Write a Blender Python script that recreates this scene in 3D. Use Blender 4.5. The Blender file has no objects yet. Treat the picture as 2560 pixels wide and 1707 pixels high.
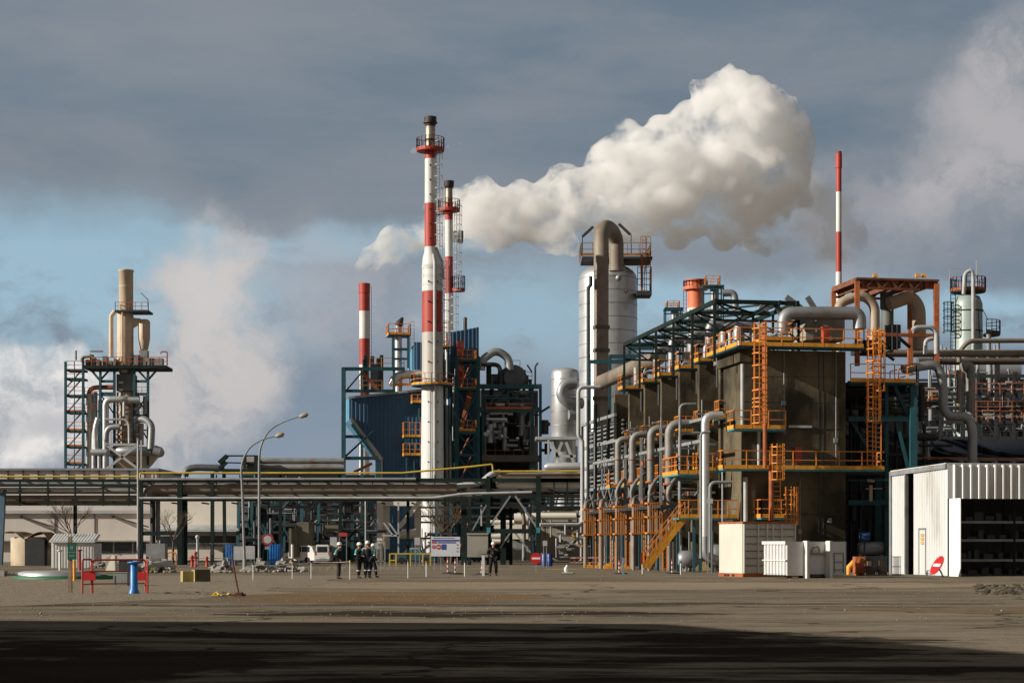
import bpy, math, random
from mathutils import Vector, Matrix, noise as mnoise
R = math.radians
random.seed(7)
sc = bpy.context.scene
COL = sc.collection
FP = 4500.0            # focal length in photo pixels (photo 2560 x 1707, horizon at row 1366)
# ---------------- camera
cd = bpy.data.cameras.new('camera'); cam = bpy.data.objects.new('camera', cd); COL.objects.link(cam)
cam.location = (0, 0, 1.6); cam.rotation_euler = (R(90), 0, 0)
cd.sensor_width = 36; cd.lens = 36*FP/2560; cd.shift_y = (1366-853.5)/2560
cd.clip_end = 6000; cd.clip_start = .1
sc.camera = cam
sc.view_settings.view_transform = 'Standard'; sc.view_settings.look = 'None'
sc.view_settings.exposure = .22; sc.view_settings.gamma = 1
sc.render.film_transparent = False
sc.cycles.volume_bounces = 16
sc.cycles.max_bounces = 18; sc.cycles.diffuse_bounces = 3; sc.cycles.glossy_bounces = 3
sc.cycles.volume_step_rate = 2
# ---------------- light
SUN_AZ = math.atan2(-.955, -.297)      # direction towards the sun, measured from +Y clockwise
SUN_EL = R(23)
sd = bpy.data.lights.new('sun', 'SUN'); sd.energy = 5.0; sd.angle = R(.55); sd.color = (1, .93, .82)
sun = bpy.data.objects.new('sun', sd); COL.objects.link(sun)
tosun = Vector((math.sin(SUN_AZ)*math.cos(SUN_EL), math.cos(SUN_AZ)*math.cos(SUN_EL), math.sin(SUN_EL)))
sun.rotation_euler = tosun.to_track_quat('Z', 'Y').to_euler(); sun.location = (-60, -20, 60)
# ---------------- world: clear sky with a deck of cloud, all by direction
W = bpy.data.worlds.new('World'); sc.world = W; W.use_nodes = True
nt = W.node_tree; nt.nodes.clear()
def N(t, **k):
    n = nt.nodes.new(t)
    for a, b in k.items(): setattr(n, a, b)
    return n
def wire(n, i, v):
    if v is None: return
    if hasattr(v, 'is_linked') or isinstance(v, bpy.types.NodeSocket): nt.links.new(v, n.inputs[i])
    else: n.inputs[i].default_value = v
def M(op, a, b=None, c=None):
    n = N('ShaderNodeMath', operation=op); wire(n, 0, a); wire(n, 1, b); wire(n, 2, c); return n.outputs[0]
def VM(op, a, b=None, o=0):
    n = N('ShaderNodeVectorMath', operation=op); wire(n, 0, a); wire(n, 1, b); return n.outputs[o]
def MR(v, a, b, c=0., d=1.):
    n = N('ShaderNodeMapRange', interpolation_type='SMOOTHSTEP'); wire(n, 0, v)
    for i, x in enumerate((a, b, c, d)): n.inputs[i+1].default_value = x
    return n.outputs[0]
def MX(f, a, b, bt='MIX'):
    n = N('ShaderNodeMix', data_type='RGBA', blend_type=bt); wire(n, 0, f); wire(n, 6, a if not isinstance(a, tuple) else (*a, 1)); wire(n, 7, b if not isinstance(b, tuple) else (*b, 1)); return n.outputs[2]
def NZ(v, s, det=6, ro=.55, dist=0.):
    n = N('ShaderNodeTexNoise'); wire(n, 'Vector', v); n.inputs['Scale'].default_value = s
    n.inputs['Detail'].default_value = det; n.inputs['Roughness'].default_value = ro; n.inputs['Distortion'].default_value = dist
    return n.outputs[0]
tc = N('ShaderNodeTexCoord').outputs['Generated']
sky = N('ShaderNodeTexSky', sky_type='NISHITA'); sky.sun_disc = False
sky.sun_elevation = SUN_EL; sky.sun_rotation = SUN_AZ; sky.altitude = 100; sky.dust_density = 1.5; sky.ozone_density = 2
skyc = MX(1., sky.outputs[0], (.062, .066, .064), 'MULTIPLY')
def D(px, py):                       # photo pixel -> unit direction
    return Vector(((px-1280)/FP, 1, (1366-py)/FP)).normalized()
wob = VM('SCALE', VM('SUBTRACT', N('ShaderNodeTexNoise').outputs[1], (.5, .5, .5)), None)
nw = nt.nodes[-1]
def noisevec(s, det, amp):
    n = N('ShaderNodeTexNoise'); wire(n, 'Vector', tc); n.inputs['Scale'].default_value = s; n.inputs['Detail'].default_value = det
    n.inputs['Roughness'].default_value = .55
    v = VM('SUBTRACT', n.outputs[1], (.5, .5, .5)); m = N('ShaderNodeVectorMath', operation='SCALE'); wire(m, 0, v); m.inputs['Scale'].default_value = amp
    return m.outputs[0]
wv = VM('ADD', tc, noisevec(20, 9, .075))       # billowy distortion
wv2 = VM('ADD', tc, noisevec(9, 5, .07))       # broad distortion
def blob(v, px, py, rx, ry, soft=.55):
    d = VM('SUBTRACT', v, tuple(D(px, py)))
    d = VM('MULTIPLY', d, (FP/rx, FP/max(rx, ry)*.6, FP/ry))
    return MR(VM('LENGTH', d, None, 1), 1+soft, 1-soft)
def MAXN(*a):
    r = a[0]
    for b in a[1:]: r = M('MAXIMUM', r, b)
    return r
st = VM('MULTIPLY', tc, (1, 1, 3.2))
n1 = NZ(st, 3.0, 7, .55, .3); n2 = NZ(st, 9, 6, .6, .2)
deck = MX(MR(n1, .35, .66), (.128, .172, .222), (.195, .228, .266))
deck = MX(MR(n2, .35, .7, 0, .6), deck, (.218, .238, .268))
low = MX(MR(n1, .3, .7), (.205, .262, .335), (.25, .285, .335))
sep = N('ShaderNodeSeparateXYZ'); nt.links.new(tc, sep.inputs[0])
elz = sep.outputs[2]
deck = MX(MR(elz, .20, .05, 0, .9), deck, low)
deck = MX(MR(elz, .26, .55, 0, .9), deck, (.036, .037, .040))      # unseen overhead sky darkened to cut the ambient fill
# gaps of clear sky
gap = MAXN(blob(wv2, 150, 725, 620, 172), M('MULTIPLY', blob(wv2, 640, 620, 560, 45), .85), M('MULTIPLY', blob(wv2, 1330, 790, 240, 120, .8), .8),
           M('MULTIPLY', blob(wv2, 1720, 760, 420, 55, .7), .95), M('MULTIPLY', blob(wv2, 2480, 775, 260, 50), .95), M('MULTIPLY', blob(wv2, 1750, 560, 380, 40, .8), .25))
gap = M('MULTIPLY', gap, MR(NZ(VM('MULTIPLY', wv2, (1, 1, 2.6)), 16, 6, .6), .22, .5))
c = MX(gap, deck, MX(.75, skyc, (.33, .49, .60)))
# soft banks of lit cloud and drifting steam far off
bank = NZ(wv, 24, 8, .66)
def bk(m, amt): return M('MULTIPLY', M('MULTIPLY', m, MR(bank, .30, .58, .25, 1)), amt)
c = MX(bk(MAXN(blob(wv, 590, 720, 95, 120, .5), blob(wv, 560, 880, 150, 170, .4), blob(wv, 430, 1020, 170, 170, .5), blob(wv, 450, 760, 80, 120, .5)), 1.), c, (.47, .45, .448))
c = MX(bk(blob(wv, 520, 760, 100, 130, .8), .45), c, (.58, .555, .54))
c = MX(bk(blob(wv, 840, 730, 190, 130, .8), .55), c, (.38, .365, .385))
c = MX(bk(MAXN(blob(wv, 60, 1060, 170, 120, .4), blob(wv, 110, 990, 90, 60, .5)), 1.), c, (.74, .71, .68))
c = MX(bk(blob(wv, 70, 1080, 60, 45, .8), .6), c, (.26, .28, .33))
c = MX(bk(MAXN(blob(wv, 2500, 330, 150, 130, .7), blob(wv, 2540, 180, 100, 100, .8), blob(wv, 2420, 470, 160, 90, .8)), .8), c, (.42, .40, .41))
c = MX(bk(MAXN(blob(wv, 1175, 760, 40, 26, .8), blob(wv, 1050, 800, 40, 50, .8)), .5), c, (.5, .48, .47))
c = MX(bk(MAXN(blob(wv, 2110, 540, 120, 120, .8), blob(wv, 2160, 640, 130, 60, .9)), .7), c, (.32, .31, .325))
behind = MR(sep.outputs[1], .35, -.3)
c = MX(behind, c, (.20, .187, .178))  # unseen sky behind the camera, toned to set the ambient fill
below = MR(elz, -.01, .0)
c = MX(below, (.05, .045, .04), c)
bg = N('ShaderNodeBackground'); nt.links.new(c, bg.inputs[0]); bg.inputs[1].default_value = 1.0
out = N('ShaderNodeOutputWorld'); nt.links.new(bg.outputs[0], out.inputs[0])
W.cycles.sampling_method = 'MANUAL'; W.cycles.sample_map_resolution = 256

# ---------------- materials
MATS = {}
def mat(name, c1=(.3, .3, .3), c2=None, sc_=1.0, rough=.7, metal=0., c3=None, c3amt=.5, c3sc=.6, bump=0., bsc=8., streak=1.0, spec=None, c3thr=.55):
    if name in MATS: return MATS[name]
    m = bpy.data.materials.new(name); m.use_nodes = True; t = m.node_tree
    b = t.nodes['Principled BSDF']
    b.inputs['Roughness'].default_value = rough; b.inputs['Metallic'].default_value = metal
    if spec is not None: b.inputs['Specular IOR Level'].default_value = spec
    tcn = t.nodes.new('ShaderNodeTexCoord'); mp = t.nodes.new('ShaderNodeMapping')
    t.links.new(tcn.outputs['Object'], mp.inputs[0]); mp.inputs['Scale'].default_value = (1, 1, streak)
    def nz(s, det=5):
        n = t.nodes.new('ShaderNodeTexNoise'); t.links.new(mp.outputs[0], n.inputs['Vector'])
        n.inputs['Scale'].default_value = s; n.inputs['Detail'].default_value = det; n.inputs['Roughness'].default_value = .6
        return n.outputs[0]
    if c2 is None: c2 = tuple(x*.72 for x in c1)
    def ramp(src, lo, hi):
        r = t.nodes.new('ShaderNodeMapRange'); t.links.new(src, r.inputs[0]); r.inputs[1].default_value = lo; r.inputs[2].default_value = hi
        return r.outputs[0]
    def mix(f, a, b2):
        n = t.nodes.new('ShaderNodeMix'); n.data_type = 'RGBA'; t.links.new(f, n.inputs[0])
        for i, x in ((6, a), (7, b2)):
            if isinstance(x, tuple): n.inputs[i].default_value = (*x, 1)
            else: t.links.new(x, n.inputs[i])
        return n.outputs[2]
    col = mix(ramp(nz(sc_), .35, .65), c1, c2)
    if c3:
        f = ramp(nz(c3sc, 7), c3thr, c3thr+.12)
        mm = t.nodes.new('ShaderNodeMath'); mm.operation = 'MULTIPLY'; t.links.new(f, mm.inputs[0]); mm.inputs[1].default_value = c3amt
        col = mix(mm.outputs[0], col, c3)
    t.links.new(col, b.inputs['Base Color'])
    if bump:
        bp = t.nodes.new('ShaderNodeBump'); bp.inputs['Strength'].default_value = bump; bp.inputs['Distance'].default_value = .05
        t.links.new(nz(bsc, 4), bp.inputs['Height']); t.links.new(bp.outputs[0], b.inputs['Normal'])
    MATS[name] = m; return m
m_rail = None
RUST = (.16, .055, .02)
m_orange = mat('orange_paint', (.72, .25, .03), (.55, .17, .02), 2, .6, c3=(.22, .07, .02), c3amt=.55, c3sc=1.2)
m_yellow = mat('yellow_paint', (.78, .36, .03), (.62, .26, .02), 2, .6, c3=(.25, .09, .02), c3amt=.4, c3sc=1.4)
m_gas = mat('yellow_pipe_paint', (.62, .43, .04), (.42, .30, .04), .6, .6)
m_rustor = mat('rusty_orange_steel', (.40, .12, .035), (.26, .07, .025), 1.5, .8)
m_teal = mat('teal_steel', (.008, .075, .095), (.005, .045, .06), 1, .6, c3=RUST, c3amt=.35, c3sc=.8, c3thr=.6)
m_tealb = mat('bright_teal_steel', (.05, .30, .36), (.03, .2, .25), 1, .6)
m_dgreen = mat('dark_green_steel', (.012, .025, .023), (.008, .017, .016), 1, .8, spec=.2, c3=(.05, .045, .035), c3amt=.4)
m_dark = mat('dark_steel', (.03, .034, .036), (.02, .022, .025), 1.2, .7, c3=(.07, .035, .02), c3amt=.4)
m_grey = mat('grey_steel', (.26, .27, .27), (.18, .19, .19), 1.2, .6, c3=RUST, c3amt=.3, c3thr=.62)
m_lgrey = mat('light_grey_steel', (.45, .46, .46), (.34, .35, .35), 1.2, .5)
m_alu = mat('aluminium_cladding', (.60, .61, .61), (.46, .47, .48), .35, .42, .55, c3=(.28, .25, .22), c3amt=.35, c3sc=.4, bump=.15, bsc=.8)
m_alud = mat('dull_aluminium_cladding', (.36, .37, .38), (.25, .26, .27), .5, .5, .5, c3=(.2, .14, .09), c3amt=.4, c3sc=.5, bump=.15, bsc=1.2)
m_pipeg = mat('weathered_grey_pipe', (.27, .265, .245), (.17, .165, .155), .8, .6, .2, c3=(.20, .09, .04), c3amt=.75, c3sc=.7, c3thr=.54)
m_brown = mat('brown_lagging', (.27, .225, .175), (.19, .155, .12), .5, .65, .15, c3=(.11, .085, .06), c3amt=.6, c3sc=.6, bump=.1)
m_tan = mat('tan_lagging', (.46, .38, .28), (.36, .29, .21), .6, .6, .1, c3=(.2, .13, .08), c3amt=.5, c3sc=.5)
m_cream = mat('cream_steel', (.62, .50, .36), (.50, .38, .26), .5, .6, c3=(.33, .14, .06), c3amt=.6, c3sc=.35, streak=.35)
m_white = mat('white_paint', (.72, .71, .68), (.60, .59, .565), .5, .5, c3=(.38, .36, .33), c3amt=.4, c3sc=.6, streak=.4)
m_red = mat('red_paint', (.46, .055, .035), (.34, .04, .028), .5, .55, c3=(.18, .03, .02), c3amt=.35, c3sc=.7, streak=.4)
m_dred = mat('dark_red_paint', (.26, .035, .022), (.17, .025, .02), .8, .6)
m_salmon = mat('salmon_stack_paint', (.74, .20, .09), (.6, .15, .07), .5, .6)
m_stack = mat('stained_stack_steel', (.52, .49, .45), (.38, .355, .32), .35, .55, .1, c3=(.25, .17, .12), c3amt=.6, c3sc=.3, streak=.25)
m_soot = mat('sooty_metal', (.07, .055, .045), (.03, .027, .025), 1, .6, .3)
m_burnt = mat('burnt_metal', (.45, .40, .32), (.2, .16, .11), .7, .45, .6)
m_navy = mat('navy_cladding', (.028, .10, .20), (.02, .075, .155), .25, .6, c3=(.02, .04, .07), c3amt=.5, c3sc=.25, streak=.3)
m_lblue = mat('light_and_sunlit_blue', (.10, .28, .42), (.08, .22, .34), .5, .6)  # lighter blue puts sunlight into the left faces; also the pale column
m_conc = mat('stained_concrete', (.158, .130, .086), (.070, .058, .040), .4, .95, c3=(.030, .027, .022), c3amt=.8, c3sc=.35, bump=.35, bsc=2.5, streak=.7, c3thr=.49, spec=.05)
m_concl = mat('pale_concrete', (.34, .32, .28), (.26, .245, .215), .4, .95, c3=(.14, .13, .11), c3amt=.5, c3sc=.5, bump=.3)
m_beige = mat('beige_wall', (.60, .55, .50), (.52, .475, .435), .12, .9, c3=(.32, .28, .24), c3amt=.35, c3sc=.15, streak=.25)
m_cwall = mat('cream_wall', (.74, .69, .60), (.67, .62, .53), .3, .9)
m_black = mat('shade_black', (.012, .012, .013), (.006, .006, .007), 1, .9)  # near-black stand-in for shaded depth inside and between structures
m_glass = mat('dark_glass', (.03, .04, .05), (.02, .025, .03), 1, .12)
m_greyg = mat('pale_green_vessel', (.33, .39, .37), (.27, .33, .31), .4, .5, .1, c3=(.2, .2, .12), c3amt=.4, c3sc=.4)
m_blue = mat('bright_blue_paint', (.02, .20, .55), (.015, .13, .4), 2, .4)
m_corr = mat('white_corrugated_sheet', (.68, .69, .68), (.58, .59, .58), .6, .45, .1, c3=(.36, .33, .28), c3amt=.55, c3sc=.7, streak=.22)
m_cont = mat('off_white_container', (.62, .59, .51), (.52, .495, .43), .6, .6, c3=(.36, .26, .17), c3amt=.45, c3sc=.9, streak=.5, c3thr=.6)
m_skip = mat('white_container', (.66, .66, .64), (.55, .55, .54), .8, .5, c3=(.34, .25, .18), c3amt=.5, c3sc=1.4, streak=.5, c3thr=.6)
m_wood = mat('weathered_wood', (.28, .21, .13), (.18, .13, .08), 2, .9, bump=.2)
m_rubble = mat('rubble_stone', (.33, .31, .28), (.20, .19, .17), 2, .95, bump=.5)
m_green = mat('green_sign_paint', (.01, .10, .06), (.008, .07, .04), 2, .5)
m_rebar = mat('rusty_iron', (.15, .055, .03), (.08, .03, .02), 5, .9)
m_tire = mat('tyre_rubber', (.02, .02, .02), (.012, .012, .012), 3, .9)
m_bark = mat('bare_bark', (.12, .09, .065), (.07, .05, .04), 3, .95)
m_straw = mat('dry_brown_leaves', (.16, .10, .045), (.10, .06, .03), 3, .95)

# ---------------- mesh helpers
class MB:
    def __init__(s): s.v = []; s.f = []; s.sm = []; s.cuts = []; s.hold = False
    def cut(s): s.cuts.append((len(s.v), len(s.f)))
    def add(s, vs, fs, sm=False):
        o = len(s.v);
        if fs and len(fs) > 1 and not s.hold: s.cut()
        s.v += [tuple(v) for v in vs]; s.f += [tuple(i+o for i in f) for f in fs]; s.sm += [sm]*len(fs)
    def hexa(s, p):   # 8 corners: bottom ring 0-3, top ring 4-7
        s.add(p, [(3, 2, 1, 0), (4, 5, 6, 7), (0, 1, 5, 4), (1, 2, 6, 5), (2, 3, 7, 6), (3, 0, 4, 7)])
    def box(s, x0, x1, y0, y1, z0, z1, fr=None):
        q = [(x0, y0, z0), (x1, y0, z0), (x1, y1, z0), (x0, y1, z0), (x0, y0, z1), (x1, y0, z1), (x1, y1, z1), (x0, y1, z1)]
        if fr: q = [fr.p(*c) for c in q]
        s.hexa(q)
    def bar(s, a, b, w, h=None):
        h = h or w; a = Vector(a); b = Vector(b); d = b-a
        if d.length < 1e-6: return
        d.normalize(); up = Vector((0, 0, 1)) if abs(d.z) < .95 else Vector((0, 1, 0))
        x = d.cross(up).normalized(); y = x.cross(d).normalized()
        r = [x*sx*w/2+y*sy*h/2 for sx, sy in ((-1, -1), (1, -1), (1, 1), (-1, 1))]
        s.hexa([a+k for k in r]+[b+k for k in r])
    def tube(s, pts, r, n=8, cap=True, bend=0, sm=True, seg=5):
        pts = [Vector(p) for p in pts]
        if bend: pts = rnd(pts, bend, seg)
        rs = r if isinstance(r, (list, tuple)) else [r]*len(pts)
        t0 = (pts[1]-pts[0]).normalized(); up = Vector((0, 0, 1)) if abs(t0.z) < .9 else Vector((0, 1, 0))
        x = t0.cross(up).normalized(); vs = []
        for i, p in enumerate(pts):
            if i == 0: t = t0
            elif i == len(pts)-1: t = (pts[i]-pts[i-1]).normalized()
            else:
                t = (pts[i+1]-pts[i]).normalized()+(pts[i]-pts[i-1]).normalized()
                t = t.normalized() if t.length > 1e-6 else (pts[i+1]-pts[i]).normalized()
            x = (x-t*x.dot(t)).normalized(); y = t.cross(x)
            for k in range(n):
                a = 2*math.pi*k/n; vs.append(p+(x*math.cos(a)+y*math.sin(a))*rs[i])
        fs = [(i*n+k, i*n+(k+1) % n, (i+1)*n+(k+1) % n, (i+1)*n+k) for i in range(len(pts)-1) for k in range(n)]
        s.add(vs, fs, sm)
        if cap:
            s.add(vs[:n], [tuple(range(n))[::-1]]); s.add(vs[-n:], [tuple(range(n))])
    def cyl(s, x, y, z0, z1, r, n=16, r2=None): s.tube([(x, y, z0), (x, y, z1)], [r, r if r2 is None else r2], n)
    def lathe(s, x, y, prof, n=24, sm=True):
        vs = [(x+r*math.cos(2*math.pi*k/n), y+r*math.sin(2*math.pi*k/n), z) for r, z in prof for k in range(n)]
        fs = [(i*n+k, i*n+(k+1) % n, (i+1)*n+(k+1) % n, (i+1)*n+k) for i in range(len(prof)-1) for k in range(n)]
        s.add(vs, fs, sm)
        s.add(vs[-n:], [tuple(range(n))]); s.add(vs[:n], [tuple(range(n))[::-1]])
    def prism(s, poly, vec):
        n = len(poly); p = [Vector(a) for a in poly]; q = [a+Vector(vec) for a in p]
        s.add(p+q, [tuple(range(n))[::-1], tuple(range(n, 2*n))]+[(i, (i+1) % n, n+(i+1) % n, n+i) for i in range(n)])
    def ball(s, c, r, n=10, m=7, sz=(1, 1, 1), jit=0., rnd_=None):
        vs = []; c = Vector(c)
        for i in range(m+1):
            for k in range(n):
                a = math.pi*i/m; b = 2*math.pi*k/n
                j = 1+(rnd_.uniform(-jit, jit) if rnd_ and 0 < i < m else 0)
                vs.append(c+Vector((math.sin(a)*math.cos(b)*sz[0], math.sin(a)*math.sin(b)*sz[1], math.cos(a)*sz[2]))*r*j)
        s.add(vs, [(i*n+k, (i+1)*n+k, (i+1)*n+(k+1) % n, i*n+(k+1) % n) for i in range(m) for k in range(n)], jit == 0)
    def corr(s, a, b, z0, z1, pitch=.3, dep=.04, back=.03, flat=.5):
        """corrugated sheet from a to b (plan); z0, z1 numbers or functions of the distance"""
        a = Vector((a[0], a[1], 0)); b = Vector((b[0], b[1], 0)); L = (b-a).length; d = (b-a)/L; nn = Vector((d.y, -d.x, 0))
        f0 = z0 if callable(z0) else (lambda t: z0); f1 = z1 if callable(z1) else (lambda t: z1)
        st = []; k = 0; t = 0
        while t < L-1e-6:
            for q, o in ((0, 0), (flat*.8, 0), (flat, 1), (.8+flat*.2, 1)):
                u = t+q*pitch
                if u <= L: st.append((u, o))
            t += pitch
        st.append((L, 0)); vs = []
        for u, o in st:
            for z, w in ((f0(u), 0), (f1(u), 0)):
                p = a+d*u+nn*(dep*o); vs.append((p.x, p.y, z))
            p = a+d*u-nn*back; vs += [(p.x, p.y, f1(u)), (p.x, p.y, f0(u))]
        m = len(st)
        s.add(vs, [(i*4+k, (i+1)*4+k, (i+1)*4+(k+1) % 4, i*4+(k+1) % 4) for i in range(m-1) for k in range(4)]+[(0, 1, 2, 3), ((m-1)*4+3, (m-1)*4+2, (m-1)*4+1, (m-1)*4)])
    def each(s, name, m, parent, label=None):
        """every primitive added becomes an object of its own"""
        c = sorted(set(s.cuts))+[(len(s.v), len(s.f))]; out = []
        if not c or c[0] != (0, 0): c = [(0, 0)]+c
        for (v0, f0), (v1, f1) in zip(c, c[1:]):
            if f1 <= f0: continue
            b = MB(); b.v = s.v[v0:v1]; b.f = [tuple(i-v0 for i in f) for f in s.f[f0:f1]]; b.sm = s.sm[f0:f1]
            out.append(b.build(name, m, parent, label))
        return out
    def build(s, name, m, parent=None, label=None):
        if not s.v: return None
        o0 = Vector((0, 0, 0)); q = parent
        while q is not None: o0 += Vector(q.location); q = q.parent
        me = bpy.data.meshes.new(name)
        if parent is None:
            xs = [v[0] for v in s.v]; ys = [v[1] for v in s.v]; o0 = Vector(((min(xs)+max(xs))/2, (min(ys)+max(ys))/2, min(v[2] for v in s.v)))
        me.from_pydata([(v[0]-o0.x, v[1]-o0.y, v[2]-o0.z) for v in s.v], [], s.f)
        me.polygons.foreach_set('use_smooth', s.sm); me.materials.append(m); me.update()
        ob = bpy.data.objects.new(name, me); COL.objects.link(ob)
        if parent is None: ob.location = o0
        else: ob.parent = parent
        if label: ob['label'] = label
        return ob
def rnd(pts, R_, seg=5):
    out = [pts[0]]
    for i in range(1, len(pts)-1):
        p = pts[i]; a = pts[i-1]-p; b = pts[i+1]-p
        r = min(R_, a.length*.49, b.length*.49); A = p+a.normalized()*r; B = p+b.normalized()*r
        for k in range(seg+1):
            t = k/seg; out.append(A*(1-t)**2+p*2*t*(1-t)+B*t*t)
    out.append(pts[-1]); return out
class Frame:
    def __init__(s, x, y, deg=0): s.x, s.y = x, y; s.c, s.s = math.cos(R(deg)), math.sin(R(deg))
    def p(s, u, v, z=0): return Vector((s.x+u*s.c-v*s.s, s.y+u*s.s+v*s.c, z))
    def u(s, px, v):
        k = (px-1280)/FP; return (k*(s.y+v*s.c)-s.x+v*s.s)/(s.c-k*s.s)
    def z(s, py, u, v): return 1.6-(py-1366)/FP*s.p(u, v).y
    def q(s, px, py, v):
        u = s.u(px, v); return s.p(u, v, s.z(py, u, v))
    def vu(s, px, u):      # v of the point of the plane u = const seen at px
        k = (px-1280)/FP; return (s.x+u*s.c-k*(s.y+u*s.s))/(k*s.c+s.s)
    def ql(s, px, py, u):
        v = s.vu(px, u); return s.p(u, v, s.z(py, u, v))
    def rect(s, mb, px0, px1, py0, py1, v0, v1):
        u0, u1 = s.u(px0, v0), s.u(px1, v0); um = (u0+u1)/2
        z1, z0 = s.z(py0, um, v0), s.z(py1, um, v0)
        mb.box(u0, u1, min(v0, v1), max(v0, v1), z0, z1, s)
def P(px, py, Y): return Vector(((px-1280)/FP*Y, Y, 1.6-(py-1366)/FP*Y))
def PX(px, Y): return (px-1280)/FP*Y
def PZ(py, Y): return 1.6-(py-1366)/FP*Y
def GY(py): return 7200/(py-1366)          # depth of the ground seen at row py
def thing(name, label, cat, loc, group=None):
    o = bpy.data.objects.new(name, None); COL.objects.link(o); o.location = loc; o.empty_display_size = .3
    return tag(o, label, cat, group)
def tag(o, label, cat, group=None, kind=None):
    o['label'] = label; o['category'] = cat
    if group: o['group'] = group
    if kind: o['kind'] = kind
    return o
def one(mb, name, m, label, cat, group=None): return tag(mb.build(name, m), label, cat, group)
def struct(o): o['kind'] = 'structure'; return o
def copy_tree(o, parent=None):
    c = o.copy(); COL.objects.link(c)
    if parent is not None: c.parent = parent
    for ch in list(o.children): copy_tree(ch, c)
    return c
def rail(mb, pts, h=1.1, gap=1.4, w=.055, n=2):
    pts = [Vector(p) for p in pts]
    for a, b in zip(pts, pts[1:]):
        for k in range(1, n+1): mb.bar(a+Vector((0, 0, h*k/n)), b+Vector((0, 0, h*k/n)), w)
        m = max(1, round((b-a).length/gap))
        for k in range(m+1):
            p = a.lerp(b, k/m); mb.bar(p, p+Vector((0, 0, h)), w*1.1)
def toe(mb, pts, h=.18, t=.04):
    pts = [Vector(p) for p in pts]
    for a, b in zip(pts, pts[1:]): mb.bar(a+Vector((0, 0, h*.5-.02)), b+Vector((0, 0, h*.5-.02)), t, h)
def ladder(mb, p, z0, z1, side, w=.45, t=.06, step=.3, cage=True, out=None, c0=2.2, hoop=.9):
    """p: plan point, side: unit vector along the rungs, out: unit vector to the climber"""
    side = Vector(side).normalized(); p = Vector((p[0], p[1], 0))
    for k in (-1, 1):
        q = p+side*w/2*k; mb.bar(q+Vector((0, 0, z0)), q+Vector((0, 0, z1)), t)
    z = z0+step
    while z < z1:
        mb.bar(p-side*w/2+Vector((0, 0, z)), p+side*w/2+Vector((0, 0, z)), t*.6); z += step
    if cage and out is not None:
        o = Vector(out).normalized(); ring = [p-side*.38, p-side*.38+o*.45, p-side*.18+o*.75, p+side*.18+o*.75, p+side*.38+o*.45, p+side*.38]
        z = z0+c0
        while z < z1+.1:
            for a, b in zip(ring, ring[1:]): mb.bar(a+Vector((0, 0, z)), b+Vector((0, 0, z)), .05, .07)
            z += hoop
        for a in ring[1:-1]: mb.bar(a+Vector((0, 0, z0+c0)), a+Vector((0, 0, z1)), .045)
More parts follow.
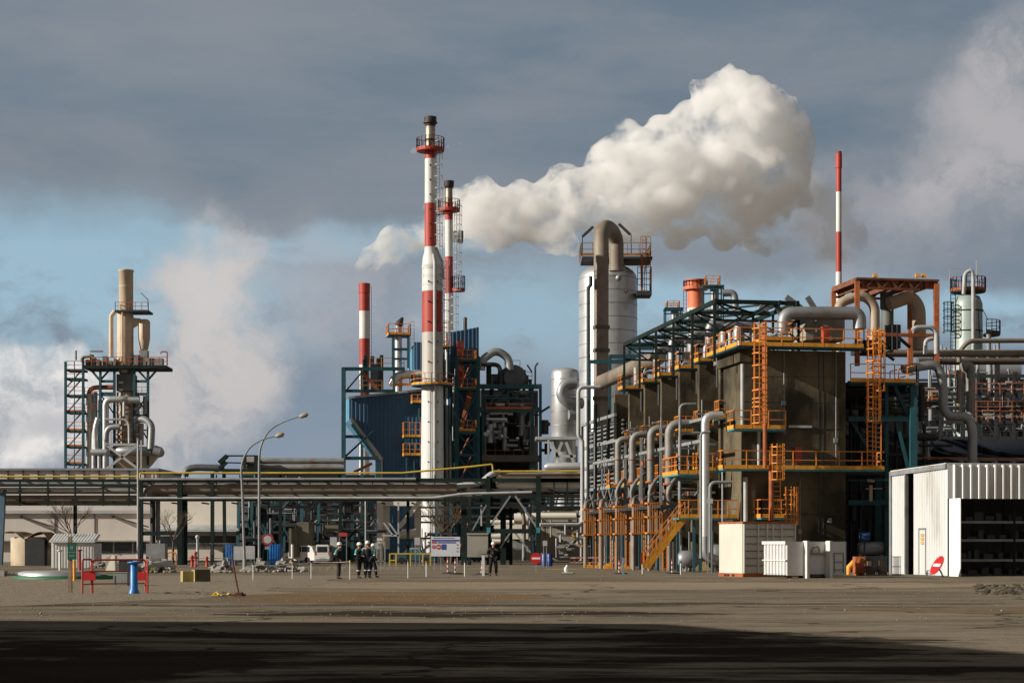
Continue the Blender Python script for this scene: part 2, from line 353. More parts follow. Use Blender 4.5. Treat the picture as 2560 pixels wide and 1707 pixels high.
# ================= SETTING: ground, yard slab, mud
def ground_mat():
    m = bpy.data.materials.new('dusty_asphalt'); m.use_nodes = True; t = m.node_tree; b = t.nodes['Principled BSDF']
    L = t.links
    tcn = t.nodes.new('ShaderNodeTexCoord').outputs['Object']
    def nz(s, det=6, ro=.6, sx=1, sy=1, off=0):
        mp = t.nodes.new('ShaderNodeMapping'); L.new(tcn, mp.inputs[0]); mp.inputs['Scale'].default_value = (sx, sy, 1); mp.inputs['Location'].default_value = (off, off*.7, 0)
        n = t.nodes.new('ShaderNodeTexNoise'); L.new(mp.outputs[0], n.inputs['Vector']); n.inputs['Scale'].default_value = s; n.inputs['Detail'].default_value = det; n.inputs['Roughness'].default_value = ro
        return n.outputs[0]
    def mr(v, a, b_, c=0., d=1.):
        n = t.nodes.new('ShaderNodeMapRange'); n.interpolation_type = 'SMOOTHSTEP'; L.new(v, n.inputs[0])
        for i, x in enumerate((a, b_, c, d)): n.inputs[i+1].default_value = x
        return n.outputs[0]
    def mx(f, a, c):
        n = t.nodes.new('ShaderNodeMix'); n.data_type = 'RGBA'
        if isinstance(f, float): n.inputs[0].default_value = f
        else: L.new(f, n.inputs[0])
        for i, x in ((6, a), (7, c)):
            if isinstance(x, tuple): n.inputs[i].default_value = (*x, 1)
            else: L.new(x, n.inputs[i])
        return n.outputs[2]
    def mth(op, a, c):
        n = t.nodes.new('ShaderNodeMath'); n.operation = op
        for i, x in enumerate((a, c)):
            if isinstance(x, (int, float)): n.inputs[i].default_value = x
            else: L.new(x, n.inputs[i])
        return n.outputs[0]
    sp = t.nodes.new('ShaderNodeSeparateXYZ'); L.new(tcn, sp.inputs[0])
    def ell(x, y, rx, ry, wob=.5, s=.35, off=0):
        dx = mth('DIVIDE', mth('SUBTRACT', sp.outputs[0], x), rx); dy = mth('DIVIDE', mth('SUBTRACT', sp.outputs[1], y), ry)
        d = mth('ADD', mth('MULTIPLY', dx, dx), mth('MULTIPLY', dy, dy))
        d = mth('ADD', d, mth('MULTIPLY', mth('SUBTRACT', nz(s, 7, .6, 1, 1, off), .5), wob*4))
        return mr(d, 1.15, .85)
    col = mx(mr(nz(.09, 7), .35, .65), (.270, .228, .172), (.188, .158, .12))
    col = mx(mr(nz(.5, 8, .7, .35, 1.), .42, .60, 0, .75), col, (.130, .105, .077))
    col = mx(mr(nz(2.2, 8, .75), .45, .72, 0, .35), col, (.37, .315, .24))
    col = mx(mr(nz(14., 5, .8), .40, .72, 0, .5), col, (.15, .12, .088))
    # brown mud tracks
    mud = mth('MAXIMUM', mth('MAXIMUM', ell(-4, 57.5, 5.2, 6.5, .4), ell(-24, 78, 16, 4, .4, .3, 3)), mth('MAXIMUM', ell(-2, 70, 26, 1.6, .6, .25, 9), ell(13.5, 45, 5, 1.2, .5, .5, 5)))
    mud = mth('MAXIMUM', mud, ell(-2, 82, 30, 1.6, .5, .25, 19))
    col = mx(mth('MULTIPLY', mth('MULTIPLY', mud, mr(nz(1.1, 8, .75, .4, 1.), .3, .6, .35, 1.)), .8), col, mx(mr(nz(3, 6, .7), .35, .65), (.24, .15, .075), (.15, .095, .05)))
    # old dark stains, foreground shade painted into dark asphalt and a crack
    shade_stains = mth('MAXIMUM', mth('MAXIMUM', ell(-10, 24, 8.5, 11, .6, .3, 1), ell(1.5, 23.5, 5.5, 6.5, 1.2, .5, 4)), ell(-1, 43, 6, 2, .9, .35, 6))
    shade_stains = mth('MAXIMUM', shade_stains, ell(-2, 30, 9, 5.5, 1.0, .5, 14))
    shade_stains = mth('MAXIMUM', shade_stains, mth('MULTIPLY', ell(-2, 50, 15, 2, .9, .3, 8), .7))
    shade_stains = mth('MULTIPLY', shade_stains, mr(nz(.5, 8, .7, .3, 1.), .42, .55, .0, 1.))
    shade_stains = mth('MAXIMUM', shade_stains, ell(-8.5, 18, 6, 11, .7, .3, 2))
    col = mx(mth('MULTIPLY', shade_stains, .88), col, (.030, .025, .020))
    # pale worn strip of concrete, long joints
    col = mx(mth('MULTIPLY', ell(3, 75, 18, 7, .5, .2, 12), .45), col, (.40, .335, .25))
    wv = t.nodes.new('ShaderNodeTexVoronoi'); wv.feature = 'DISTANCE_TO_EDGE'; mp = t.nodes.new('ShaderNodeMapping'); L.new(tcn, mp.inputs[0]); mp.inputs['Scale'].default_value = (.07, .1, 1)
    nn = t.nodes.new('ShaderNodeTexNoise'); L.new(mp.outputs[0], nn.inputs['Vector']); nn.inputs['Scale'].default_value = 6
    vm = t.nodes.new('ShaderNodeVectorMath'); vm.operation = 'ADD'; L.new(mp.outputs[0], vm.inputs[0])
    vs = t.nodes.new('ShaderNodeVectorMath'); vs.operation = 'SCALE'; L.new(nn.outputs[1], vs.inputs[0]); vs.inputs['Scale'].default_value = .18
    L.new(vs.outputs[0], vm.inputs[1]); L.new(vm.outputs[0], wv.inputs['Vector']); wv.inputs['Scale'].default_value = 1
    col = mx(mr(wv.outputs['Distance'], .007, .003, 0, .85), col, (.05, .042, .032))
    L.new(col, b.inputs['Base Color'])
    L.new(mr(shade_stains, 0, 1, .95, .55), b.inputs['Roughness'])
    b.inputs['Specular IOR Level'].default_value = 0
    bp = t.nodes.new('ShaderNodeBump'); bp.inputs['Strength'].default_value = .7; bp.inputs['Distance'].default_value = .06
    L.new(mth('ADD', nz(6, 8, .75), mth('MULTIPLY', nz(30, 3, .6), .4)), bp.inputs['Height']); L.new(bp.outputs[0], b.inputs['Normal'])
    return m
def gravel_mat():
    return mat('gravel', (.27, .215, .145), (.15, .12, .08), 7, .97, c3=(.46, .40, .31), c3amt=.8, c3sc=16, bump=1., bsc=14, c3thr=.58)
g = MB()
def gh(x, y):
    if y < 4: return 0
    return -.0
xs = [-900, -300, -120]+[x for x in range(-80, 81, 4)]+[120, 300, 900]; ys = [-300, -60, -10]+[y for y in range(0, 200, 4)]+[240, 400, 800, 2500]
vs = [(x, y, 0) for y in ys for x in xs]; nx = len(xs)
g.add(vs, [(j*nx+i, j*nx+i+1, (j+1)*nx+i+1, (j+1)*nx+i) for j in range(len(ys)-1) for i in range(nx-1)])
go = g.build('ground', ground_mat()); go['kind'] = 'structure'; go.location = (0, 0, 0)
for v in go.data.vertices: v.co = Vector((v.co.x, v.co.y, 0))
go.data.vertices.foreach_set('co', [c for p in vs for c in p]); go.data.update()
# gravel verge on the left: low uneven sheet
rg = random.Random(3)
gv = MB(); n = 120; m_ = 46; V_ = []
for j in range(m_+1):
    for i in range(n+1):
        y = 47.5+(99-47.5)*j/m_; t_ = i/n
        xr = -9.2-.8*math.sin(j*.4)-(max(0, 52-y))*1.2+(y-60)*.04+mnoise.noise(Vector((y*.2, 3, 0)))*3
        x = -34+(xr+34)*t_
        e = min(1, min(t_, 1-t_)*12, j/3, (m_-j)/4)
        z = .006+e*(.035+.05*mnoise.noise(Vector((x*.5, y*.5, 0)))+.035*mnoise.noise(Vector((x*2.1, y*2.1, 4))))
        V_.append((x, y, max(.005, z)))
gv.add(V_, [(j*(n+1)+i, j*(n+1)+i+1, (j+1)*(n+1)+i+1, (j+1)*(n+1)+i) for j in range(m_) for i in range(n)], True)
gvo = gv.build('gravel', gravel_mat()); tag(gvo, 'brown gravel spread over the left of the yard', 'gravel', kind='stuff')
# loose stones: stuff
ls = MB()
for k in range(1100):
    y = rg.uniform(38, 100); x = rg.uniform(-.29*y, .05*y if rg.random() < .6 else .29*y); r = rg.uniform(.012, .035)*(1.6 if rg.random() < .03 else .7)
    ls.ball((x, y, r*.4+.03), r, 5, 3, (1, 1, .7))
lso = ls.build('loose_stones', m_rubble); tag(lso, 'small loose stones scattered over the yard', 'stones', kind='stuff')

# ================= office building beside and behind the camera: throws the near shadow
ob_ = thing('office_building', 'long concrete office building at the edge of the yard, outside the view', 'building', (-26, 12, 0))
o = MB(); FA = Frame(-19.9, 30.4, 0)
A_ = Vector((-20.2, 30.0, 0)); B_ = Vector((-6.0, 0, 0)); C_ = Vector((-1.0, -14, 0)); HH = 10.4
poly = [A_, (-6.6, -.5, 0), (-2.6, -16, 0), (-40, -30, 0), (-60, 20, 0), (-45, 33, 0)]
o.prism([Vector(p) for p in poly][::-1], (0, 0, HH)); o.build('wall', m_concl, ob_)
o = MB()
for k in range(9):
    for s in range(3):
        a = A_.lerp(Vector((-6.6, -.5, 0)), (k+.25)/9); b = A_.lerp(Vector((-6.6, -.5, 0)), (k+.75)/9)
        nn = Vector((.91, .41, 0))*.05
        o.hexa([a-nn+Vector((0, 0, 1.2+3.1*s)), b-nn+Vector((0, 0, 1.2+3.1*s)), b+nn+Vector((0, 0, 1.2+3.1*s)), a+nn+Vector((0, 0, 1.2+3.1*s)),
                a-nn+Vector((0, 0, 2.7+3.1*s)), b-nn+Vector((0, 0, 2.7+3.1*s)), b+nn+Vector((0, 0, 2.7+3.1*s)), a+nn+Vector((0, 0, 2.7+3.1*s))])
o.each('window', m_glass, ob_)

# ================= CONCRETE FURNACE BLOCK (frame B: u to the right along its front, v away)
B = Frame(14.4, 112, 9.9)
uR = B.u(2114, 0)
blk = thing('concrete_block', 'tall stained concrete block with fin walls and orange walkways', 'industrial structure', B.p(0, 0))
o = MB()
o.box(.0, uR, 0, 4.3, 0, 13.85, B)                       # front chamber
o.box(2.6, uR, 4.3, 36.5, 0, 13.6, B)                    # long body
o.build('wall', m_conc, blk)
for k in range(1, 8):
    o = MB(); o.box(0, 2.6, 5*k, 5*k+.45, 4.6, 13.98, B); o.box(.9, 2.6, 5*k, 5*k+.45, 0, 4.6, B); o.build('fin_wall', m_conc, blk)
o = MB(); o.box(-.25, .55, -.05, 5.0, 13.1, 13.95, B); o.build('edge_beam', m_conc, blk)
o = MB()
for z in (3.6, 8.95): o.box(.05, uR-.05, -.03, .0, z, z+.06, B)
for z in (1.7, 5.2, 7.1, 10.6, 12.2): o.box(.05, uR-.05, -.012, .0, z, z+.025, B)
for px in (2046, 2058): u = B.u(px, 0); o.box(u, u+.05, -.02, 0, .5, 13.8, B)
o.each('joint_groove', m_dark, blk)
o = MB(); B.rect(o, 1972, 2030, 1063, 1069, -.12, -.004); o.build('light_strip', m_lgrey, blk)
o = MB(); o.box(B.u(2068,0), B.u(2112,0), -.02, 0, 0, .9, B)
# upper walkway
def platform(parent, fr, pts, z, name='walkway', fascia=m_yellow, under=m_teal, th=.12, rails=None, inner=None, h=1.1, gap=1.4):
    """pts: plan polygon (u, v) of the deck; rails: index pairs of edges carrying rail and toe board"""
    o = MB(); o.prism([fr.p(u, v, z-th) for u, v in pts], (0, 0, th)); p = o.build(name, under, parent)
    e = rails or [(i, (i+1) % len(pts)) for i in range(len(pts))]
    t = MB(); r = MB()
    for i, j in e:
        a, b = fr.p(*pts[i], z), fr.p(*pts[j], z); toe(t, [a, b], .24, .05); rail(r, [a, b], h, gap)
    t.build('toe_board', fascia, p); r.build('railing', m_orange, p)
    return p
uE = B.u(2160, -1.1)
platform(blk, B, [(-.55, -1.1), (uE, -1.1), (uE, 0), (-.2, .0)], 14.0, rails=[(0, 1), (1, 2)])
platform(blk, B, [(-.75, -1.1), (-.2, -1.1), (-.2, 5.6), (-.75, 5.6)], 13.98, rails=[(3, 0)])
u0, u1 = B.u(1915, -.6), B.u(1982, -.6)
platform(blk, B, [(u0, -.6), (u1, -.6), (u1, 1.6), (u0, 1.6)], 14.42, rails=[(0, 1), (1, 2), (3, 0)])
# platforms on top of the fins
plpx = [(1557, 1613), (1608, 1657), (1649, 1703), (1698, 1753), (1747, 1804)]
for (a, b), k in zip(plpx, (7, 5.9, 4.9, 3.9, 2.9)):
    v = 5*k-4.0 if k < 7 else 5*6-.4
    v = B.vu((a+b)/2, .25)
    ua, ub = B.u(a, v), B.u(b, v)
    platform(blk, B, [(ua, v), (ub, v), (ub, v+1.6), (ua, v+1.6)], 14.0, rails=[(0, 1), (3, 0), (1, 2)], gap=.8)
    o = MB(); uc = ub-.35
    for d in (0, .28): o.cyl(*B.p(uc+d, v-.25)[:2], 12.2, 13.75, .12, 8)
    o.each('damper_cylinder', m_dark, blk)
# mid and low walkways
platform(blk, B, [(-1.1, -1.6), (2.2, -1.6), (2.2, 0), (-1.1, 0)], 8.85, rails=[(0, 1), (3, 0)], under=m_tealb, gap=1.0)
uE2 = B.u(2212, -1.3)
platform(blk, B, [(-1.7, -1.3), (uE2, -1.3), (uE2, -.0), (-1.7, 0)], 6.4, rails=[(0, 1), (1, 2)], under=m_tealb)
platform(blk, B, [(-1.75, .1), (-1.7, -1.3), (-1.65, -1.3), (-1.65, .1)], 6.41, rails=[(0, 1)], under=m_tealb, gap=.5)
platform(blk, B, [(-3.6, 2.2), (-1.8, 2.2), (-1.8, 6), (-3.6, 6)], 6.2, rails=[(0, 1), (3, 0)], under=m_tealb, gap=.7)
uS = B.u(1903, -1.4); uT = B.u(1962, -1.4)
platform(blk, B, [(uS, -1.4), (uT, -1.4), (uT, 0), (uS, 0)], 3.4, rails=[(0, 1), (3, 0), (1, 2)], under=m_tealb, gap=.7)
uS2 = B.u(1860, .6)
platform(blk, B, [(-4.0, .6), (-.2, .6), (-.2, 2.2), (-4.0, 2.2)], 3.4, rails=[(0, 1)], under=m_tealb, gap=.6)
for k in range(1, 7):   # small side balconies glimpsed between the fins
    for z, w in ((9.6, .1), (6.2, -.15)):
        platform(blk, B, [(w-(.5 if z > 9 else 1.7), 5*k-1.2), (.6, 5*k-1.2), (.6, 5*k-.05), (w-(.5 if z > 9 else 1.7), 5*k-.05)], z+(.3 if k == 1 else 0), rails=[(0, 1), (3, 0)], under=m_tealb, gap=.45)
# ladders
Uv = B.p(1, 0)-B.p(0, 0); Vv = B.p(0, 1)-B.p(0, 0)
def lad(parent, px, v, z0, z1, m=m_orange, cage=True, **k):
    o = MB(); u = B.u(px, v); ladder(o, B.p(u, v), z0, z1, Uv, .55, .07, .3, cage, -Vv, **k); o.build('ladder', m, parent)
lad(blk, 1896, -1.9, 8.9, 15.3, c0=1.5, hoop=.75)
lad(blk, 1896, -2.3, 8.9, 11.2, c0=.2, hoop=.5)
lad(blk, 1940, -1.75, 3.5, 7.9, c0=2.2, hoop=.5)
lad(blk, 2179, -.9, 6.4, 15.2, c0=3.0, hoop=.75)
lad(blk, 2192, .3, 6.4, 15.2, c0=5.0, hoop=.75)
lad(blk, 1975, -1.2, 3.0, 5.3, c0=.0, hoop=.6)
o = MB(); u = B.u(1912.5, -2.0); o.cyl(*B.p(u, -2.0)[:2], 6.4, 15.1, .13, 8)
u = B.u(1928, -1.9); o.cyl(*B.p(u, -1.9)[:2], 3.2, 6.6, .15, 8); o.each('ladder_post', m_rustor, blk)
o = MB(); u = B.u(1856, -.4)
for px, z0, z1, r in ((1856, 8.8, 12.9, .12), (1806, 0, 6.3, .05), (1864, 0, 5.9, .14), (1897, 6.4, 8.8, .1)):
    u = B.u(px, -.5); o.cyl(*B.p(u, -.5)[:2], z0, z1, r, 8)
o.each('drain_pipe', m_lgrey, blk)
# rooftop
o = MB(); B.rect(o, 2015, 2112, 790, 850, 2.2, 6.); o.box(B.u(2012, 2.1), B.u(2080, 2.1), 2.1, 6.1, B.z(790, 4, 2), B.z(785, 4, 2), B); o.build('roof_house', m_concl, blk)
o = MB(); o.tube([B.q(1959, 836, .6), B.q(1959, 783, .6), B.q(2149, 783, .6), B.q(2149, 822, .6)], .42, 12, bend=1.3); o.build('roof_duct', m_alud, blk)
o = MB()
for px, py, dx, dy in ((1965, 742, 48, 36), (2018, 742, 24, 38), (1940, 760, 18, 36), (1900, 764, 22, 10)):
    o.bar(B.q(px, py, 2), B.q(px+dx, py+dy, 2), .14, .34)
for px, py in ((1990, 768), (2038, 775)): o.bar(B.q(px, py, 2), B.q(px+3, 830, 2), .08)
o.build('floodlight', m_alud, blk)
o = MB(); rr = random.Random(5)
for k in range(14):
    v = rr.uniform(2, 34); u = rr.uniform(.8, 5.5); r = rr.uniform(.12, .4); h = rr.uniform(.5, 1.9)
    o.cyl(*B.p(u, v)[:2], 13.6, 14+h, r, 10)
    if rr.random() < .5: o.box(u-.5, u+.6, v+.5, v+1.6, 13.6, 14+h*.7, B)
o.each('roof_equipment', m_alud, blk)
for px, y0, y1, r in ((1680, 846, 906, .3), (1730, 832, 880, .36), (1774, 808, 868, .32), (1640, 870, 930, .24), (1810, 815, 862, .3), (1845, 812, 850, .32)):
    v = B.vu(px, .9); a = B.q(px, y1, v); b = B.q(px, y0, v); o = MB()
    o.tube([a, b, b+Uv*1.1, b+Uv*1.1-Vector((0, 0, 1.6))], r, 10, bend=.7); o.build('gooseneck_vent', m_alud, blk)
# ---- canopy frame over the platforms
cp = thing('canopy_frame', 'dark green open steel canopy frame over the fin wall platforms', 'steel frame', B.p(-1.5, 1))
zc = 16.95; uC = -1.52; uD = B.u(2000, 1.)
vv = [1, 6, 11, 16, 21, 26, 31]; o = MB(); pxs = [1786.5, 1731, 1683.6, 1640, 1599, 1560.6]
vp = [B.vu(p, uC) for p in pxs]
for v in vp: q = B.p(uC, v); o.bar((q.x, q.y, 13.2), (q.x, q.y, zc), .17)
o.each('post', m_dgreen, cp)
o = MB()
vE = vp[-1]
for u in (uC, uC+4.2, uD-.2): o.bar(B.p(u, vp[0]-.3, zc), B.p(u, vE, zc), .16, .28)
for i, v in enumerate(vp):
    o.bar(B.p(uC, v, zc+.02), B.p(uD, v, zc+.02), .16, .26)
    o.bar(B.p(uC, v, zc-1.15), B.p(uD, v, zc-1.15), .1, .14)
    if i < len(vp)-1:
        w = vp[i+1]
        o.bar(B.p(uC, v, zc), B.p(uC+4.2, w, zc), .12); o.bar(B.p(uC+4.2, v, zc), B.p(uC, w, zc), .12)
        o.bar(B.p(uC+4.2, v, zc), B.p(uD, w, zc), .12)
    for k in range(3):
        a = uC+(uD-uC)*k/3; b = uC+(uD-uC)*(k+1)/3
        o.bar(B.p(a, v, zc-1.15 if k % 2 else zc), B.p(b, v, zc if k % 2 else zc-1.15), .09)
    q = B.p(uC+5.5, v); o.bar((q.x, q.y, 13.6), (q.x, q.y, zc), .15)
o.build('roof_truss', m_dgreen, cp)
# ---- inclined-looking long duct behind the platforms
dp = MB(); dp.tube([B.p(-1.2, B.vu(1500, -1.2), 14.0), B.p(-.2, B.vu(1660, -.2), 15.3)], .75, 16)
q0 = B.q(1500, 957, 46); q1 = B.q(1645, 893, 27)
dp = MB(); dp.tube([q0, q1], .62, 16); one(dp, 'round_duct', m_brown, 'long beige round duct running up behind the orange fin platforms', 'duct')
# ---- downcomer pipes in front of the fins
uP = -2.5
specs = [(1545, 1098, 1578, 1210, .24, m_pipeg), (1581, 1086, 1622, 1205, .25, m_pipeg), (1627, 1072, 1668, 1205, .27, m_pipeg), (1673, 1059, 1752, 1210, .30, m_pipeg)]
lab = ['leftmost weathered grey downcomer pipe, rust on its elbow', 'second weathered grey downcomer pipe from the left', 'third weathered grey downcomer pipe, brown patched', 'fourth grey downcomer pipe with a long horizontal top run']
for (px, pt, pr, pb, r, m), lb in zip(specs, lab):
    v = B.vu(px, uP); a = B.q(px, pt, v); t = thing('downcomer_pipe', lb, 'pipe', B.p(uP, v), 'vertical pipes along the fin walls')
    o = MB(); o.tube([B.q(px, pb, v), a, B.q(pr, pt, v)+Vector((0, 0, 0)), B.q(pr, pt, v)+Vv*.6], r, 14, bend=.75)
    o.tube([B.q(px, pb, v), B.p(uP, v, 0)], r*.62, 12); o.build('pipe', m, t)
    o = MB(); o.cyl(*B.p(uP, v)[:2], B.z(pb, uP, v)-.05, B.z(pb, uP, v)+.08, r*1.4, 14); o.cyl(*B.p(uP, v)[:2], B.z(1150, uP, v), B.z(1150, uP, v)+.06, r*1.25, 14); o.each('flange', m_rustor, t)
    o = MB(); zz = B.z(1215, uP, v)
    c = B.p(uP, v, zz)
    o.tube([c+Uv*.95+Vector((0, 0, 1.0)), c+Uv*.1+Vector((0, 0, .25))-Vv*.3, c-Uv*.25-Vv*.35+Vector((0, 0, -.55)), c+Uv*.05-Vv*.3+Vector((0, 0, -1.25)), c+Uv*.9+Vector((0, 0, -1.15)), c+Uv*1.2+Vector((0, 0, -.8))], .14, 10, bend=.5)
    o.build('branch_pipe', m_pipeg, t)
# silver pipe nearer
v = B.vu(1763, uP); t = thing('downcomer_pipe', 'bright silver downcomer pipe left of the mid balcony', 'pipe', B.p(uP, v), 'vertical pipes along the fin walls')
o = MB(); o.tube([B.q(1763, 1345, v), B.q(1763, 1038, v), B.q(1806, 1038, v)], .26, 16, bend=.55); o.build('pipe', m_alu, t)
o = MB(); o.tube([B.q(1763, 1340, v), B.q(1763, 1388, v), B.q(1790, 1400, v)], .3, 14, bend=.5); o.build('elbow', m_alud, t)
# thin vertical pipes with bends
th = [(1700, 1010, 1740, 1295, .09, 'thin grey pipe bending right above the long top run'), (1699, 1082, 1750, 1300, .1, 'thin grey pipe with its bend below the long top run'),
      (1752, 1080, 1775, 1395, .085, 'thin light pipe just left of the silver downcomer'), (1775, 1205, 1830, 1380, .1, 'thin grey pipe bending right under the lower walkway')]
for px, y0, x1, y1, r, lb in th:
    v = B.vu(px, -2.9); o = MB(); o.tube([B.q(px, y1, v), B.q(px, y0, v), B.q(x1, y0, v)], r, 8, bend=.4); one(o, 'thin_pipe', m_grey, lb, 'pipe')
# grey columns between the downcomers carrying brackets
o = MB()
for px, y0 in ((1563, 1110), (1603, 1095), (1652, 1070), (1700, 1060)):
    v = B.vu(px, -2.0); o.bar(B.p(-2.0, v, 0), B.q(px, y0, v), .17)
    o.bar(B.p(-2.0, v, 8.6), B.p(0, v, 8.6), .14); o.bar(B.p(-2., v, 5.2), B.p(.4, v, 5.2), .14)
for py, ua in ((8.3, -2.0), (9.9, -1.1)): o.bar(B.p(ua, 1.5, py), B.p(ua, 34, py), .16, .2)
for v in (5, 10, 15, 20, 25, 30): o.bar(B.p(-1.1, v, 9.9), B.p(0, v, 9.9), .14); o.bar(B.p(-2.0, v+1, 8.3), B.p(0, v+1, 8.3), .14)
one(o, 'pipe_support_frame', m_grey, 'grey steel columns and brackets holding the downcomer pipes', 'pipe support')
# cages along the low walkway
uK = -4.0
lw = thing('low_walkway', 'low orange walkway with barred railings along the downcomer pipes', 'walkway', B.p(uK, 20))
o = MB(); v0 = B.vu(1655, uK); v1 = B.vu(1460, uK); o.box(uK-.1, uK+1.0, v0, v1, 4.1, 4.3, B); o.build('deck', m_dark, lw)
o = MB()
for v in range(int(v0), int(v1), 5): o.box(uK+.8, uK+.95, v, v+.15, 0, 4.1, B)
o.each('post', m_teal, lw)
for (a, b), lb in zip(((1460, 1487), (1499, 1526), (1538, 1563), (1580, 1608), (1619, 1655)), ('farthest', 'second farthest', 'middle', 'second nearest', 'nearest')):
    c = (a+b)/2; v = B.vu(c, uK); ua, ub = B.u(a, v), B.u(b, v); w = ub-ua
    t = thing('ladder_cage', lb+' orange ladder cage of the row under the grey downcomers', 'ladder cage', B.p((ua+ub)/2, v), 'orange ladder cages in a row')
    o = MB(); n = 6
    for z in (2.5, 3.55, 4.45):
        for p_, q_ in (((ua, v), (ub, v)), ((ub, v), (ub, v+.7)), ((ua, v), (ua, v+.7))): o.bar(B.p(*p_, z), B.p(*q_, z), .06, .1)
    for i in range(n+1): u = ua+w*i/n; o.bar(B.p(u, v, 2.5), B.p(u, v, 4.5), .045)
    o.build('cage_bars', m_orange, t)
    o = MB()
    for u in (ub+.1, ub+.38): o.bar(B.p(u, v+.2, 0), B.p(u, v+.2, 4.5), .09)
    z = .3
    while z < 4.4: o.bar(B.p(ub+.1, v+.2, z), B.p(ub+.38, v+.2, z), .04); z += .3
    o.build('ladder', m_orange, t)
    o = MB(); o.tube([B.p(ua+.25, v+.6, 0), B.p(ua+.25, v+.6, 4.9), B.p(ua+.9, v+2, 5.1)], .17 if a < 1500 else .1, 10, bend=.4); o.build('riser_pipe', m_brown if a < 1540 else m_pipeg, t)
# stair
sx = thing('stair', 'orange steel stair climbing right to the low walkway', 'stair', B.p(-6, 0))
va = 1.0
p0 = B.q(1618, 1412, va); p0.z = .05; p1 = B.q(1712, 1306, va)
o = MB()
for dv in (0, 1.0):
    d = Vv*dv; o.bar(p0+d+Vector((0, 0, .25)), p1+d+Vector((0, 0, .25)), .06, .32)
o.each('stringer', m_yellow, sx)
o = MB()
for dv in (0, 1.0):
    d = Vv*dv
    for h in (.65, 1.1): o.bar(p0+d+Vector((0, 0, h+.2)), p1+d+Vector((0, 0, h+.2)), .055)
    for k in range(5): q = p0.lerp(p1, k/4)+d; o.bar(q+Vector((0, 0, .2)), q+Vector((0, 0, 1.3)), .06)
o.build('handrail', m_orange, sx)
o = MB()
for k in range(1, 15): q = p0.lerp(p1, k/15); o.hexa([q+Vector((-.13, 0, 0)), q+Vector((.13, 0, 0)), q+Vv+Vector((.13, 0, 0)), q+Vv+Vector((-.13, 0, 0)), q+Vector((-.13, 0, .04)), q+Vector((.13, 0, .04)), q+Vv+Vector((.13, 0, .04)), q+Vv+Vector((-.13, 0, .04))])
o.each('tread', m_teal, sx)
o = MB()
for px in (1735, 1750, 1780): u = B.u(px, .9); o.bar(B.p(u, .9, 0), B.p(u, .9, 3.3), .16)
o.each('support_post', m_teal, sx)
# cylindrical vessels and pumps seen under the low platforms
for i, (px, py, r, l, mm, lb) in enumerate(((1720, 1375, .55, 1.6, m_alud, 'grey horizontal pump vessel below the stair top'), (1792, 1380, .75, 1.8, m_alud, 'silver insulated vessel left of the tall container'))):
    o = MB(); v = 4; a = B.q(px-18, py, v); a.z = r+.25; b = B.q(px+18, py, v); b.z = r+.25
    o.tube([a-Uv*.2, a, b, b+Uv*.2], [r*.6, r, r, r*.6], 16); o.box(B.u(px-10, v), B.u(px-6, v), v-.4, v+.4, 0, .4, B); o.box(B.u(px+6, v), B.u(px+10, v), v-.4, v+.4, 0, .4, B)
    one(o, 'pump_vessel', mm, lb, 'vessel', )
# ---- left end: dark open frame of tube banks
fb = thing('tube_bank_frame', 'dark open steel frame with rows of grey tubes left of the fin walls', 'steel frame', B.p(0, 45))
o = MB(); uf = 0
for px in (1456, 1470, 1488, 1505, 1522, 1538):
    v = B.vu(px, uf); o.bar(B.p(uf, v, 0), B.p(uf, v, 12.3+(px-1456)*.012), .2)
o.each('post', m_dark, fb)
o = MB(); va_, vb_ = B.vu(1540, uf), B.vu(1456, uf)
for z in (4.6, 6.5, 8.4, 10.2, 12.3): o.bar(B.p(uf-.05, va_, z), B.p(uf-.05, vb_, z), .22, .26)
for k in range(5):
    a = B.vu(1538-16*k, uf); b = B.vu(1522-16*k, uf)
    o.bar(B.p(uf-.08, a, 6.5), B.p(uf-.08, b, 4.6), .1); o.bar(B.p(uf-.08, a, 4.6), B.p(uf-.08, b, 6.5), .1)
o.each('beam', m_grey, fb)
o = MB()
for z in [10.5+.35*i for i in range(5)]+[8.7+.35*i for i in range(4)]+[6.9+.38*i for i in range(4)]: o.tube([B.p(uf+.6, va_, z), B.p(uf+.6, vb_, z)], .1, 6)
o.each('tube', m_grey, fb)
o = MB(); o.box(.9, 9, va_, vb_+1, .0, 11.8, B); o.build('casing', m_dark, fb)
for (px, y0, y1, r, mm, pr, lb) in ((1446, 968, 1303, .17, m_lgrey, 1500, 'tall pale pipe at the left edge of the tube bank frame'), (1470, 1000, 1370, .13, m_dark, 0, 'dark vertical pipe in front of the tube bank frame'), (1488, 1010, 1390, .16, m_dgreen, 0, 'thick dark green pipe right of the dark vertical pipe')):
    v = B.vu(px, -1.2) if px > 1450 else 40; o = MB(); pts = [B.q(px, y1, v), B.q(px, y0, v)]
    if pr: pts = [B.q(1350, 1311, v), B.q(px+10, 1311, v), B.q(px+10, 1100, v), B.q(px, 1090, v), B.q(px, y0, v), B.q(pr, y0, v)]
    o.tube(pts, r, 10, bend=.5 if pr else 0); one(o, 'riser_pipe', mm, lb, 'pipe')

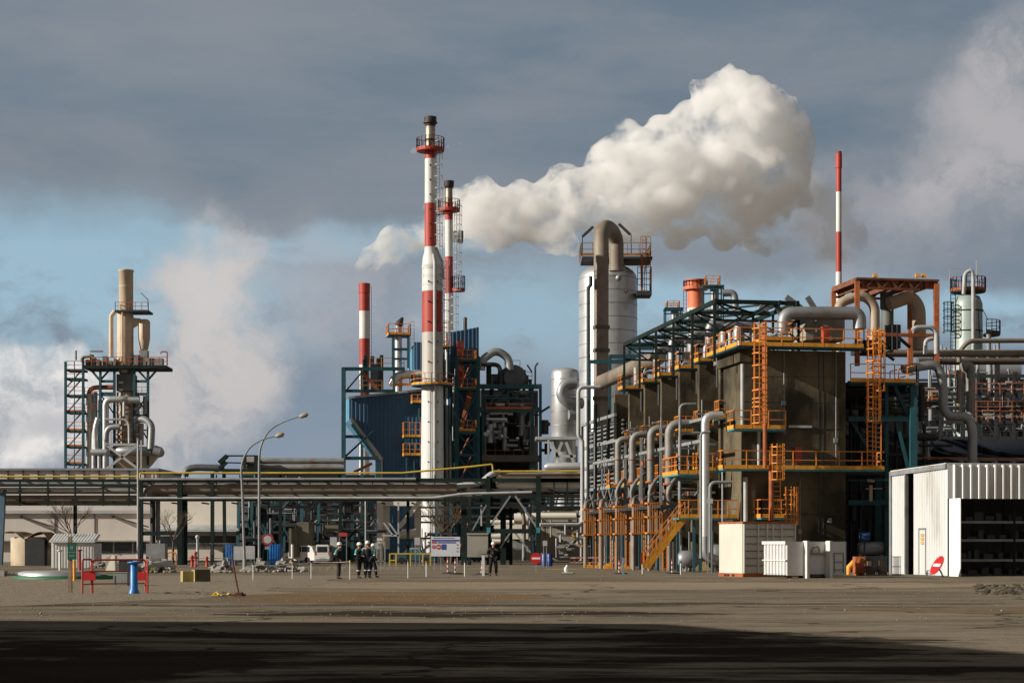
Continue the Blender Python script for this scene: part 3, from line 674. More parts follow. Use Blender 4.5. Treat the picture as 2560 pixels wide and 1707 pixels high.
# conduits, small pipes and valves among the downcomers
t = thing('conduit_bundle', 'bundle of thin grey conduits and valves threaded between the downcomer pipes', 'pipework', B.p(-1.5, 15)); rr = random.Random(77)
o = MB()
for k in range(34):
    v = rr.uniform(1, 36); u = rr.uniform(-2.2, -.3); z0 = rr.choice((0, 4.3, 6.3)); o.tube([B.p(u, v, z0), B.p(u, v, z0+rr.uniform(1.5, 5))], rr.uniform(.03, .07), 6)
o.each('conduit', m_grey, t)
o = MB()
for k in range(26):
    v = rr.uniform(2, 35); z = rr.choice((4.5, 5.3, 7.4, 8.5, 10.1))+rr.uniform(-.2, .2); a = B.p(-2.3, v, z); o.tube([a, a+Uv*rr.uniform(.8, 2.2), a+Uv*1.2+Vector((0, 0, -rr.uniform(.2, .8)))], rr.uniform(.04, .1), 7)
o.each('cross_pipe', m_pipeg, t)
o = MB()
for k in range(22):
    v = rr.uniform(2, 33); c = B.p(-2.2, v, rr.choice((4.6, 5.2, 7.2))+rr.uniform(0, .4)); o.tube([c, c+Vector((0, 0, .28))], .09, 8)
o.each('valve', m_rustor, t)
t = thing('roof_piping', 'tangle of grey pipes and exhausts on the block roof under the canopy', 'pipework', B.p(3, 15, 13.9)); o = MB()
for k in range(30):
    v = rr.uniform(3, 34); u = rr.uniform(.2, 5); z = 13.9+rr.uniform(.3, 2.0); a = B.p(u, v, z); d = rr.choice((Uv, Vv, Uv)); b = a+d*rr.uniform(.8, 3)
    o.tube([Vector((a.x, a.y, 13.7)), a, b, b-Vector((0, 0, .6))], rr.uniform(.06, .2), 8, bend=.3)
o.each('pipe', m_alud, t)

o = MB()
for px, z0, z1 in ((1960, 9.0, 13.7), (2090, 6.5, 13.8), (2000, .2, 5.9)): u = B.u(px, -.06); o.cyl(*B.p(u, -.06)[:2], z0, z1, .035, 6)
for px, z in ((1960, 10.4), (2090, 8.1), (2000, 2.4), (2075, 3.1)): u = B.u(px, -.12); o.box(u-.12, u+.12, -.14, -.005, z, z+.3, B)
o.each('wall_conduit', m_grey, blk)
# ================= RIGHT OF THE BLOCK
uA, uB_ = B.u(2118, .2), B.u(2291, -.4)
rs = thing('steel_platform_frame', 'teal steel frame with an orange platform right of the concrete block', 'steel frame', B.p(uB_, 0))
platform(rs, B, [(uA, -.4), (uB_, -.4), (uB_, 4), (uA, 4)], 11.95, rails=[(0, 1), (1, 2)])
o = MB()
o.bar(B.p(B.u(2283, 0), .0, 0), B.p(B.u(2283, 0), .0, 11.8), .42); o.bar(B.p(B.u(2216, .6), .6, 0), B.p(B.u(2216, .6), .6, 11.8), .22)
o.bar(B.p(B.u(2283, 0), 6, 0), B.p(B.u(2283, 0), 6, 11.8), .4); o.each('post', m_teal, rs)
o = MB()
for py in (958, 1047, 1256, 1200): 
    a, b = B.q(2120, py, .3), B.q(2278 if py != 1256 else 2224, py, .3); o.bar(a, b, .2, .3 if py != 1200 else .12)
o.bar(B.q(2236, 965, .5), B.q(2272, 1045, .5), .22); o.bar(B.q(2240, 1050, .5), B.q(2270, 1170, .5), .22); o.bar(B.q(2130, 1055, .6), B.q(2205, 1180, .6), .12)
o.bar(B.p(uB_-.3, .3, 11.6), B.p(uB_-.3, 6, 11.6), .3)
o.each('beam', m_teal, rs)
# rust roof frame with crane beams
rf = thing('rusty_roof_frame', 'rusty steel portal frame over the big beige elbow ducts', 'steel frame', B.p(B.u(2142, 6), 6, 13.8))
ul, ur = B.u(2143, 6), B.u(2341, 6); zt = B.z(704, ul, 6)
o = MB()
for u, v in ((ul, 6), (ur, 6), (ul, 10.5), (ur, 10.5)): o.bar(B.p(u, v, 13.6), B.p(u, v, zt), .3 if u == ul else .34)
o.each('post', m_rustor, rf)
o = MB()
for v in (6, 10.5):
    o.bar(B.p(ul-.1, v, zt+.2), B.p(ur+.15, v, zt+.2), .25, .14); o.bar(B.p(ul, v, zt-.4), B.p(ur-1.2, v, zt-.45), .2, .14)
    for k in range(8):
        a = ul+(ur-ul-1)*k/8; b = ul+(ur-ul-1)*(k+1)/8; o.bar(B.p(a, v, zt-.4 if k % 2 else zt+.2), B.p(b, v, zt+.2 if k % 2 else zt-.4), .12)
for u in (ul, (ul+ur)/2, ur): o.bar(B.p(u, 6, zt+.1), B.p(u, 10.5, zt+.1), .24, .34)
for k in range(5): u = ul+.4+k*(ur-ul)/5; o.bar(B.p(u, 6, zt-.1), B.p(u, 10.5, zt-.1), .16, .5)
o.build('roof_truss', mat('rusty_steel', (.24, .085, .04), (.12, .05, .03), 1.5, .9), rf)
o = MB(); o.box(ul, ur, 6.15, 6.2, zt-.35, zt+.15, B); o.build('sheeting', mat('rusty_steel'), rf)
o = MB(); 
for px in (2188, 2294, 2310): q = B.q(px, 693, 6); o.box(-.12, .12, -.1, .1, 0, .22, Frame(q.x, q.y)) if 0 else o.bar(q, q+Vector((0, 0, .2)), .3)
o.each('warning_light', m_yellow, rf)
# big ducts
def duct(pts, v, r, m, lb, bend=1., n=18, rings=None, name='elbow_duct', cat='duct'):
    o = MB(); P_ = [B.q(px, py, v+(dv[0] if dv else 0)) for px, py, *dv in pts]; o.tube(P_, r, n, bend=bend, seg=8)
    return one(o, name, m, lb, cat)
duct([(2097, 800), (2097, 757), (2158, 737), (2187, 762), (2187, 862)], 7, .33, m_tan, 'beige swan-neck duct under the left post of the rusty frame', .9)
duct([(2222, 760), (2276, 741), (2297, 768), (2299, 875)], 8, .46, m_tan, 'fat beige elbow duct with shadow stripes under the rusty frame', .9)
duct([(2281, 826), (2290, 819), (2330, 818), (2341, 832), (2341, 885)], 5, .16, m_lgrey, 'short white bent pipe in front of the fat elbow duct', .4)
duct([(2313, 885), (2314, 850), (2332, 846)], 5.5, .14, m_lgrey, 'small white hooked pipe beside the white bent pipe', .4)
duct([(2256, 923), (2345, 909), (2358, 960), (2358, 1040), (2420, 1040), (2431, 1075), (2431, 1190)], 2.5, .30, m_alud, 'grey insulated pipe stepping down behind the corrugated shed', .9)
duct([(2405, 918), (2425, 912), (2427, 960), (2427, 1040)], 9, .32, m_pipeg, 'brownish vertical pipe with an elbow under the long brown pipes', .6)
duct([(2397, 925), (2397, 1040)], 8, .17, m_brown, 'slim brown vertical pipe left of the elbowed brownish pipe', 0)
duct([(2198, 883), (2700, 884)], 12, .27, m_brown, 'long straight brown pipe, upper and thicker of the pair at right', 0, name='long_pipe', cat='pipe')
duct([(2294, 903), (2700, 903)], 14, .25, mat('dark_brown_lagging', (.13, .105, .085), (.09, .075, .06), .5, .7), 'dark brown pipe just beneath the thicker long brown pipe', 0, name='long_pipe', cat='pipe')
duct([(2398, 905), (2398, 880), (2420, 852), (2700, 851)], 13, .17, m_brown, 'thin brown pipe curving up and running right above the long pipes', .9, name='long_pipe', cat='pipe')
o = MB(); v = 9; 
for px0, px1, py0, py1 in ((2200, 2224, 731, 772), (2203, 2234, 768, 880)):
    a = B.q((px0+px1)/2, py1, v); b = B.q((px0+px1)/2, py0, v); o.tube([a, b], (px1-px0)/2/FP*a.y, 16)
one(o, 'fan_housing', mat('dull_green_grey_steel', (.13, .135, .12), (.09, .095, .085), .6, .6), 'dull grey-green cylindrical fan housing between the beige ducts', 'fan')
o = MB(); B.rect(o, 2190, 2345, 833, 841, 5.5, 5.8); one(o, 'walkway_beam', m_rustor, 'rusty horizontal beam at the foot of the rusty frame', 'beam')
o = MB()
B.rect(o, 2225, 2252, 811, 870, 7, 8); B.rect(o, 2160, 2215, 850, 880, 6, 8.5)
o.tube([B.q(2235, 834, 6), B.q(2275, 868, 6)], .12, 8); o.tube([B.q(2190, 868, 4), B.q(2235, 900, 4)], .1, 8)
for px in (2213, 2231, 2243): o.tube([B.q(px, 875, 5), B.q(px, 812, 5)], .05, 6)
one(o, 'roof_pump_skid', m_dark, 'dark pump skid with thin pipes below the beige ducts', 'machinery')
# pale green vessel
F9 = Frame(0, 150, 0)
vx = PX(2420, 150); vs_ = thing('green_vessel', 'pale green tall vessel with a thin pipe over its top, far right', 'vessel', (vx, 150, 0))
o = MB(); rv = 35.5/30; o.lathe(vx, 150, [(rv, 0), (rv, 21.8), (rv*.8, 22.4), (.2, 22.7)], 28); o.build('shell', m_greyg, vs_)
o = MB()
for py in (780, 830, 900): o.lathe(vx, 150, [(rv+.03, PZ(py, 150)), (rv+.03, PZ(py, 150)+.1)], 28)
o.each('band', m_dgreen, vs_)
o = MB(); o.tube([(PX(2412, 148), 148.4, 22.4), P(2412, 683, 148.4), P(2430, 674, 148.4), P(2433, 695, 148.4), P(2433, 880, 148.4)], .16, 10, bend=.5); o.build('overhead_pipe', m_lgrey, vs_)
def ringplat(parent, x, y, z, r0, r1, a0=0, a1=360, fascia=m_yellow, rm=m_orange, n=20, h=1.1, under=m_dark):
    st = max(3, round(n*(a1-a0)/360)); A = [R(a0+(a1-a0)*i/st) for i in range(st+1)]
    o = MB()
    for a, b in zip(A, A[1:]):
        q = [(x+r*math.cos(t), y+r*math.sin(t)) for t, r in ((a, r0), (a, r1), (b, r1), (b, r0))]
        o.hexa([(u_, v_, z-.12) for u_, v_ in q]+[(u_, v_, z) for u_, v_ in q])
    p = o.build('walkway', under, parent)
    pts = [Vector((x+r1*math.cos(t), y+r1*math.sin(t), z)) for t in A]
    o = MB(); toe(o, pts, .22, .05); o.build('toe_board', fascia, p)
    o = MB(); rail(o, pts, h, 1.2, .05); o.build('railing', rm, p)
    return p
ringplat(vs_, vx, 150, PZ(728, 150), 0, rv+.25, fascia=m_rustor, rm=m_dred)
ringplat(vs_, vx+1.0, 149.5, PZ(838, 150), .4, 1.5, -90, 60, fascia=m_dark, rm=m_dark)
o = MB(); ladder(o, (PX(2366, 150), 149.6), PZ(835, 150), PZ(757, 150), (1, 0, 0), .6, .06, .3, True, (0, -1, 0), c0=.1, hoop=.6)
ladder(o, (PX(2380, 150), 149.6), 0, PZ(700, 150), (1, 0, 0), .4, .06, .3, False); o.build('ladder', m_dgreen, vs_)
o = MB(); o.bar(P(2442, 730, 150.5), P(2442, 651, 150.5), .1); o.bar(P(2374, 726, 150), P(2374, 672, 150), .06); o.bar(P(2374, 672, 150), P(2412, 671, 150), .06); o.bar(P(2426, 674, 149), P(2426, 668, 149), .1); o.each('mast', m_lgrey, vs_)
o = MB()
for a, b in (((2455, 770), (2470, 800)), ((2444, 760), (2452, 870))): o.bar(P(*a, 149), P(*b, 149), .05)
o.build('stay', m_dark, vs_)
# far right lattice of structures
lt = thing('process_rack', 'dark multi-level pipe rack with orange railings at the far right', 'pipe rack', (38, 142, 0))
o = MB(); rr = random.Random(11)
for i, px in enumerate((2350, 2405, 2445, 2490, 2535, 2580, 2640)):
    for dy in (0, 6): o.bar(P(px, 1366, 140+dy)-Vector((0, 0, 1.6)), P(px+dy, 905 if i % 2 else 930, 140+dy), .22)
o.each('post', m_dark, lt)
o = MB()
for py in (940, 985, 1020, 1055, 1095, 1148, 1200):
    for dy in (0, 6): o.bar(P(2340, py, 140+dy), P(2660, py, 140+dy), .18, .26)
for k, px in enumerate((2350, 2405, 2445, 2490, 2535, 2580)):
    for py in (940, 1020, 1095): o.bar(P(px, py, 140), P(px+45, py+75, 140), .1); 
o.each('beam', m_dark, lt)
o = MB()
for py in (985, 1030, 1054): rail(o, [P(2440, py, 139.8), P(2620, py, 139.8)], .85, .9, .05)
rail(o, [P(2372, 944, 138), P(2404, 944, 138)], 1.0, .5, .06); o.build('railing', m_rustor, lt)
o = MB()
for k in range(60):
    px = rr.uniform(2300, 2600); py = rr.uniform(930, 1080); Y = rr.uniform(141, 149); L = rr.uniform(.8, 4); r = rr.uniform(.06, .2)
    a = P(px, py, Y); d = Vector((1, 0, 0)) if rr.random() < .6 else Vector((0, 0, 1)); o.tube([a, a+d*L], r, 6)
o.each('pipe', m_grey, lt)
o = MB(); 
for (px, py, dx, r, Y) in ((2480, 925, 130, 1.1, 150), (2560, 1000, 80, .5, 147)): o.tube([P(px-dx/2, py, Y), P(px+dx/2, py, Y)], r, 14)
o.each('exchanger', m_alud, lt)
o = MB(); o.tube([P(2326, 1122, 132)-Vector((0, 0, 0)), P(2331, 1122, 132), P(2700, 1122, 132)], [.3, .72, .72], 18); one(o, 'horizontal_vessel', mat('dark_blue_lagging', (.014, .017, .026), (.010, .012, .018), .5, .95, spec=0.1), 'long dark blue-grey horizontal vessel above the shed roof', 'vessel')
o = MB(); B.rect(o, 2288, 2700, 1143, 1147, 9, 9.1); one(o, 'railing_bar', m_rustor, 'thin orange handrail line running just above the shed roof', 'railing')
# black backing in place of the shaded interior behind frame
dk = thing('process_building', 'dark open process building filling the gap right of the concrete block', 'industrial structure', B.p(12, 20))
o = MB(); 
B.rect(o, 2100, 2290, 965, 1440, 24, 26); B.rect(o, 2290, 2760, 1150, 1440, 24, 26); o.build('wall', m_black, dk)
o = MB()
for px in (2126, 2150, 2185, 2240, 2262, 2310): B.rect(o, px, px+5, 975, 1432, 10, 10.3)
for py in (1010, 1090, 1160, 1230, 1300): B.rect(o, 2112, 2330, py, py+5, 10.5, 10.8)
o.each('column', m_dark, dk)
o = MB(); rr = random.Random(21)
for k in range(46):
    px = rr.uniform(2118, 2330); py = rr.uniform(985, 1400); v = rr.uniform(5, 12); r = rr.uniform(.05, .25); L = rr.uniform(.5, 3); a = B.q(px, py, v)
    a.z = max(a.z, r+.05); d = Uv if rr.random() < .45 else Vector((0, 0, 1)); o.tube([a, a+d*L], r, 8)
o.each('pipe', m_dark, dk)
o = MB(); o.box(B.u(2112, 2), B.u(2290, 2), 2, 23, 11.6, 11.75, B); o.box(B.u(2112, 2), B.u(2250, 2), 2, 23, 6.2, 6.35, B); o.each('floor_slab', m_dark, dk)
# ground level kit between block and shed
o = MB(); v = -1.0; a = B.q(2150, 1340, v); b = B.q(2172, 1340, v); o.tube([a, a.lerp(b, .1), b], [.15, .28, .28], 12); o.bar(a.lerp(b, .5)-Vector((0, 0, .2)), Vector((a.lerp(b, .5).x, a.y, 0)), .1)
one(o, 'blue_pump', mat('dull_blue_paint', (.02, .07, .22), (.015, .05, .15), 2, .5), 'small dull blue pump on a thin stand right of the containers', 'pump')
o = MB(); a = B.q(2150, 1370, 1); b = B.q(2205, 1370, 1); o.tube([a-Uv*.15, a, b, b+Uv*.15], [.2, .42, .42, .2], 14); o.bar(a, Vector((a.x, a.y, 0)), .2); o.bar(b, Vector((b.x, b.y, 0)), .2)
one(o, 'small_vessel', m_alud, 'small grey horizontal vessel behind the blue pump', 'vessel')
o = MB(); o.tube([P(2177, 1252, 113), P(2177, 1212, 113)], .11, 10); o.tube([P(2164, 1221, 113), P(2206, 1221, 113)], .04, 6); o.tube([P(2168, 1200, 113), P(2186, 1202, 113)], .1, 8); one(o, 'valve_post', m_tan, 'beige valve standpipe with a crossbar on the teal beam', 'valve')
o = MB(); o.tube([P(2121, 1436, 101), P(2122, 1418, 101), P(2134, 1405, 101), P(2150, 1404, 101)], [.1, .16, .16, .12], 12); one(o, 'yellow_hose_reel', m_yellow, 'yellow curved hood lying right of the low white container', 'equipment')
o = MB(); x = PX(2152, 100); o.box(x-.3, x+.25, 100, 100.8, .12, 1.05); o.bar((x-.3, 99.95, .1), (x-.05, 99.95, 1.0), .08); o.box(x-.25, x-.1, 100, 100.8, 0, .12); o.box(x+.05, x+.2, 100, 100.8, 0, .12); one(o, 'rusty_crate', m_rustor, 'rusty orange steel crate beside the yellow hood', 'crate')
for k, (p0_, p1_) in enumerate(((2166, 2192), (2196, 2221), (2236, 2252))):
    o = MB(); Y = 99.5; x0, x1 = PX(p0_, Y), PX(p1_, Y)
    for z in (.05, .5, 1.05):
        for a, b in (((x0, Y), (x1, Y)), ((x1, Y), (x1, Y+.6)), ((x1, Y+.6), (x0, Y+.6)), ((x0, Y+.6), (x0, Y))): o.bar((*a, z), (*b, z), .035)
    for i in range(7):
        x = x0+(x1-x0)*i/6; o.bar((x, Y, .05), (x, Y, 1.05), .02); o.bar((x, Y+.6, .05), (x, Y+.6, 1.05), .02)
    c = thing('wire_cage', ('wire mesh cage nearest the rusty crate', 'middle wire mesh cage next to the shed post', 'empty wire cage against the shed wall')[k], 'cage', (x0, Y, 0), 'wire mesh cages by the shed')
    o.build('wire_frame', m_dark, c)
    if k < 2:
        o = MB(); rr = random.Random(k); o.box(x0+.06, x1-.06, Y+.08, Y+.52, .08, .35+.2*k); o.box(x0+.1, x0+.3, Y+.1, Y+.4, .35+.2*k, .8); o.build('scrap', m_straw, c)
# ================= SHED
S = Frame(PX(2369, 98), 98, 9.9)
sh = thing('corrugated_shed', 'white corrugated metal shed with a tall open front at the right edge', 'shed', S.p(0, 0))
zt = 6.05; Lv = 7.9; gv0 = S.vu(2266, 0); gv1 = S.vu(2284, 0)
Lv = S.vu(2230, 0)
sheet = MB(); sheet.corr(S.p(0, gv0-.0), S.p(0, .0), 0, 5.85, .34, .045); 
sheet = MB(); sheet.corr(S.p(0, gv1), S.p(0, .02), .02, 5.85, .34, .05); w1 = sheet.build('wall', m_corr, sh)
sheet = MB(); sheet.corr(S.p(0, Lv), S.p(0, gv0), .02, 5.75, .34, .05); sheet.build('wall', m_corr, sh)
o = MB(); 
o.box(-.12, .05, Lv-.1, Lv+.15, 0, 6.0, S); o.box(-.1, .1, gv0-.05, gv0+.1, 0, 5.8, S); o.each('corner_post', m_grey, sh)
o = MB(); o.hexa([S.p(-.14, 0, 5.85), S.p(.1, 0, 5.85), S.p(.1, Lv+.1, 5.75), S.p(-.14, Lv+.1, 5.75), S.p(-.14, 0, 6.12), S.p(.1, 0, 6.12), S.p(.1, Lv+.1, 6.0), S.p(-.14, Lv+.1, 6.0)]); o.build('gable_trim', m_grey, sh)
o = MB(); o.corr(S.p(0, -.02), S.p(14, -.02), 4.22, 6.08, .47, .09, .03, .78); o.build('fascia', m_corr, sh)
o = MB(); o.corr(S.p(0, -.06), S.p(-.06, -1.75), .0, 4.2, .5, .03) if 0 else None
e = P(2401, 1366, 96.3); a0 = S.p(0, -.2); o.corr((a0.x, a0.y), (e.x, e.y), .0, 4.2, .45, .03); o.build('door_leaf', mat('bright_white_sheet', (.80, .80, .77), (.76, .76, .73), .3, .5), sh)
o = MB(); o.hexa([S.p(-.1, 0, 6.1), S.p(14, 0, 6.1), S.p(14, Lv, 6.0), S.p(-.1, Lv, 6.0), S.p(-.1, 0, 6.16), S.p(14, 0, 6.16), S.p(14, Lv, 6.06), S.p(-.1, Lv, 6.06)]); o.build('roof', m_corr, sh)
o = MB(); k = 0
u = .2
while u < 14: o.box(u, u+.9, Lv-.1, Lv, 0, 6, S); u += 1.0 if k % 2 else .93; k += 1
o.build('back_wall', m_dark, sh)  # dark colour gives the open shed interior its shade
o = MB(); o.box(13.9, 14, 0, Lv, 0, 6, S); o.build('wall', m_corr, sh)
o = MB(); vd0, vd1 = S.vu(2300, 0), S.vu(2317, 0)
for v in (vd0, vd1): o.box(-.09, -.055, v-.03, v+.03, .05, PZ(1319, 100.5), S)
o.box(-.1, -.055, vd1, vd0, PZ(1320, 100.5)-.05, PZ(1320, 100.5)+.03, S); d_ = o.build('door_frame', m_grey, sh)
o = MB(); vm_ = (vd0+vd1)/2
for k in range(3): o.box(-.085, -.06, vm_-.22, vm_+.22, 1.75+k*.22, 1.9+k*.22, S)
o.build('door_notice', mat('orange_notice', (.75, .45, .15), None, 2, .6), d_)
o = MB()
for k in range(4): u = .5+k*1.0; o.box(u, u+.16, Lv-.45, Lv-.4, 1.4+.1*k, 5.0, S)
o.each('pale_light_strip', m_corr, sh)  # pale strips stand in for daylight through gaps in the wall
sk = thing('storage_rack', 'dark steel storage rack full of parts inside the open shed', 'shelving', S.p(1, 1.5))
o = MB()
for u in (.35, 4.2, 8.0):
    for v in (.7, 2.1): o.bar(S.p(u, v, 0), S.p(u, v, 4.1), .12)
o.each('upright', m_dgreen, sk)
o = MB()
for z in (.85, 1.95, 2.95):
    for v in (.7, 2.1): o.bar(S.p(.35, v, z), S.p(8, v, z), .07, .13)
o.each('shelf_beam', m_grey, sk)
rr = random.Random(3)
for z in (.85, 1.95, 2.95, .0):
    o = MB(); u = .5
    while u < 7.6:
        w = rr.uniform(.2, .6); o.box(u, u+w, .8, 1.9, z+.07, z+.07+rr.uniform(.1, .5), S); u += w+rr.uniform(.05, .5)
    sb = o.build('stored_part', m_dark, sk)
# no entry sign leaning
def no_entry(name, label, c, r, ax, bx, group, post=None):
    t = thing(name, label, 'sign', (c.x, c.y, 0), group); ax = Vector(ax).normalized(); bx = (Vector(bx)-ax*Vector(bx).dot(ax)).normalized(); nn = bx.cross(ax).normalized()
    if nn.y > 0: nn = -nn
    o = MB(); ring = [c+(ax*math.cos(2*math.pi*k/28)+bx*math.sin(2*math.pi*k/28))*r for k in range(28)]
    o.prism([p+nn*.01 for p in ring], -nn*.03); o.build('disc', mat('sign_red', (.50, .02, .025), (.45, .018, .02), 1, .4), t)
    o = MB(); q = [c+bx*r*.72*a+ax*r*.15*b+nn*.014 for a, b in ((-1, -1), (1, -1), (1, 1), (-1, 1))]; o.prism(q, nn*.006); o.build('white_bar', mat('sign_white', (.8, .8, .78), (.76, .76, .74), 1, .4), t)
    o = MB()
    if post: o.bar(post, c-nn*.05, .06)
    else: o.bar((c.x, c.y+.05, 0), c-nn*.05, .06)
    o.build('post', m_grey, t); return t
c = P(2342.5, 1412.5, 95.5); c.z = .62
no_entry('no_entry_sign', 'no entry sign leaning askew against the white shed wall', c, .56, Vector((-.85, -.2, .48)).cross(Vector((-.23, .97, 0))), (-.23, .97, 0), 'no entry signs in the yard', Vector((c.x+.4, c.y+.3, 0)))
# ================= CONTAINERS
def cont(x, y, deg): return Frame(x, y, deg)
T1 = Frame(PX(1857, 95), 95, 23.9)
ct = thing('shipping_container', 'tall off-white container with brown steel rims left of the low white one', 'container', T1.p(0, 0))
o = MB(); o.corr(T1.p(.0, 2.44), T1.p(.0, .05), .2, 2.85, .5, .02); o.build('end_wall', m_cont, ct)
o = MB(); L = 3.27; o.box(.03, L, .02, 2.4, .2, 2.82, T1); o.build('side_wall', mat('shaded_container_panel', (.56, .53, .46), (.46, .43, .37), .8, .7, c3=(.2, .15, .1), c3amt=.6, c3sc=1.1, c3thr=.58), ct)  # shade put into a greyer long side; grime is its own
o = MB()
for u in (.05, .9, 1.45, 1.8, 2.35, 3.2): o.box(u, u+.07, -.06, .02, .2, 2.82, T1)
o.each('rib', m_cont, ct)
o = MB()
for k in range(1, 7): o.box(.12, L-.05, -.02, .02, .2+k*.385, .2+k*.385+.035, T1)
o.each('groove', m_rustor if 0 else mat('grime', (.14, .12, .09)), ct)
o = MB()
for z0, z1 in ((.0, .2), (2.83, 2.93)):
    o.box(-.03, L+.03, -.07, .08, z0, z1, T1); o.box(-.04, .08, .0, 2.46, z0, z1, T1); o.box(-.03, L, 2.36, 2.46, z0, z1, T1)
o.each('rim_beam', m_rustor, ct)
o = MB()
for v in (.8, 1.3, 1.6): o.box(-.06, -.035, v, v+.22, .03, .14, T1)
o.each('fork_pocket', m_black, ct)
o = MB(); o.box(0, L, .08, 2.36, 2.83, 2.9, T1); o.build('roof', m_cont, ct)
T2 = Frame(PX(1967.5, 91), 91, 23.9)
c2 = thing('hooklift_container', 'low white ribbed hook-lift container in front of the tall one', 'container', T2.p(0, 0))
o = MB(); o.corr(T2.p(0, 2.2), T2.p(0, .03), .17, 1.86, .3, .07); 
o.box(-.1, .0, .0, 2.2, .88, .94, T2); o.box(-.11, .02, 0, 2.22, 1.72, 1.88, T2); o.build('end_wall', m_skip, c2)
L = 3.58; uu1 = T2.u(2012, 0); uu2 = T2.u(2069, 0); o = MB()
o.box(.02, uu1, 0, .08, .14, 1.86, T2); o.box(uu1, uu2, .2, .27, .2, 1.86, T2); o.box(uu2, L, 0, .08, .14, 1.86, T2); o.box(L-.06, L, .0, 2.2, .2, 1.86, T2); o.box(0, L, 2.14, 2.2, .2, 1.86, T2)
o.each('side_panel', m_skip, c2)
o = MB()
for u in (uu1, uu2): o.box(u-.06, u+.1, -.3, .08, .0, 1.9, T2)
o.box(uu1+.05, uu1+.08, .0, .6, .1, 1.85, T2); o.box(uu2-.02, uu2+.02, .0, .6, .1, 1.85, T2); o.each('front_post', m_skip, c2)
o = MB(); o.box(uu1, uu2, .08, .18, 1.2, 1.3, T2); o.tube([T2.p((uu1+uu2)/2-.25, .1, 1.3), T2.p((uu1+uu2)/2-.1, .05, 1.62), T2.p((uu1+uu2)/2+.2, .05, 1.6), T2.p((uu1+uu2)/2+.25, .1, 1.3)], .04, 8, bend=.15); o.build('hook_bar', m_brown, c2)
o = MB(); o.box(0, L, .3, 1.9, .12, .25, T2); o.box(uu1, uu2, .2, .6, .03, .1, T2); o.each('floor', m_dark, c2)
o = MB(); um = (uu2+L)/2+.05
for d in (-.25, .3): o.box(um+d, um+d+.04, -.05, .0, .25, 1.3, T2)
for z in (.4, .8, 1.25): o.box(um-.25, um+.34, -.055, -.01, z, z+.04, T2)
o.build('ladder', m_grey, c2)
o = MB(); 
for u in (.4, 1.6): o.tube([T2.p(u, .3, .1), T2.p(u, .55, .1)], .1, 10)
o.each('roller', m_rustor, c2)
# fire cabinets
for (a, b, c_, d, v, lb) in ((2056, 2075, 818, 855, -.25, 'red fire cabinet on the top walkway by the roof house'), (1988, 2005, 1119, 1158, -.3, 'dark red fire cabinet on the middle walkway')):
    o = MB(); B.rect(o, a, b, c_, d, v, v+.25); uc = B.u(a, v); zz = B.z(c_, uc, v); o.box(uc-.02, B.u(b, v)+.02, v-.02, v+.27, zz, zz+.05, B); o.box(uc+.1, uc+.34, v-.015, v, zz-.5, zz-.2, B)
    one(o, 'fire_cabinet', m_red, lb, 'fire cabinet')

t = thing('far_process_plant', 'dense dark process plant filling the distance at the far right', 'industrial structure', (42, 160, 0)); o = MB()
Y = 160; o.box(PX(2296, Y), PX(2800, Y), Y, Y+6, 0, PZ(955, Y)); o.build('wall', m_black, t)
o = MB(); rr = random.Random(91)
for k in range(14): px = 2300+k*22+rr.uniform(-6, 6); o.bar((PX(px, 157), 157, 0), P(px, rr.uniform(905, 960), 157), .16)
for py in (950, 975, 1000, 1040, 1075): o.bar(P(2296, py, 156.5), P(2700, py, 156.5), .14, .2)
o.each('column', m_dark, t)
o = MB()
for k in range(70):
    a = P(rr.uniform(2300, 2570), rr.uniform(925, 1085), rr.uniform(150, 156)); d = Vector((1, 0, 0)) if rr.random() < .6 else Vector((0, 0, 1)); o.tube([a, a+d*rr.uniform(.6, 3.2)], rr.uniform(.05, .16), 6)
o.each('pipe', m_alud, t)
o = MB()
for py, a, b in ((1020, 2440, 2600), (1050, 2440, 2600), (1000, 2310, 2350), (1020, 2320, 2352)): rail(o, [P(a, py, 149), P(b, py, 149)], .8, .8, .06)
o.build('railing', m_orange, t)
# ================= STACKS
def banded(t, x, y, segs, n=24, name='band'):
    """segs: (z0, z1, r0, r1, mat) from bottom to top"""
    for z0, z1, r0, r1, m in segs:
        o = MB(); o.lathe(x, y, [(r0, z0), (r1, z1)], n); o.build(name, m, t)
# main chimney
Y = 185; cx = PX(1081, Y); k = Y/FP; z_ = lambda py: PZ(py, Y)
ch = thing('chimney', 'tallest red and white banded chimney with a sooty tip', 'chimney', (cx, Y, 0), 'red and white banded stacks')
banded(ch, cx, Y, [(0, z_(1168), 1.17, 1.17, m_white), (z_(1168), z_(962), 1.17, 1.1, m_white), (z_(962), z_(832), 1.08, 1.08, m_stack), (z_(832), z_(729), 1.08, 1.07, m_red), (z_(729), z_(660), 1.07, 1.05, m_white)])
cu = PX(1076, Y)
o = MB(); 
prof = [(cx, 1.05, 660), (cx-.1, .9, 645), (cu, .62, 630), (cu, .6, 618)]
vs = [(x+r*math.cos(2*math.pi*i/24), Y+r*math.sin(2*math.pi*i/24), z_(py)) for x, r, py in prof for i in range(24)]
o.add(vs, [(j*24+i, j*24+(i+1) % 24, (j+1)*24+(i+1) % 24, (j+1)*24+i) for j in range(3) for i in range(24)], True); o.build('cone', m_white, ch)
banded(ch, cu, Y, [(z_(618), z_(509), .6, .59, m_red), (z_(509), z_(398), .58, .57, m_white), (z_(398), z_(367), .57, .57, m_red), (z_(367), z_(317), .5, .5, m_burnt), (z_(317), z_(306), .5, .62, m_soot), (z_(306), z_(293), .62, .64, m_soot)])
o = MB(); o.lathe(cu, Y, [(.72, z_(309)), (.72, z_(306))]); o.lathe(cu, Y, [(.6, z_(352)), (.6, z_(349))]); o.each('collar', m_soot, ch)
o = MB()
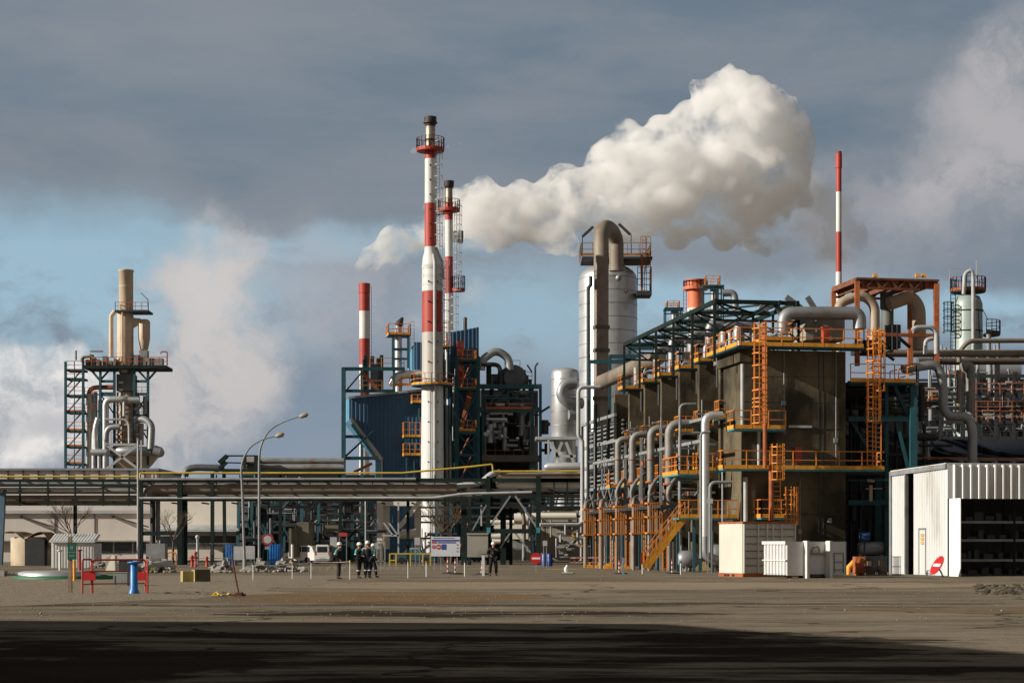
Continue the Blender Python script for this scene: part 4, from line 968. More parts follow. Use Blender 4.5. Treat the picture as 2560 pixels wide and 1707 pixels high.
for py in (668, 690, 712): o.lathe(cx, Y, [(1.085, z_(py+6 if py < 670 else py+4)), (1.085, z_(py-4))])
o.each('soot_band', mat('grey_patch', (.40, .40, .38), (.62, .62, .6), 1.2, .6), ch)
# external pipe and ladder
o = MB(); o.tube([(cx+.3, Y-1.25, .0), (cx+.3, Y-1.25, z_(660)), (cx+.15, Y-.8, z_(640))], .17, 8); o.tube([(cx-.15, Y-1.3, 0), (cx-.15, Y-1.3, z_(965))], .07, 6); 
o.tube([(cu+.62, Y-.2, z_(620)), (cx+1.0, Y-.3, z_(655)), (cx+1.15, Y-.3, z_(700))], .12, 8); o.each('external_pipe', m_lgrey, ch)
o = MB()
for i in range(14):
    zz = 2+i*2.05; o.box(cx-.42, cx-.3, Y-1.2, Y-1.0, zz, zz+.12); o.box(cx+.55, cx+.67, Y-1.15, Y-.9, zz, zz+.12)
for i in range(7): zz = z_(600)+i*1.5; o.box(cu-.06, cu+.06, Y-.7, Y-.5, zz, zz+.15)
o.each('lug', m_dark, ch)
o = MB(); ladder(o, (cu+.78, Y), z_(618), z_(345), (1, 0, 0), .35, .045, .35, True, (.2, -1, 0), c0=0, hoop=1.2)
ladder(o, (cx+1.3, Y-.3), z_(860), z_(650), (1, 0, 0), .35, .045, .35, True, (.2, -1, 0), c0=0, hoop=1.1); o.build('ladder', m_lgrey, ch)
ringplat(ch, cu, Y, z_(376), .5, 1.42, fascia=m_red, rm=m_dred, under=m_red, h=1.25)
ringplat(ch, cx, Y, z_(963), 1.1, 2.15, fascia=m_yellow, under=m_teal)
# second chimney
Y2 = 192; c2x = PX(1122.5, Y2); z2 = lambda py: PZ(py, Y2)
h2 = thing('chimney', 'shorter red and white banded chimney right behind the tallest one', 'chimney', (c2x, Y2, 0), 'red and white banded stacks')
banded(h2, c2x, Y2, [(0, z2(734), .42, .42, m_white), (z2(734), z2(642), .42, .42, m_red), (z2(642), z2(551), .41, .41, m_white), (z2(551), z2(507), .41, .41, m_red), (z2(507), z2(472), .38, .38, m_burnt), (z2(472), z2(466), .4, .5, m_soot), (z2(466), z2(453), .52, .55, m_soot)])
ringplat(h2, c2x, Y2, z2(526), .4, 1.15, fascia=m_red, rm=m_dred, under=m_red)
ringplat(h2, c2x+1.0, Y2, z2(726), .1, .7, fascia=m_red, rm=m_dred, under=m_red, h=1.5)
ringplat(h2, c2x+1.0, Y2, z2(604), .1, .5, fascia=m_grey, rm=m_grey, under=m_grey)
o = MB(); ladder(o, (c2x+.95, Y2-.1), z2(728), z2(515), (1, 0, 0), .3, .045, .35, True, (.1, -1, 0), c0=0, hoop=1.)
ladder(o, (c2x-.85, Y2-.1), z2(830), z2(535), (1, 0, 0), .32, .05, .35, False)
ladder(o, (c2x+.6, Y2-.4), z2(830), z2(735), (1, 0, 0), .3, .045, .35, True, (.1, -1, 0), c0=0, hoop=.9); o.build('ladder', m_lgrey, h2)
o = MB(); o.bar((cu+.6, Y+.2, z_(537)), (c2x, Y2, z2(532)), .5, .12); o.build('link_walkway', m_red, h2)
# stack left of the blue building
Y3 = 250; x3 = PX(911, Y3); z3 = lambda py: PZ(py, Y3)
h3 = thing('chimney', 'short thick red and white stack at the left of the blue building', 'chimney', (x3, Y3, 0), 'red and white banded stacks')
banded(h3, x3, Y3, [(0, z3(1160), .72, .72, m_white), (z3(1160), z3(1060), .70, .70, m_white), (z3(1060), z3(980), .7, .7, m_red), (z3(980), z3(912), .72, .72, m_white), (z3(912), z3(847), .72, .72, m_red), (z3(847), z3(778), .72, .72, m_white), (z3(778), z3(733), .72, .72, m_red), (z3(733), z3(709), .78, .80, m_red)])
o = MB(); ladder(o, (x3+.85, Y3), z3(900), z3(715), (1, 0, 0), .25, .05, .5, False); o.build('ladder', m_dred, h3)
# slim one at the right
Y4 = 240; x4 = PX(2097, Y4); z4 = lambda py: PZ(py, Y4)
h4 = thing('chimney', 'slim red and white banded mast stack above the rusty frame', 'chimney', (x4, Y4, 0), 'red and white banded stacks')
banded(h4, x4, Y4, [(0, z4(680), .40, .40, m_white), (z4(680), z4(580), .38, .37, m_red), (z4(580), z4(480), .36, .36, m_white), (z4(480), z4(420), .36, .36, m_red), (z4(420), z4(385), .44, .42, m_red), (z4(385), z4(379), .42, .34, m_dred)])
# salmon stack
Y5 = 185; x5 = PX(1739, Y5); z5 = lambda py: PZ(py, Y5)
h5 = thing('salmon_stack', 'short salmon orange stack with a flanged top behind the canopy frame', 'chimney', (x5, Y5, 0))
banded(h5, x5, Y5, [(0, z5(771), .95, .86, m_white), (z5(771), z5(722), .84, .84, m_salmon), (z5(722), z5(716), 1.1, 1.1, m_salmon), (z5(716), z5(704), .98, .98, m_salmon), (z5(704), z5(700), 1.1, 1.1, m_salmon)])
ringplat(h5, x5, Y5, z5(722), .9, 1.25, fascia=m_salmon, rm=m_dred, under=m_salmon, h=.8)
o = MB(); o.lathe(x5+.6, Y5, [(.4, z5(842)), (1.3, z5(800)), (1.6, z5(786)), (.9, z5(775))], 20); o.build('cone', m_white, h5)
o = MB(); ladder(o, (x5-1.1, Y5), z5(780), z5(700), (1, 0, 0), .3, .05, .4, False); o.build('ladder', m_dred, h5)
def small_frame(px0, px1, py0, py1, Y, lb, r0, cyl=None):
    t = thing('top_platform', lb, 'platform', (PX((px0+px1)/2, Y), Y, 0), 'small teal service platforms behind the canopy'); x0, x1 = PX(px0, Y), PX(px1, Y); z0, z1 = PZ(py1, Y), PZ(py0, Y)
    o = MB(); o.box(x0, x1, Y, Y+2, z1-.15, z1); 
    for x in (x0+.1, (x0+x1)/2, x1-.1):
        for y in (Y+.1, Y+1.9): o.bar((x, y, 0 if y == Y+.1 else z0-4), (x, y, z1), .12)
    for q in (.45, .75): o.box(x0, x1, Y-.02, Y+.08, z0+(z1-z0)*q, z0+(z1-z0)*q+.12)
    o.build('frame', m_teal, t)
    o = MB(); a = (x0+x1)/2-.35*(x1-x0); b = (x0+x1)/2+.3*(x1-x0); rail(o, [(a, Y, z1), (b, Y, z1), (b, Y+2, z1), (a, Y+2, z1), (a, Y, z1)], PZ(r0, Y)-z1, .6, .05, 3); o.build('railing', m_orange, t)
    o = MB(); o.cyl((x0+x1)/2+.2, Y+1, z0-3, z1-.2, .45, 12); o.build('cylinder', m_alud, t)
    return t
small_frame(1757, 1811, 712, 755, 178, 'teal service platform with orange railing beside the salmon stack', 689)
small_frame(1662, 1708, 768, 800, 182, 'teal service platform with orange railing left of the salmon stack', 752)
o = MB(); o.tube([P(1806, 733, 178), P(1836, 731, 178), P(1839, 775, 178)], .36, 12, bend=1.); one(o, 'elbow_pipe', m_alud, 'dark grey elbow pipe just right of the salmon stack platform', 'pipe')

# ================= SILVER VESSELS
Y6 = 208; x6 = PX(1520, Y6); z6 = lambda py: PZ(py, Y6); r6 = 73*Y6/FP
sv = thing('silver_vessel', 'huge silver banded vessel with a domed top behind the beige arch pipe', 'vessel', (x6, Y6, 0))
o = MB(); o.lathe(x6, Y6, [(r6, 0), (r6, z6(700))]+[(r6*math.cos(a), z6(700)+1.9*math.sin(a)) for a in [R(x) for x in (15, 30, 45, 60, 75, 86)]], 40); o.build('shell', m_alu, sv)
o = MB()
for py in range(700, 1000, 33): o.lathe(x6, Y6, [(r6+.025, z6(py)), (r6+.025, z6(py)+.09)], 40)
o.each('band', m_alud, sv)
o = MB(); o.ball((x6+r6*.3, Y6-r6*.95, z6(705)), .35, 10, 6); o.ball((x6+r6*.55, Y6-r6*.8, z6(735)), .3, 10, 6); o.each('nozzle', m_alud, sv)
zt6 = z6(648)
o = MB(); o.box(PX(1453, Y6), PX(1627, Y6), Y6-2.6, Y6+2.6, zt6-.35, zt6-.1); pf = o.build('walkway', m_dark, sv)
o = MB(); a, b = PX(1453, Y6-2.6), PX(1627, Y6-2.6); pts = [(a, Y6+2.6, zt6), (a, Y6-2.6, zt6), (b, Y6-2.6, zt6), (b, Y6+2.6, zt6)]; toe(o, pts, .3, .05); o.build('toe_board', mat('rusty_yellow', (.35, .17, .04), (.2, .09, .03), 2, .8), pf)
o = MB(); rail(o, pts, 1.45, 1.4, .07); xs_ = PX(1602, 205); rail(o, [(xs_, 205, zt6), (xs_+1.1, 205, zt6)], 2.1, .5, .07, 3); rail(o, [(xs_, 205, zt6-1.9), (xs_+1.1, 205, zt6-1.9)], 1.5, .6, .07, 2); o.build('railing', mat('yellow_brown_steel', (.34, .18, .05), (.20, .09, .03), 2, .8), pf)
o = MB(); zl = z6(748); o.box(PX(1590, 206), PX(1627, 206), 204.5, 207.5, zl, zl+.5); o.build('low_balcony', m_dark, sv)
o = MB(); rail(o, [(PX(1592, 206), 204.6, zl+.5), (PX(1626, 206), 204.6, zl+.5), (PX(1626, 206), 207, zl+.5)], 2.7, .8, .07, 4); o.bar((PX(1603, 206), 205, zl), (PX(1603, 206), 205, zt6), .25); ladder(o, (PX(1612, 205), 205.2), zl, zt6+2, (1, 0, 0), .45, .06, .35, False); o.build('railing', m_rustor, sv)
o = MB()
for a, b in (((1456, 592), (1483, 567)), ((1547, 560), (1576, 587))): o.bar(P(*a, 206), P(*b, 206), .18, .3)
o.bar(P(1456, 592, 206), P(1456, 640, 206), .1); o.bar(P(1578, 587, 206), P(1578, 640, 206), .1); o.each('floodlight', m_dark, sv)
ya = 198; o = MB(); ra = .82
o.tube([P(1503, 1010, ya), P(1503, 590, ya), P(1506, 567, ya), P(1515, 558, ya+1), P(1526, 560, ya+3), P(1532, 580, ya+4), P(1532, 650, ya+5)], [ra]*7, 20); 
ap = thing('arch_pipe', 'tall beige pipe arching over the top of the silver vessel', 'pipe', (PX(1503, ya), ya, 0))
pts = [P(1503, 1366, ya), P(1503, 560, ya)]
o = MB(); top = PZ(556, ya); ctr = P(1503, 590, ya); arc = [Vector((ctr.x, ya, ctr.z))+Vector((1.0*(1-math.cos(R(a))), 2.8*(1-math.cos(R(a))), 1.35*math.sin(R(a)))) for a in range(0, 181, 15)]
o.tube([P(1503, 1366, ya)-Vector((0, 0, 1.6))]+arc+[arc[-1]-Vector((0, 0, 3))], ra, 20); o.build('pipe', m_brown, ap)
o = MB(); 
for py in (822, 880, 1000): o.cyl(PX(1503, ya), ya, PZ(py, ya), PZ(py, ya)+.35, ra+.14, 20)
o.each('flange', m_soot if 0 else m_rustor if 0 else mat('dark_brown_lagging'), ap)
o = MB(); o.tube([P(1471, 1100, 200), P(1471, 720, 200), P(1477, 712, 200), P(1477, 690, 200)], .22, 8); one(o, 'slim_pipe', m_dark, 'slim dark pipe running up the left side of the big silver vessel', 'pipe')
# smaller silver vessel
Y7 = 185; x7 = PX(1413, Y7); z7 = lambda py: PZ(py, Y7); r7 = 35*Y7/FP
s7 = thing('silver_vessel', 'smaller silver vessel with a fat curved side duct and a ring ledge', 'vessel', (x7, Y7, 0))
o = MB(); o.lathe(x7, Y7, [(r7*.83, 5.5), (r7*.83, z7(1100)), (r7, z7(1092)), (r7, z7(935)), (r7*.9, z7(926)), (r7*.5, z7(920)), (.1, z7(918))], 32); o.build('shell', m_alu, s7)
o = MB()
for py in (950, 990, 1030, 1065): o.lathe(x7, Y7, [(r7+.03, z7(py)), (r7+.03, z7(py)+.08)], 32)
o.each('band', m_alud, s7)
o = MB(); o.tube([P(1440, 958, 183.5), P(1412, 958, 183.3), P(1400, 985, 183.2), P(1418, 1008, 183.3), P(1455, 1008, 184)], .55, 16, bend=1.2); o.tube([P(1420, 1037, 183.6), P(1445, 1037, 184)], .5, 14); o.each('side_duct', m_alud, s7)
o = MB(); o.box(PX(1338, Y7), PX(1442, Y7), Y7-2, Y7+2, z7(1101), z7(1094)); o.build('ledge', m_lgrey, s7)
o = MB()
for a, b in (((1378, 1105), (1405, 1165)), ((1405, 1105), (1380, 1165)), ((1415, 1105), (1440, 1170)), ((1395, 1140), (1440, 1140))): o.bar(P(*a, 182.8), P(*b, 182.8), .28)
for px in (1370, 1440): o.bar((PX(px, Y7), Y7-1.9, 0), (PX(px, Y7), Y7-1.9, z7(1100)), .2)
o.each('leg', m_lgrey, s7)
o = MB(); o.tube([P(1362, 1168, 178), P(1370, 1166, 178), P(1452, 1166, 178)], [.25, .42, .42], 14); one(o, 'silver_drum', m_alu, 'silver horizontal drum lying on top of the pipe bridge', 'vessel')
# teal frame in front of the big vessel
tf = thing('teal_frame', 'teal beam frame standing between the silver vessel and the canopy', 'steel frame', (PX(1520, 165), 165, 0))
o = MB()
for px, py in ((1474, 902), (1525, 890), (1574, 868), (1600, 890)):
    o.bar((PX(px, 165), 165, 0), P(px, py, 165), .26)
o.each('post', m_teal, tf)
o = MB()
for a, b in (((1472, 904), (1572, 904)), ((1523, 891), (1650, 891)), ((1573, 870), (1665, 870))): o.bar(P(*a, 165), P(*b, 165), .24, .36)
o.each('beam', m_teal, tf)

# ================= BLUE CLAD BUILDING
Q = Frame(PX(873, 186), 186, 9.9)
bb = thing('blue_building', 'navy blue clad furnace building with a slanting cut-off left side', 'industrial building', Q.p(0, 0))
def zq(py, u, v=0): return Q.z(py, u, v)
u1 = Q.u(954, 0); u2 = Q.u(1062, 0)
top = lambda u: zq(994+(977-994)*u/Q.u(1034, 0), u)
def bot(u):
    ua = Q.u(876, 0)
    if u < ua: return zq(1049, ua)
    if u < u1: return zq(1049+(1149-1049)*(u-ua)/(u1-ua), u)
    return 0
o = MB(); o.corr(Q.p(0, 0), Q.p(u2, 0), bot, top, .42, .03, .06, .6); o.build('wall', m_navy, bb)
o = MB(); n_ = 12; us = [u1*i/n_ for i in range(n_+1)]
o.prism([Q.p(0, .1, zq(1049, 0))]+[Q.p(u1, .1, zq(1149, u1)), Q.p(u1, .1, 0), Q.p(u2, .1, 0), Q.p(u2, .1, top(u2)), Q.p(0, .1, top(0))], Vv*6.0); o.build('wall', m_lblue, bb)  # body in lighter blue so its left side reads sunlit
o = MB(); o.bar(Q.p(.1, -.15, zq(1046, 0)), Q.p(u1, -.15, zq(1149, u1)), .16, .4); o.bar(Q.p(u1, -.15, zq(1149, u1)), Q.p(u1, -.15, 0), .16, .3); o.bar(Q.p(-.1, -.12, top(0)), Q.p(u2, -.12, top(u2)), .12, .22); o.build('trim', m_lgrey, bb)
o = MB(); ux = Q.u(954, 0); o.box(Q.u(939, -.2), Q.u(953, -.2), -.2, .3, 0, zq(1141, ux), Q); o.build('blue_column', m_lblue, bb)
o = MB(); ux0, ux1 = Q.u(1126, 2), Q.u(1197, 2)
o.corr(Q.p(ux0, 2), Q.p(ux1, 2), lambda u: Q.z(1370, 0, 2)+12, lambda u: Q.z(831-15*u/(ux1-ux0), ux0, 2), .42, .03, .06, .6); o.build('upper_wall', m_navy, bb)
o = MB(); o.prism([Q.p(ux0, 2.1, 14), Q.p(ux1, 2.1, 14), Q.p(ux1, 2.1, Q.z(817, ux1, 2)), Q.p(ux0, 2.1, Q.z(832, ux0, 2))], Vv*5); o.build('upper_block', m_navy, bb)
o = MB(); o.corr(Q.p(Q.u(1036, -.5), -.5), Q.p(Q.u(1058, -.5), -.5), 20, Q.z(856, 6, 0), .42, .03, .06, .6); o.build('upper_wall', m_navy, bb)
o = MB(); a = Q.u(1036, -.3); o.prism([Q.p(a, -.3, 19), Q.p(a+1, -.3, 19), Q.p(a+1, -.3, Q.z(858, a, 0)), Q.p(a, -.3, Q.z(862, a, 0))], Vv*6); o.build('side_wall', m_lblue, bb)
o = MB(); Q.rect(o, 1143, 1160, 852, 962, 1.2, 1.8); o.build('red_panel', m_dred, bb)
o = MB(); Q.rect(o, 1110, 1200, 960, 1400, 6, 7); Q.rect(o, 1060, 1140, 870, 1400, 5, 6); o.build('inner_wall', m_navy, bb)
# teal outer frame
fq = thing('teal_frame', 'teal steel frame wrapped around the left of the navy building', 'steel frame', Q.p(-.8, -.5))
def QB(o, a, b, w, v=-.6, h=None): o.bar(Q.q(*a, v), Q.q(*b, v), w, h)
o = MB(); q = Q.q(859, 921, -.6); o.bar((q.x, q.y, 0), q, .42)
q = Q.q(985, 925, -.6); o.bar(Q.q(985, 980, -.6), q, .25); q = Q.q(905, 921, 5); o.bar((q.x, q.y, 0), q, .3); o.each('post', m_teal, fq)
o = MB()
for a, b, w in (((854, 922), (1012, 922), .34), ((862, 977), (985, 977), .3), ((864, 1091), (908, 1091), .3), ((864, 1145), (945, 1145), .34), ((864, 978), (905, 930), .16), ((864, 1140), (935, 1075), .2), ((880, 1060), (940, 1145), .3), ((864, 1255), (945, 1255), .25), ((864, 1292), (945, 1292), .25), ((864, 1345), (945, 1345), .2), ((864, 1335), (920, 1292), .16), ((864, 1292), (915, 1255), .14), ((905, 977), (940, 977), .3)): QB(o, a, b, w)
o.each('beam', m_teal, fq)
o = MB()
for a, b, w in (((905, 930), (945, 975), .3), ((885, 1180), (930, 1158), .3), ((870, 1285), (925, 1262), .34), ((930, 1262), (945, 1290), .2)): QB(o, a, b, w, -.4)
o.each('stair_flight', m_rustor, fq)
o = MB(); rail(o, [Q.q(925, 921, 1), Q.q(1010, 921, 1)], 1.1, 1.2, .06); rail(o, [Q.q(898, 975, 1), Q.q(955, 975, 1)], 1., 1.2, .06); rail(o, [Q.q(975, 965, -.6), Q.q(1035, 963, -.6)], 1., 1.2, .06); toe(o, [Q.q(975, 965, -.6), Q.q(1035, 963, -.6)], .3, .06); o.build('railing', m_orange, fq)
o = MB()
for k in range(10): px = random.uniform(905, 975); Q.rect(o, px, px+8, random.uniform(885, 915), 975, 3, 3.8)
o.each('machinery', m_dark, fq)
# small slanted-top silver stack with balcony
ss = thing('silver_stack', 'small silver stack with a slanted dark tip and an orange balcony', 'chimney', Q.q(996, 1366, 1))
q = Q.q(996, 915, 1); o = MB(); o.cyl(q.x, q.y, 14, Q.z(815, 5, 1), .38, 16); o.build('shell', m_alu, ss)
q2 = Q.q(996, 815, 1); o = MB(); o.tube([q2, q2+Vector((.15, 0, .35)), q2+Vector((.45, 0, .9))], [.4, .38, .12], 14); o.build('tip', m_soot, ss)
platform(ss, Q, [(Q.u(972, -.2), -.2), (Q.u(1026, -.2), -.2), (Q.u(1026, -.2), 2.2), (Q.u(972, -.2), 2.2)], Q.z(836, 5, 0), rails=[(0, 1), (1, 2), (3, 0)], gap=.8)
o = MB()
for px in (983, 1021): o.bar(Q.q(px, 920, 0), Q.q(px, 838, 0), .28)
QB(o, (980, 873), (1024, 873), .25, 0); QB(o, (980, 897), (1024, 897), .2, 0); o.each('post', m_teal, ss)
o = MB(); ladder(o, Q.q(1031, 900, 0), Q.z(880, 5, 0), Q.z(800, 5, 0), Uv, .35, .05, .35, False); o.build('ladder', m_lgrey, ss)
o = MB(); o.tube([Q.q(980, 962, -.2), Q.q(988, 943, -.2), Q.q(1010, 936, -.2), Q.q(1062, 935, -.2)], .45, 16, bend=1.2); one(o, 'silver_duct', m_alu, 'curved silver duct entering the chimney above the navy wall', 'duct')
o = MB(); q = Q.q(1163, 835, 3); o.tube([q, Q.q(1163, 797, 3), Q.q(1165, 794, 3)], .2, 10); one(o, 'vent_pipe', m_soot, 'small dark vent pipe on top of the right blue block', 'pipe')
# orange cages and balconies around the chimney
oc = thing('chimney_balconies', 'stack of orange service balconies on the chimney sides', 'balconies', (cx, Y-2, 0))
for (a, b, top_, bt) in ((1095, 1126, 812, 866), (1011, 1051, 1055, 1091), (1011, 1051, 1108, 1137), (1032, 1056, 986, 1005)):
    v = -2.2 if a < 1060 else -.5; ua, ub = Q.u(a, v), Q.u(b, v); zz = Q.z(bt, ua, v)
    platform(oc, Q, [(ua, v), (ub, v), (ub, v+1.6), (ua, v+1.6)], zz, rails=[(0, 1), (3, 0)], h=Q.z(top_, ua, v)-zz if top_ > 900 else 1.2, gap=.5, name='balcony')
    if a == 1095:
        o = MB()
        for kk in range(5): rail(o, [Q.p(ua+.3, v+.2, zz+kk*.5), Q.p(ub-.2, v+.2, zz+kk*.5)], .5, .45, .06, 1)
        o.build('cage_bars', m_orange, oc)
o = MB()
for a, b in (((1016, 1091), (1016, 1230)), ((1035, 1091), (1035, 1230)), ((1047, 1020), (1047, 1050)), ((1012, 1093), (1048, 1135)), ((1110, 880), (1110, 960)), ((1122, 866), (1122, 1400))): o.bar(Q.q(*a, -1.8), Q.q(*b, -1.8), .16)
o.each('support_post', m_teal, oc)
# teal lift tower
tt = thing('stair_tower', 'slim teal braced tower with orange landings between chimney and dark plant', 'tower', Q.p(Q.u(1168, -1), -1))
v = -1.5; u0, u1_ = Q.u(1142, v), Q.u(1196, v); zt_ = Q.z(890, u0, v)
o = MB()
for u in (u0, u1_):
    for w in (v, v+2.6): o.bar(Q.p(u, w, 0), Q.p(u, w, zt_), .4 if u == u0 else .34)
o.each('post', m_teal, tt)
lv = [Q.z(p, u0, v) for p in (1370, 1285, 1205, 1137, 1081, 972, 900)]
o = MB()
for a, b in zip(lv, lv[1:]):
    o.bar(Q.p(u0, v, b), Q.p(u1_, v, b), .26)
    o.bar(Q.p(u0, v-.05, a), Q.p(u1_, v-.05, b), .13); o.bar(Q.p(u0, v+.05, b), Q.p(u1_, v+.05, a), .13)
    o.bar(Q.p(u0, v, a), Q.p(u0, v+2.6, b), .12)
o.each('brace', m_teal, tt)
for pz in (900, 972, 1076, 1245):
    zz = Q.z(pz, u0, v); t_ = platform(tt, Q, [(u0+.1, v+.1), (u1_-.1, v+.1), (u1_-.1, v+2.4), (u0+.1, v+2.4)], zz, rails=[(0, 1), (1, 2)], gap=.5, name='landing')
o = MB()
for a, b in zip(lv, lv[1:]): o.bar(Q.p(u0+.5, v+1.2, a), Q.p(u1_-.6, v+1.2, b), .5, .1)
o.each('stair_flight', m_rustor, tt)
o = MB(); Q.rect(o, 1146, 1160, 900, 972, v+1.3, v+1.5); o.build('red_panel', m_dred, tt)
# dark plant to its right
D_ = Frame(PX(1203, 190), 190, 9.9)
dp_ = thing('dark_plant', 'dark shadowed furnace plant framed in teal with a concrete table below', 'industrial structure', D_.p(0, 0))
o = MB()
for px, py in ((1208, 960), (1331, 962), (1351, 962), (1270, 962)): u = D_.u(px, 0); o.bar(D_.p(u, 0, 0 if px != 1270 else D_.z(1024, u, 0)), D_.q(px, py, 0), .3)
o.each('post', m_teal, dp_)
o = MB()
for a, b, w in (((1200, 966), (1354, 966), .5), ((1200, 1024), (1354, 1024), .55), ((1210, 1022), (1265, 970), .14), ((1265, 970), (1330, 1020), .14), ((1210, 995), (1330, 995), .16)): o.bar(D_.q(*a, -.2), D_.q(*b, -.2), w*.6, w)
o.each('beam', m_teal, dp_)
o = MB(); D_.rect(o, 1205, 1348, 1137, 1153, -.3, 3); D_.rect(o, 1325, 1344, 1065, 1400, -.1, 1.); D_.rect(o, 1207, 1216, 1085, 1400, -.1, 1.); o.each('concrete_frame', mat('dark_concrete', (.13, .12, .10), (.09, .082, .07), .5, .95), dp_)
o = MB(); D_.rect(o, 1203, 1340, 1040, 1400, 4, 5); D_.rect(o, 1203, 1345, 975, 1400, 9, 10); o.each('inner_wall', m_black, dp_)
o = MB(); rr = random.Random(9)
for k in range(70):
    px = rr.uniform(1208, 1335); py = rr.uniform(975, 1130); a = D_.q(px, py, rr.uniform(.5, 3.5)); L = rr.uniform(.3, 1.6); r = rr.uniform(.05, .22)
    o.tube([a, a+(Vector((0, 0, 1)) if rr.random() < .4 else Uv)*L], r, 8)
o.each('pipe', m_dark, dp_)
o = MB()
for px, py, L, r in ((1240, 1012, .9, .22), (1226, 1032, 1.8, .14), (1216, 1047, 2.2, .16), (1268, 1034, .6, .14), (1208, 1085, .5, .3), (1216, 1080, .3, .35), (1300, 1013, .3, .2), (1252, 1090, .2, .2), (1290, 1095, .3, .14)):
    a = D_.q(px, py, .1); o.tube([a, a+Uv*L], r, 10)
o.each('bright_pipe', m_alu, dp_)
o = MB(); rail(o, [D_.q(1215, 1020, -.5), D_.q(1330, 1020, -.5)], .5, 1.2, .06, 1); toe(o, [D_.q(1215, 1022, -.5), D_.q(1330, 1022, -.5)], .25, .06); rail(o, [D_.q(1215, 1137, .5), D_.q(1330, 1137, .5)], .5, 1.0, .05, 1); rail(o, [D_.q(1262, 935, .5), D_.q(1330, 950, .5)], .8, 1.0, .05); rail(o, [D_.q(1262, 915, .5), D_.q(1300, 915, .5)], .6, 1.0, .05, 1); o.each('railing', m_rustor, dp_)
o = MB(); o.tube([D_.q(1203, 925, .3), D_.q(1205, 900, .3), D_.q(1240, 874, .3), D_.q(1272, 895, .3), D_.q(1275, 925, .3)], .42, 16, bend=1.6, seg=8); one(o, 'arch_duct', m_alud, 'silver arching duct on top of the dark plant', 'duct')
o = MB(); o.tube([D_.q(1203, 911, 0), D_.q(1250, 911, 0), D_.q(1251, 960, 0)], .24, 12, bend=.7); one(o, 'bent_pipe', m_dark, 'dark blue-grey bent pipe under the silver arch', 'pipe')
o = MB(); a = D_.q(1285, 945, .5); o.tube([a-Vv*.3, a, a+Vv*4], [1.1, 1.42, 1.42], 22); o.tube([D_.q(1230, 950, 1), D_.q(1320, 950, 1)], .5, 12); one(o, 'steam_drum', mat('grey_blue_steel', (.09, .10, .115), (.06, .065, .075), .7, .5), 'round dark grey drum on the dark plant roof', 'vessel')
o = MB(); 
for px in (1260, 1275, 1308, 1222): a = D_.q(px, 962, 1); o.tube([a, D_.q(px, 925 if px != 1222 else 915, 1)], .28, 10)
for px, w in ((1230, 14), (1300, 16)): D_.rect(o, px, px+w, 935, 962, 1.5, 3)
o.each('roof_unit', m_dark, dp_)
mt = thing('lamp_mast', 'mast with a curled lamp arm at the right corner of the dark plant', 'lamp', D_.q(1340, 1366, .3)-Vector((0, 0, 0)))
o = MB(); o.tube([D_.q(1338, 962, .3), D_.q(1338, 915, .3), D_.q(1345, 907, .3)], .1, 8, bend=.3); o.bar(D_.q(1318, 912, .3), D_.q(1330, 930, .3), .14); o.build('pole', m_dark, mt)
o = MB()
for a, b, r in (((1352, 1030), (1374, 1016), .12), ((1360, 1050), (1360, 1085), .5), ((1350, 1060), (1375, 1060), .2), ((1368, 1108), (1368, 1135), .3), ((1352, 1125), (1378, 1125), .16)): o.tube([D_.q(*a, 1), D_.q(*b, 1)], r, 8)
one(o, 'valve_cluster', m_dark, 'dark cluster of valves between the dark plant and small silver vessel', 'valves')

o = MB(); rr = random.Random(52)
for k in range(16):
    px = rr.uniform(1215, 1330); y1 = rr.uniform(1060, 1130); a = D_.q(px, y1, rr.uniform(.4, 2.4)); o.tube([a, a+Vector((0, 0, rr.uniform(.8, 2.4)))], rr.uniform(.12, .42), 12)
o.each('vertical_vessel', m_alud, dp_)
o = MB()
for k in range(18):
    px = rr.uniform(1208, 1320); a = D_.q(px, rr.uniform(970, 1125), rr.uniform(.0, .5)); o.tube([a, a+Uv*rr.uniform(.5, 2.2)], rr.uniform(.05, .14), 8)
o.each('grey_pipe', m_grey, dp_)
o = MB()
for k in range(12):
    px = rr.uniform(1062, 1140); a = Q.q(px, rr.uniform(900, 1150), -.2); L = rr.uniform(1, 5); o.tube([a, a+Vector((0, 0, L))], rr.uniform(.06, .16), 8)
o.each('service_pipe', m_alud, bb)
# ================= LEFT TOWER
YT = 230
def TP(px, py, dy=0): return P(px, py, YT+dy)
def TB(o, px0, px1, py0, py1, y0=0, y1=1.): o.box(PX(px0, YT), PX(px1, YT), YT+y0, YT+y1, PZ(py1, YT), PZ(py0, YT))
lt_ = thing('cracker_tower', 'tall cream and teal tower plant with a slim stack, standing alone at the left', 'industrial tower', (PX(300, YT), YT, 0))
xc = PX(309, YT); o = MB(); o.lathe(xc, YT+1.5, [(.9, PZ(780, YT)), (.9, PZ(676, YT)), (1.0, PZ(675, YT)), (1.0, PZ(671, YT))], 24); o.lathe(xc, YT+1.5, [(.92, PZ(713, YT)), (.92, PZ(711, YT))], 24); o.build('stack', m_cream, lt_)
o = MB(); o.lathe(PX(307, YT), YT+1.5, [(.8, PZ(930, YT)), (1.04, PZ(905, YT)), (1.04, PZ(780, YT))], 24); 
for py in (842, 880): o.lathe(PX(307, YT), YT+1.5, [(1.07, PZ(py, YT)), (1.07, PZ(py-2, YT))], 24)
o.build('lower_stack', m_cream, lt_)
o = MB(); o.tube([TP(278, 893, 2), TP(278, 790, 2), TP(287, 778, 2)], .3, 12); o.tube([TP(306, 915, -.1), TP(306, 781, -.1)], .1, 8); o.each('side_pipe', m_cream, lt_)
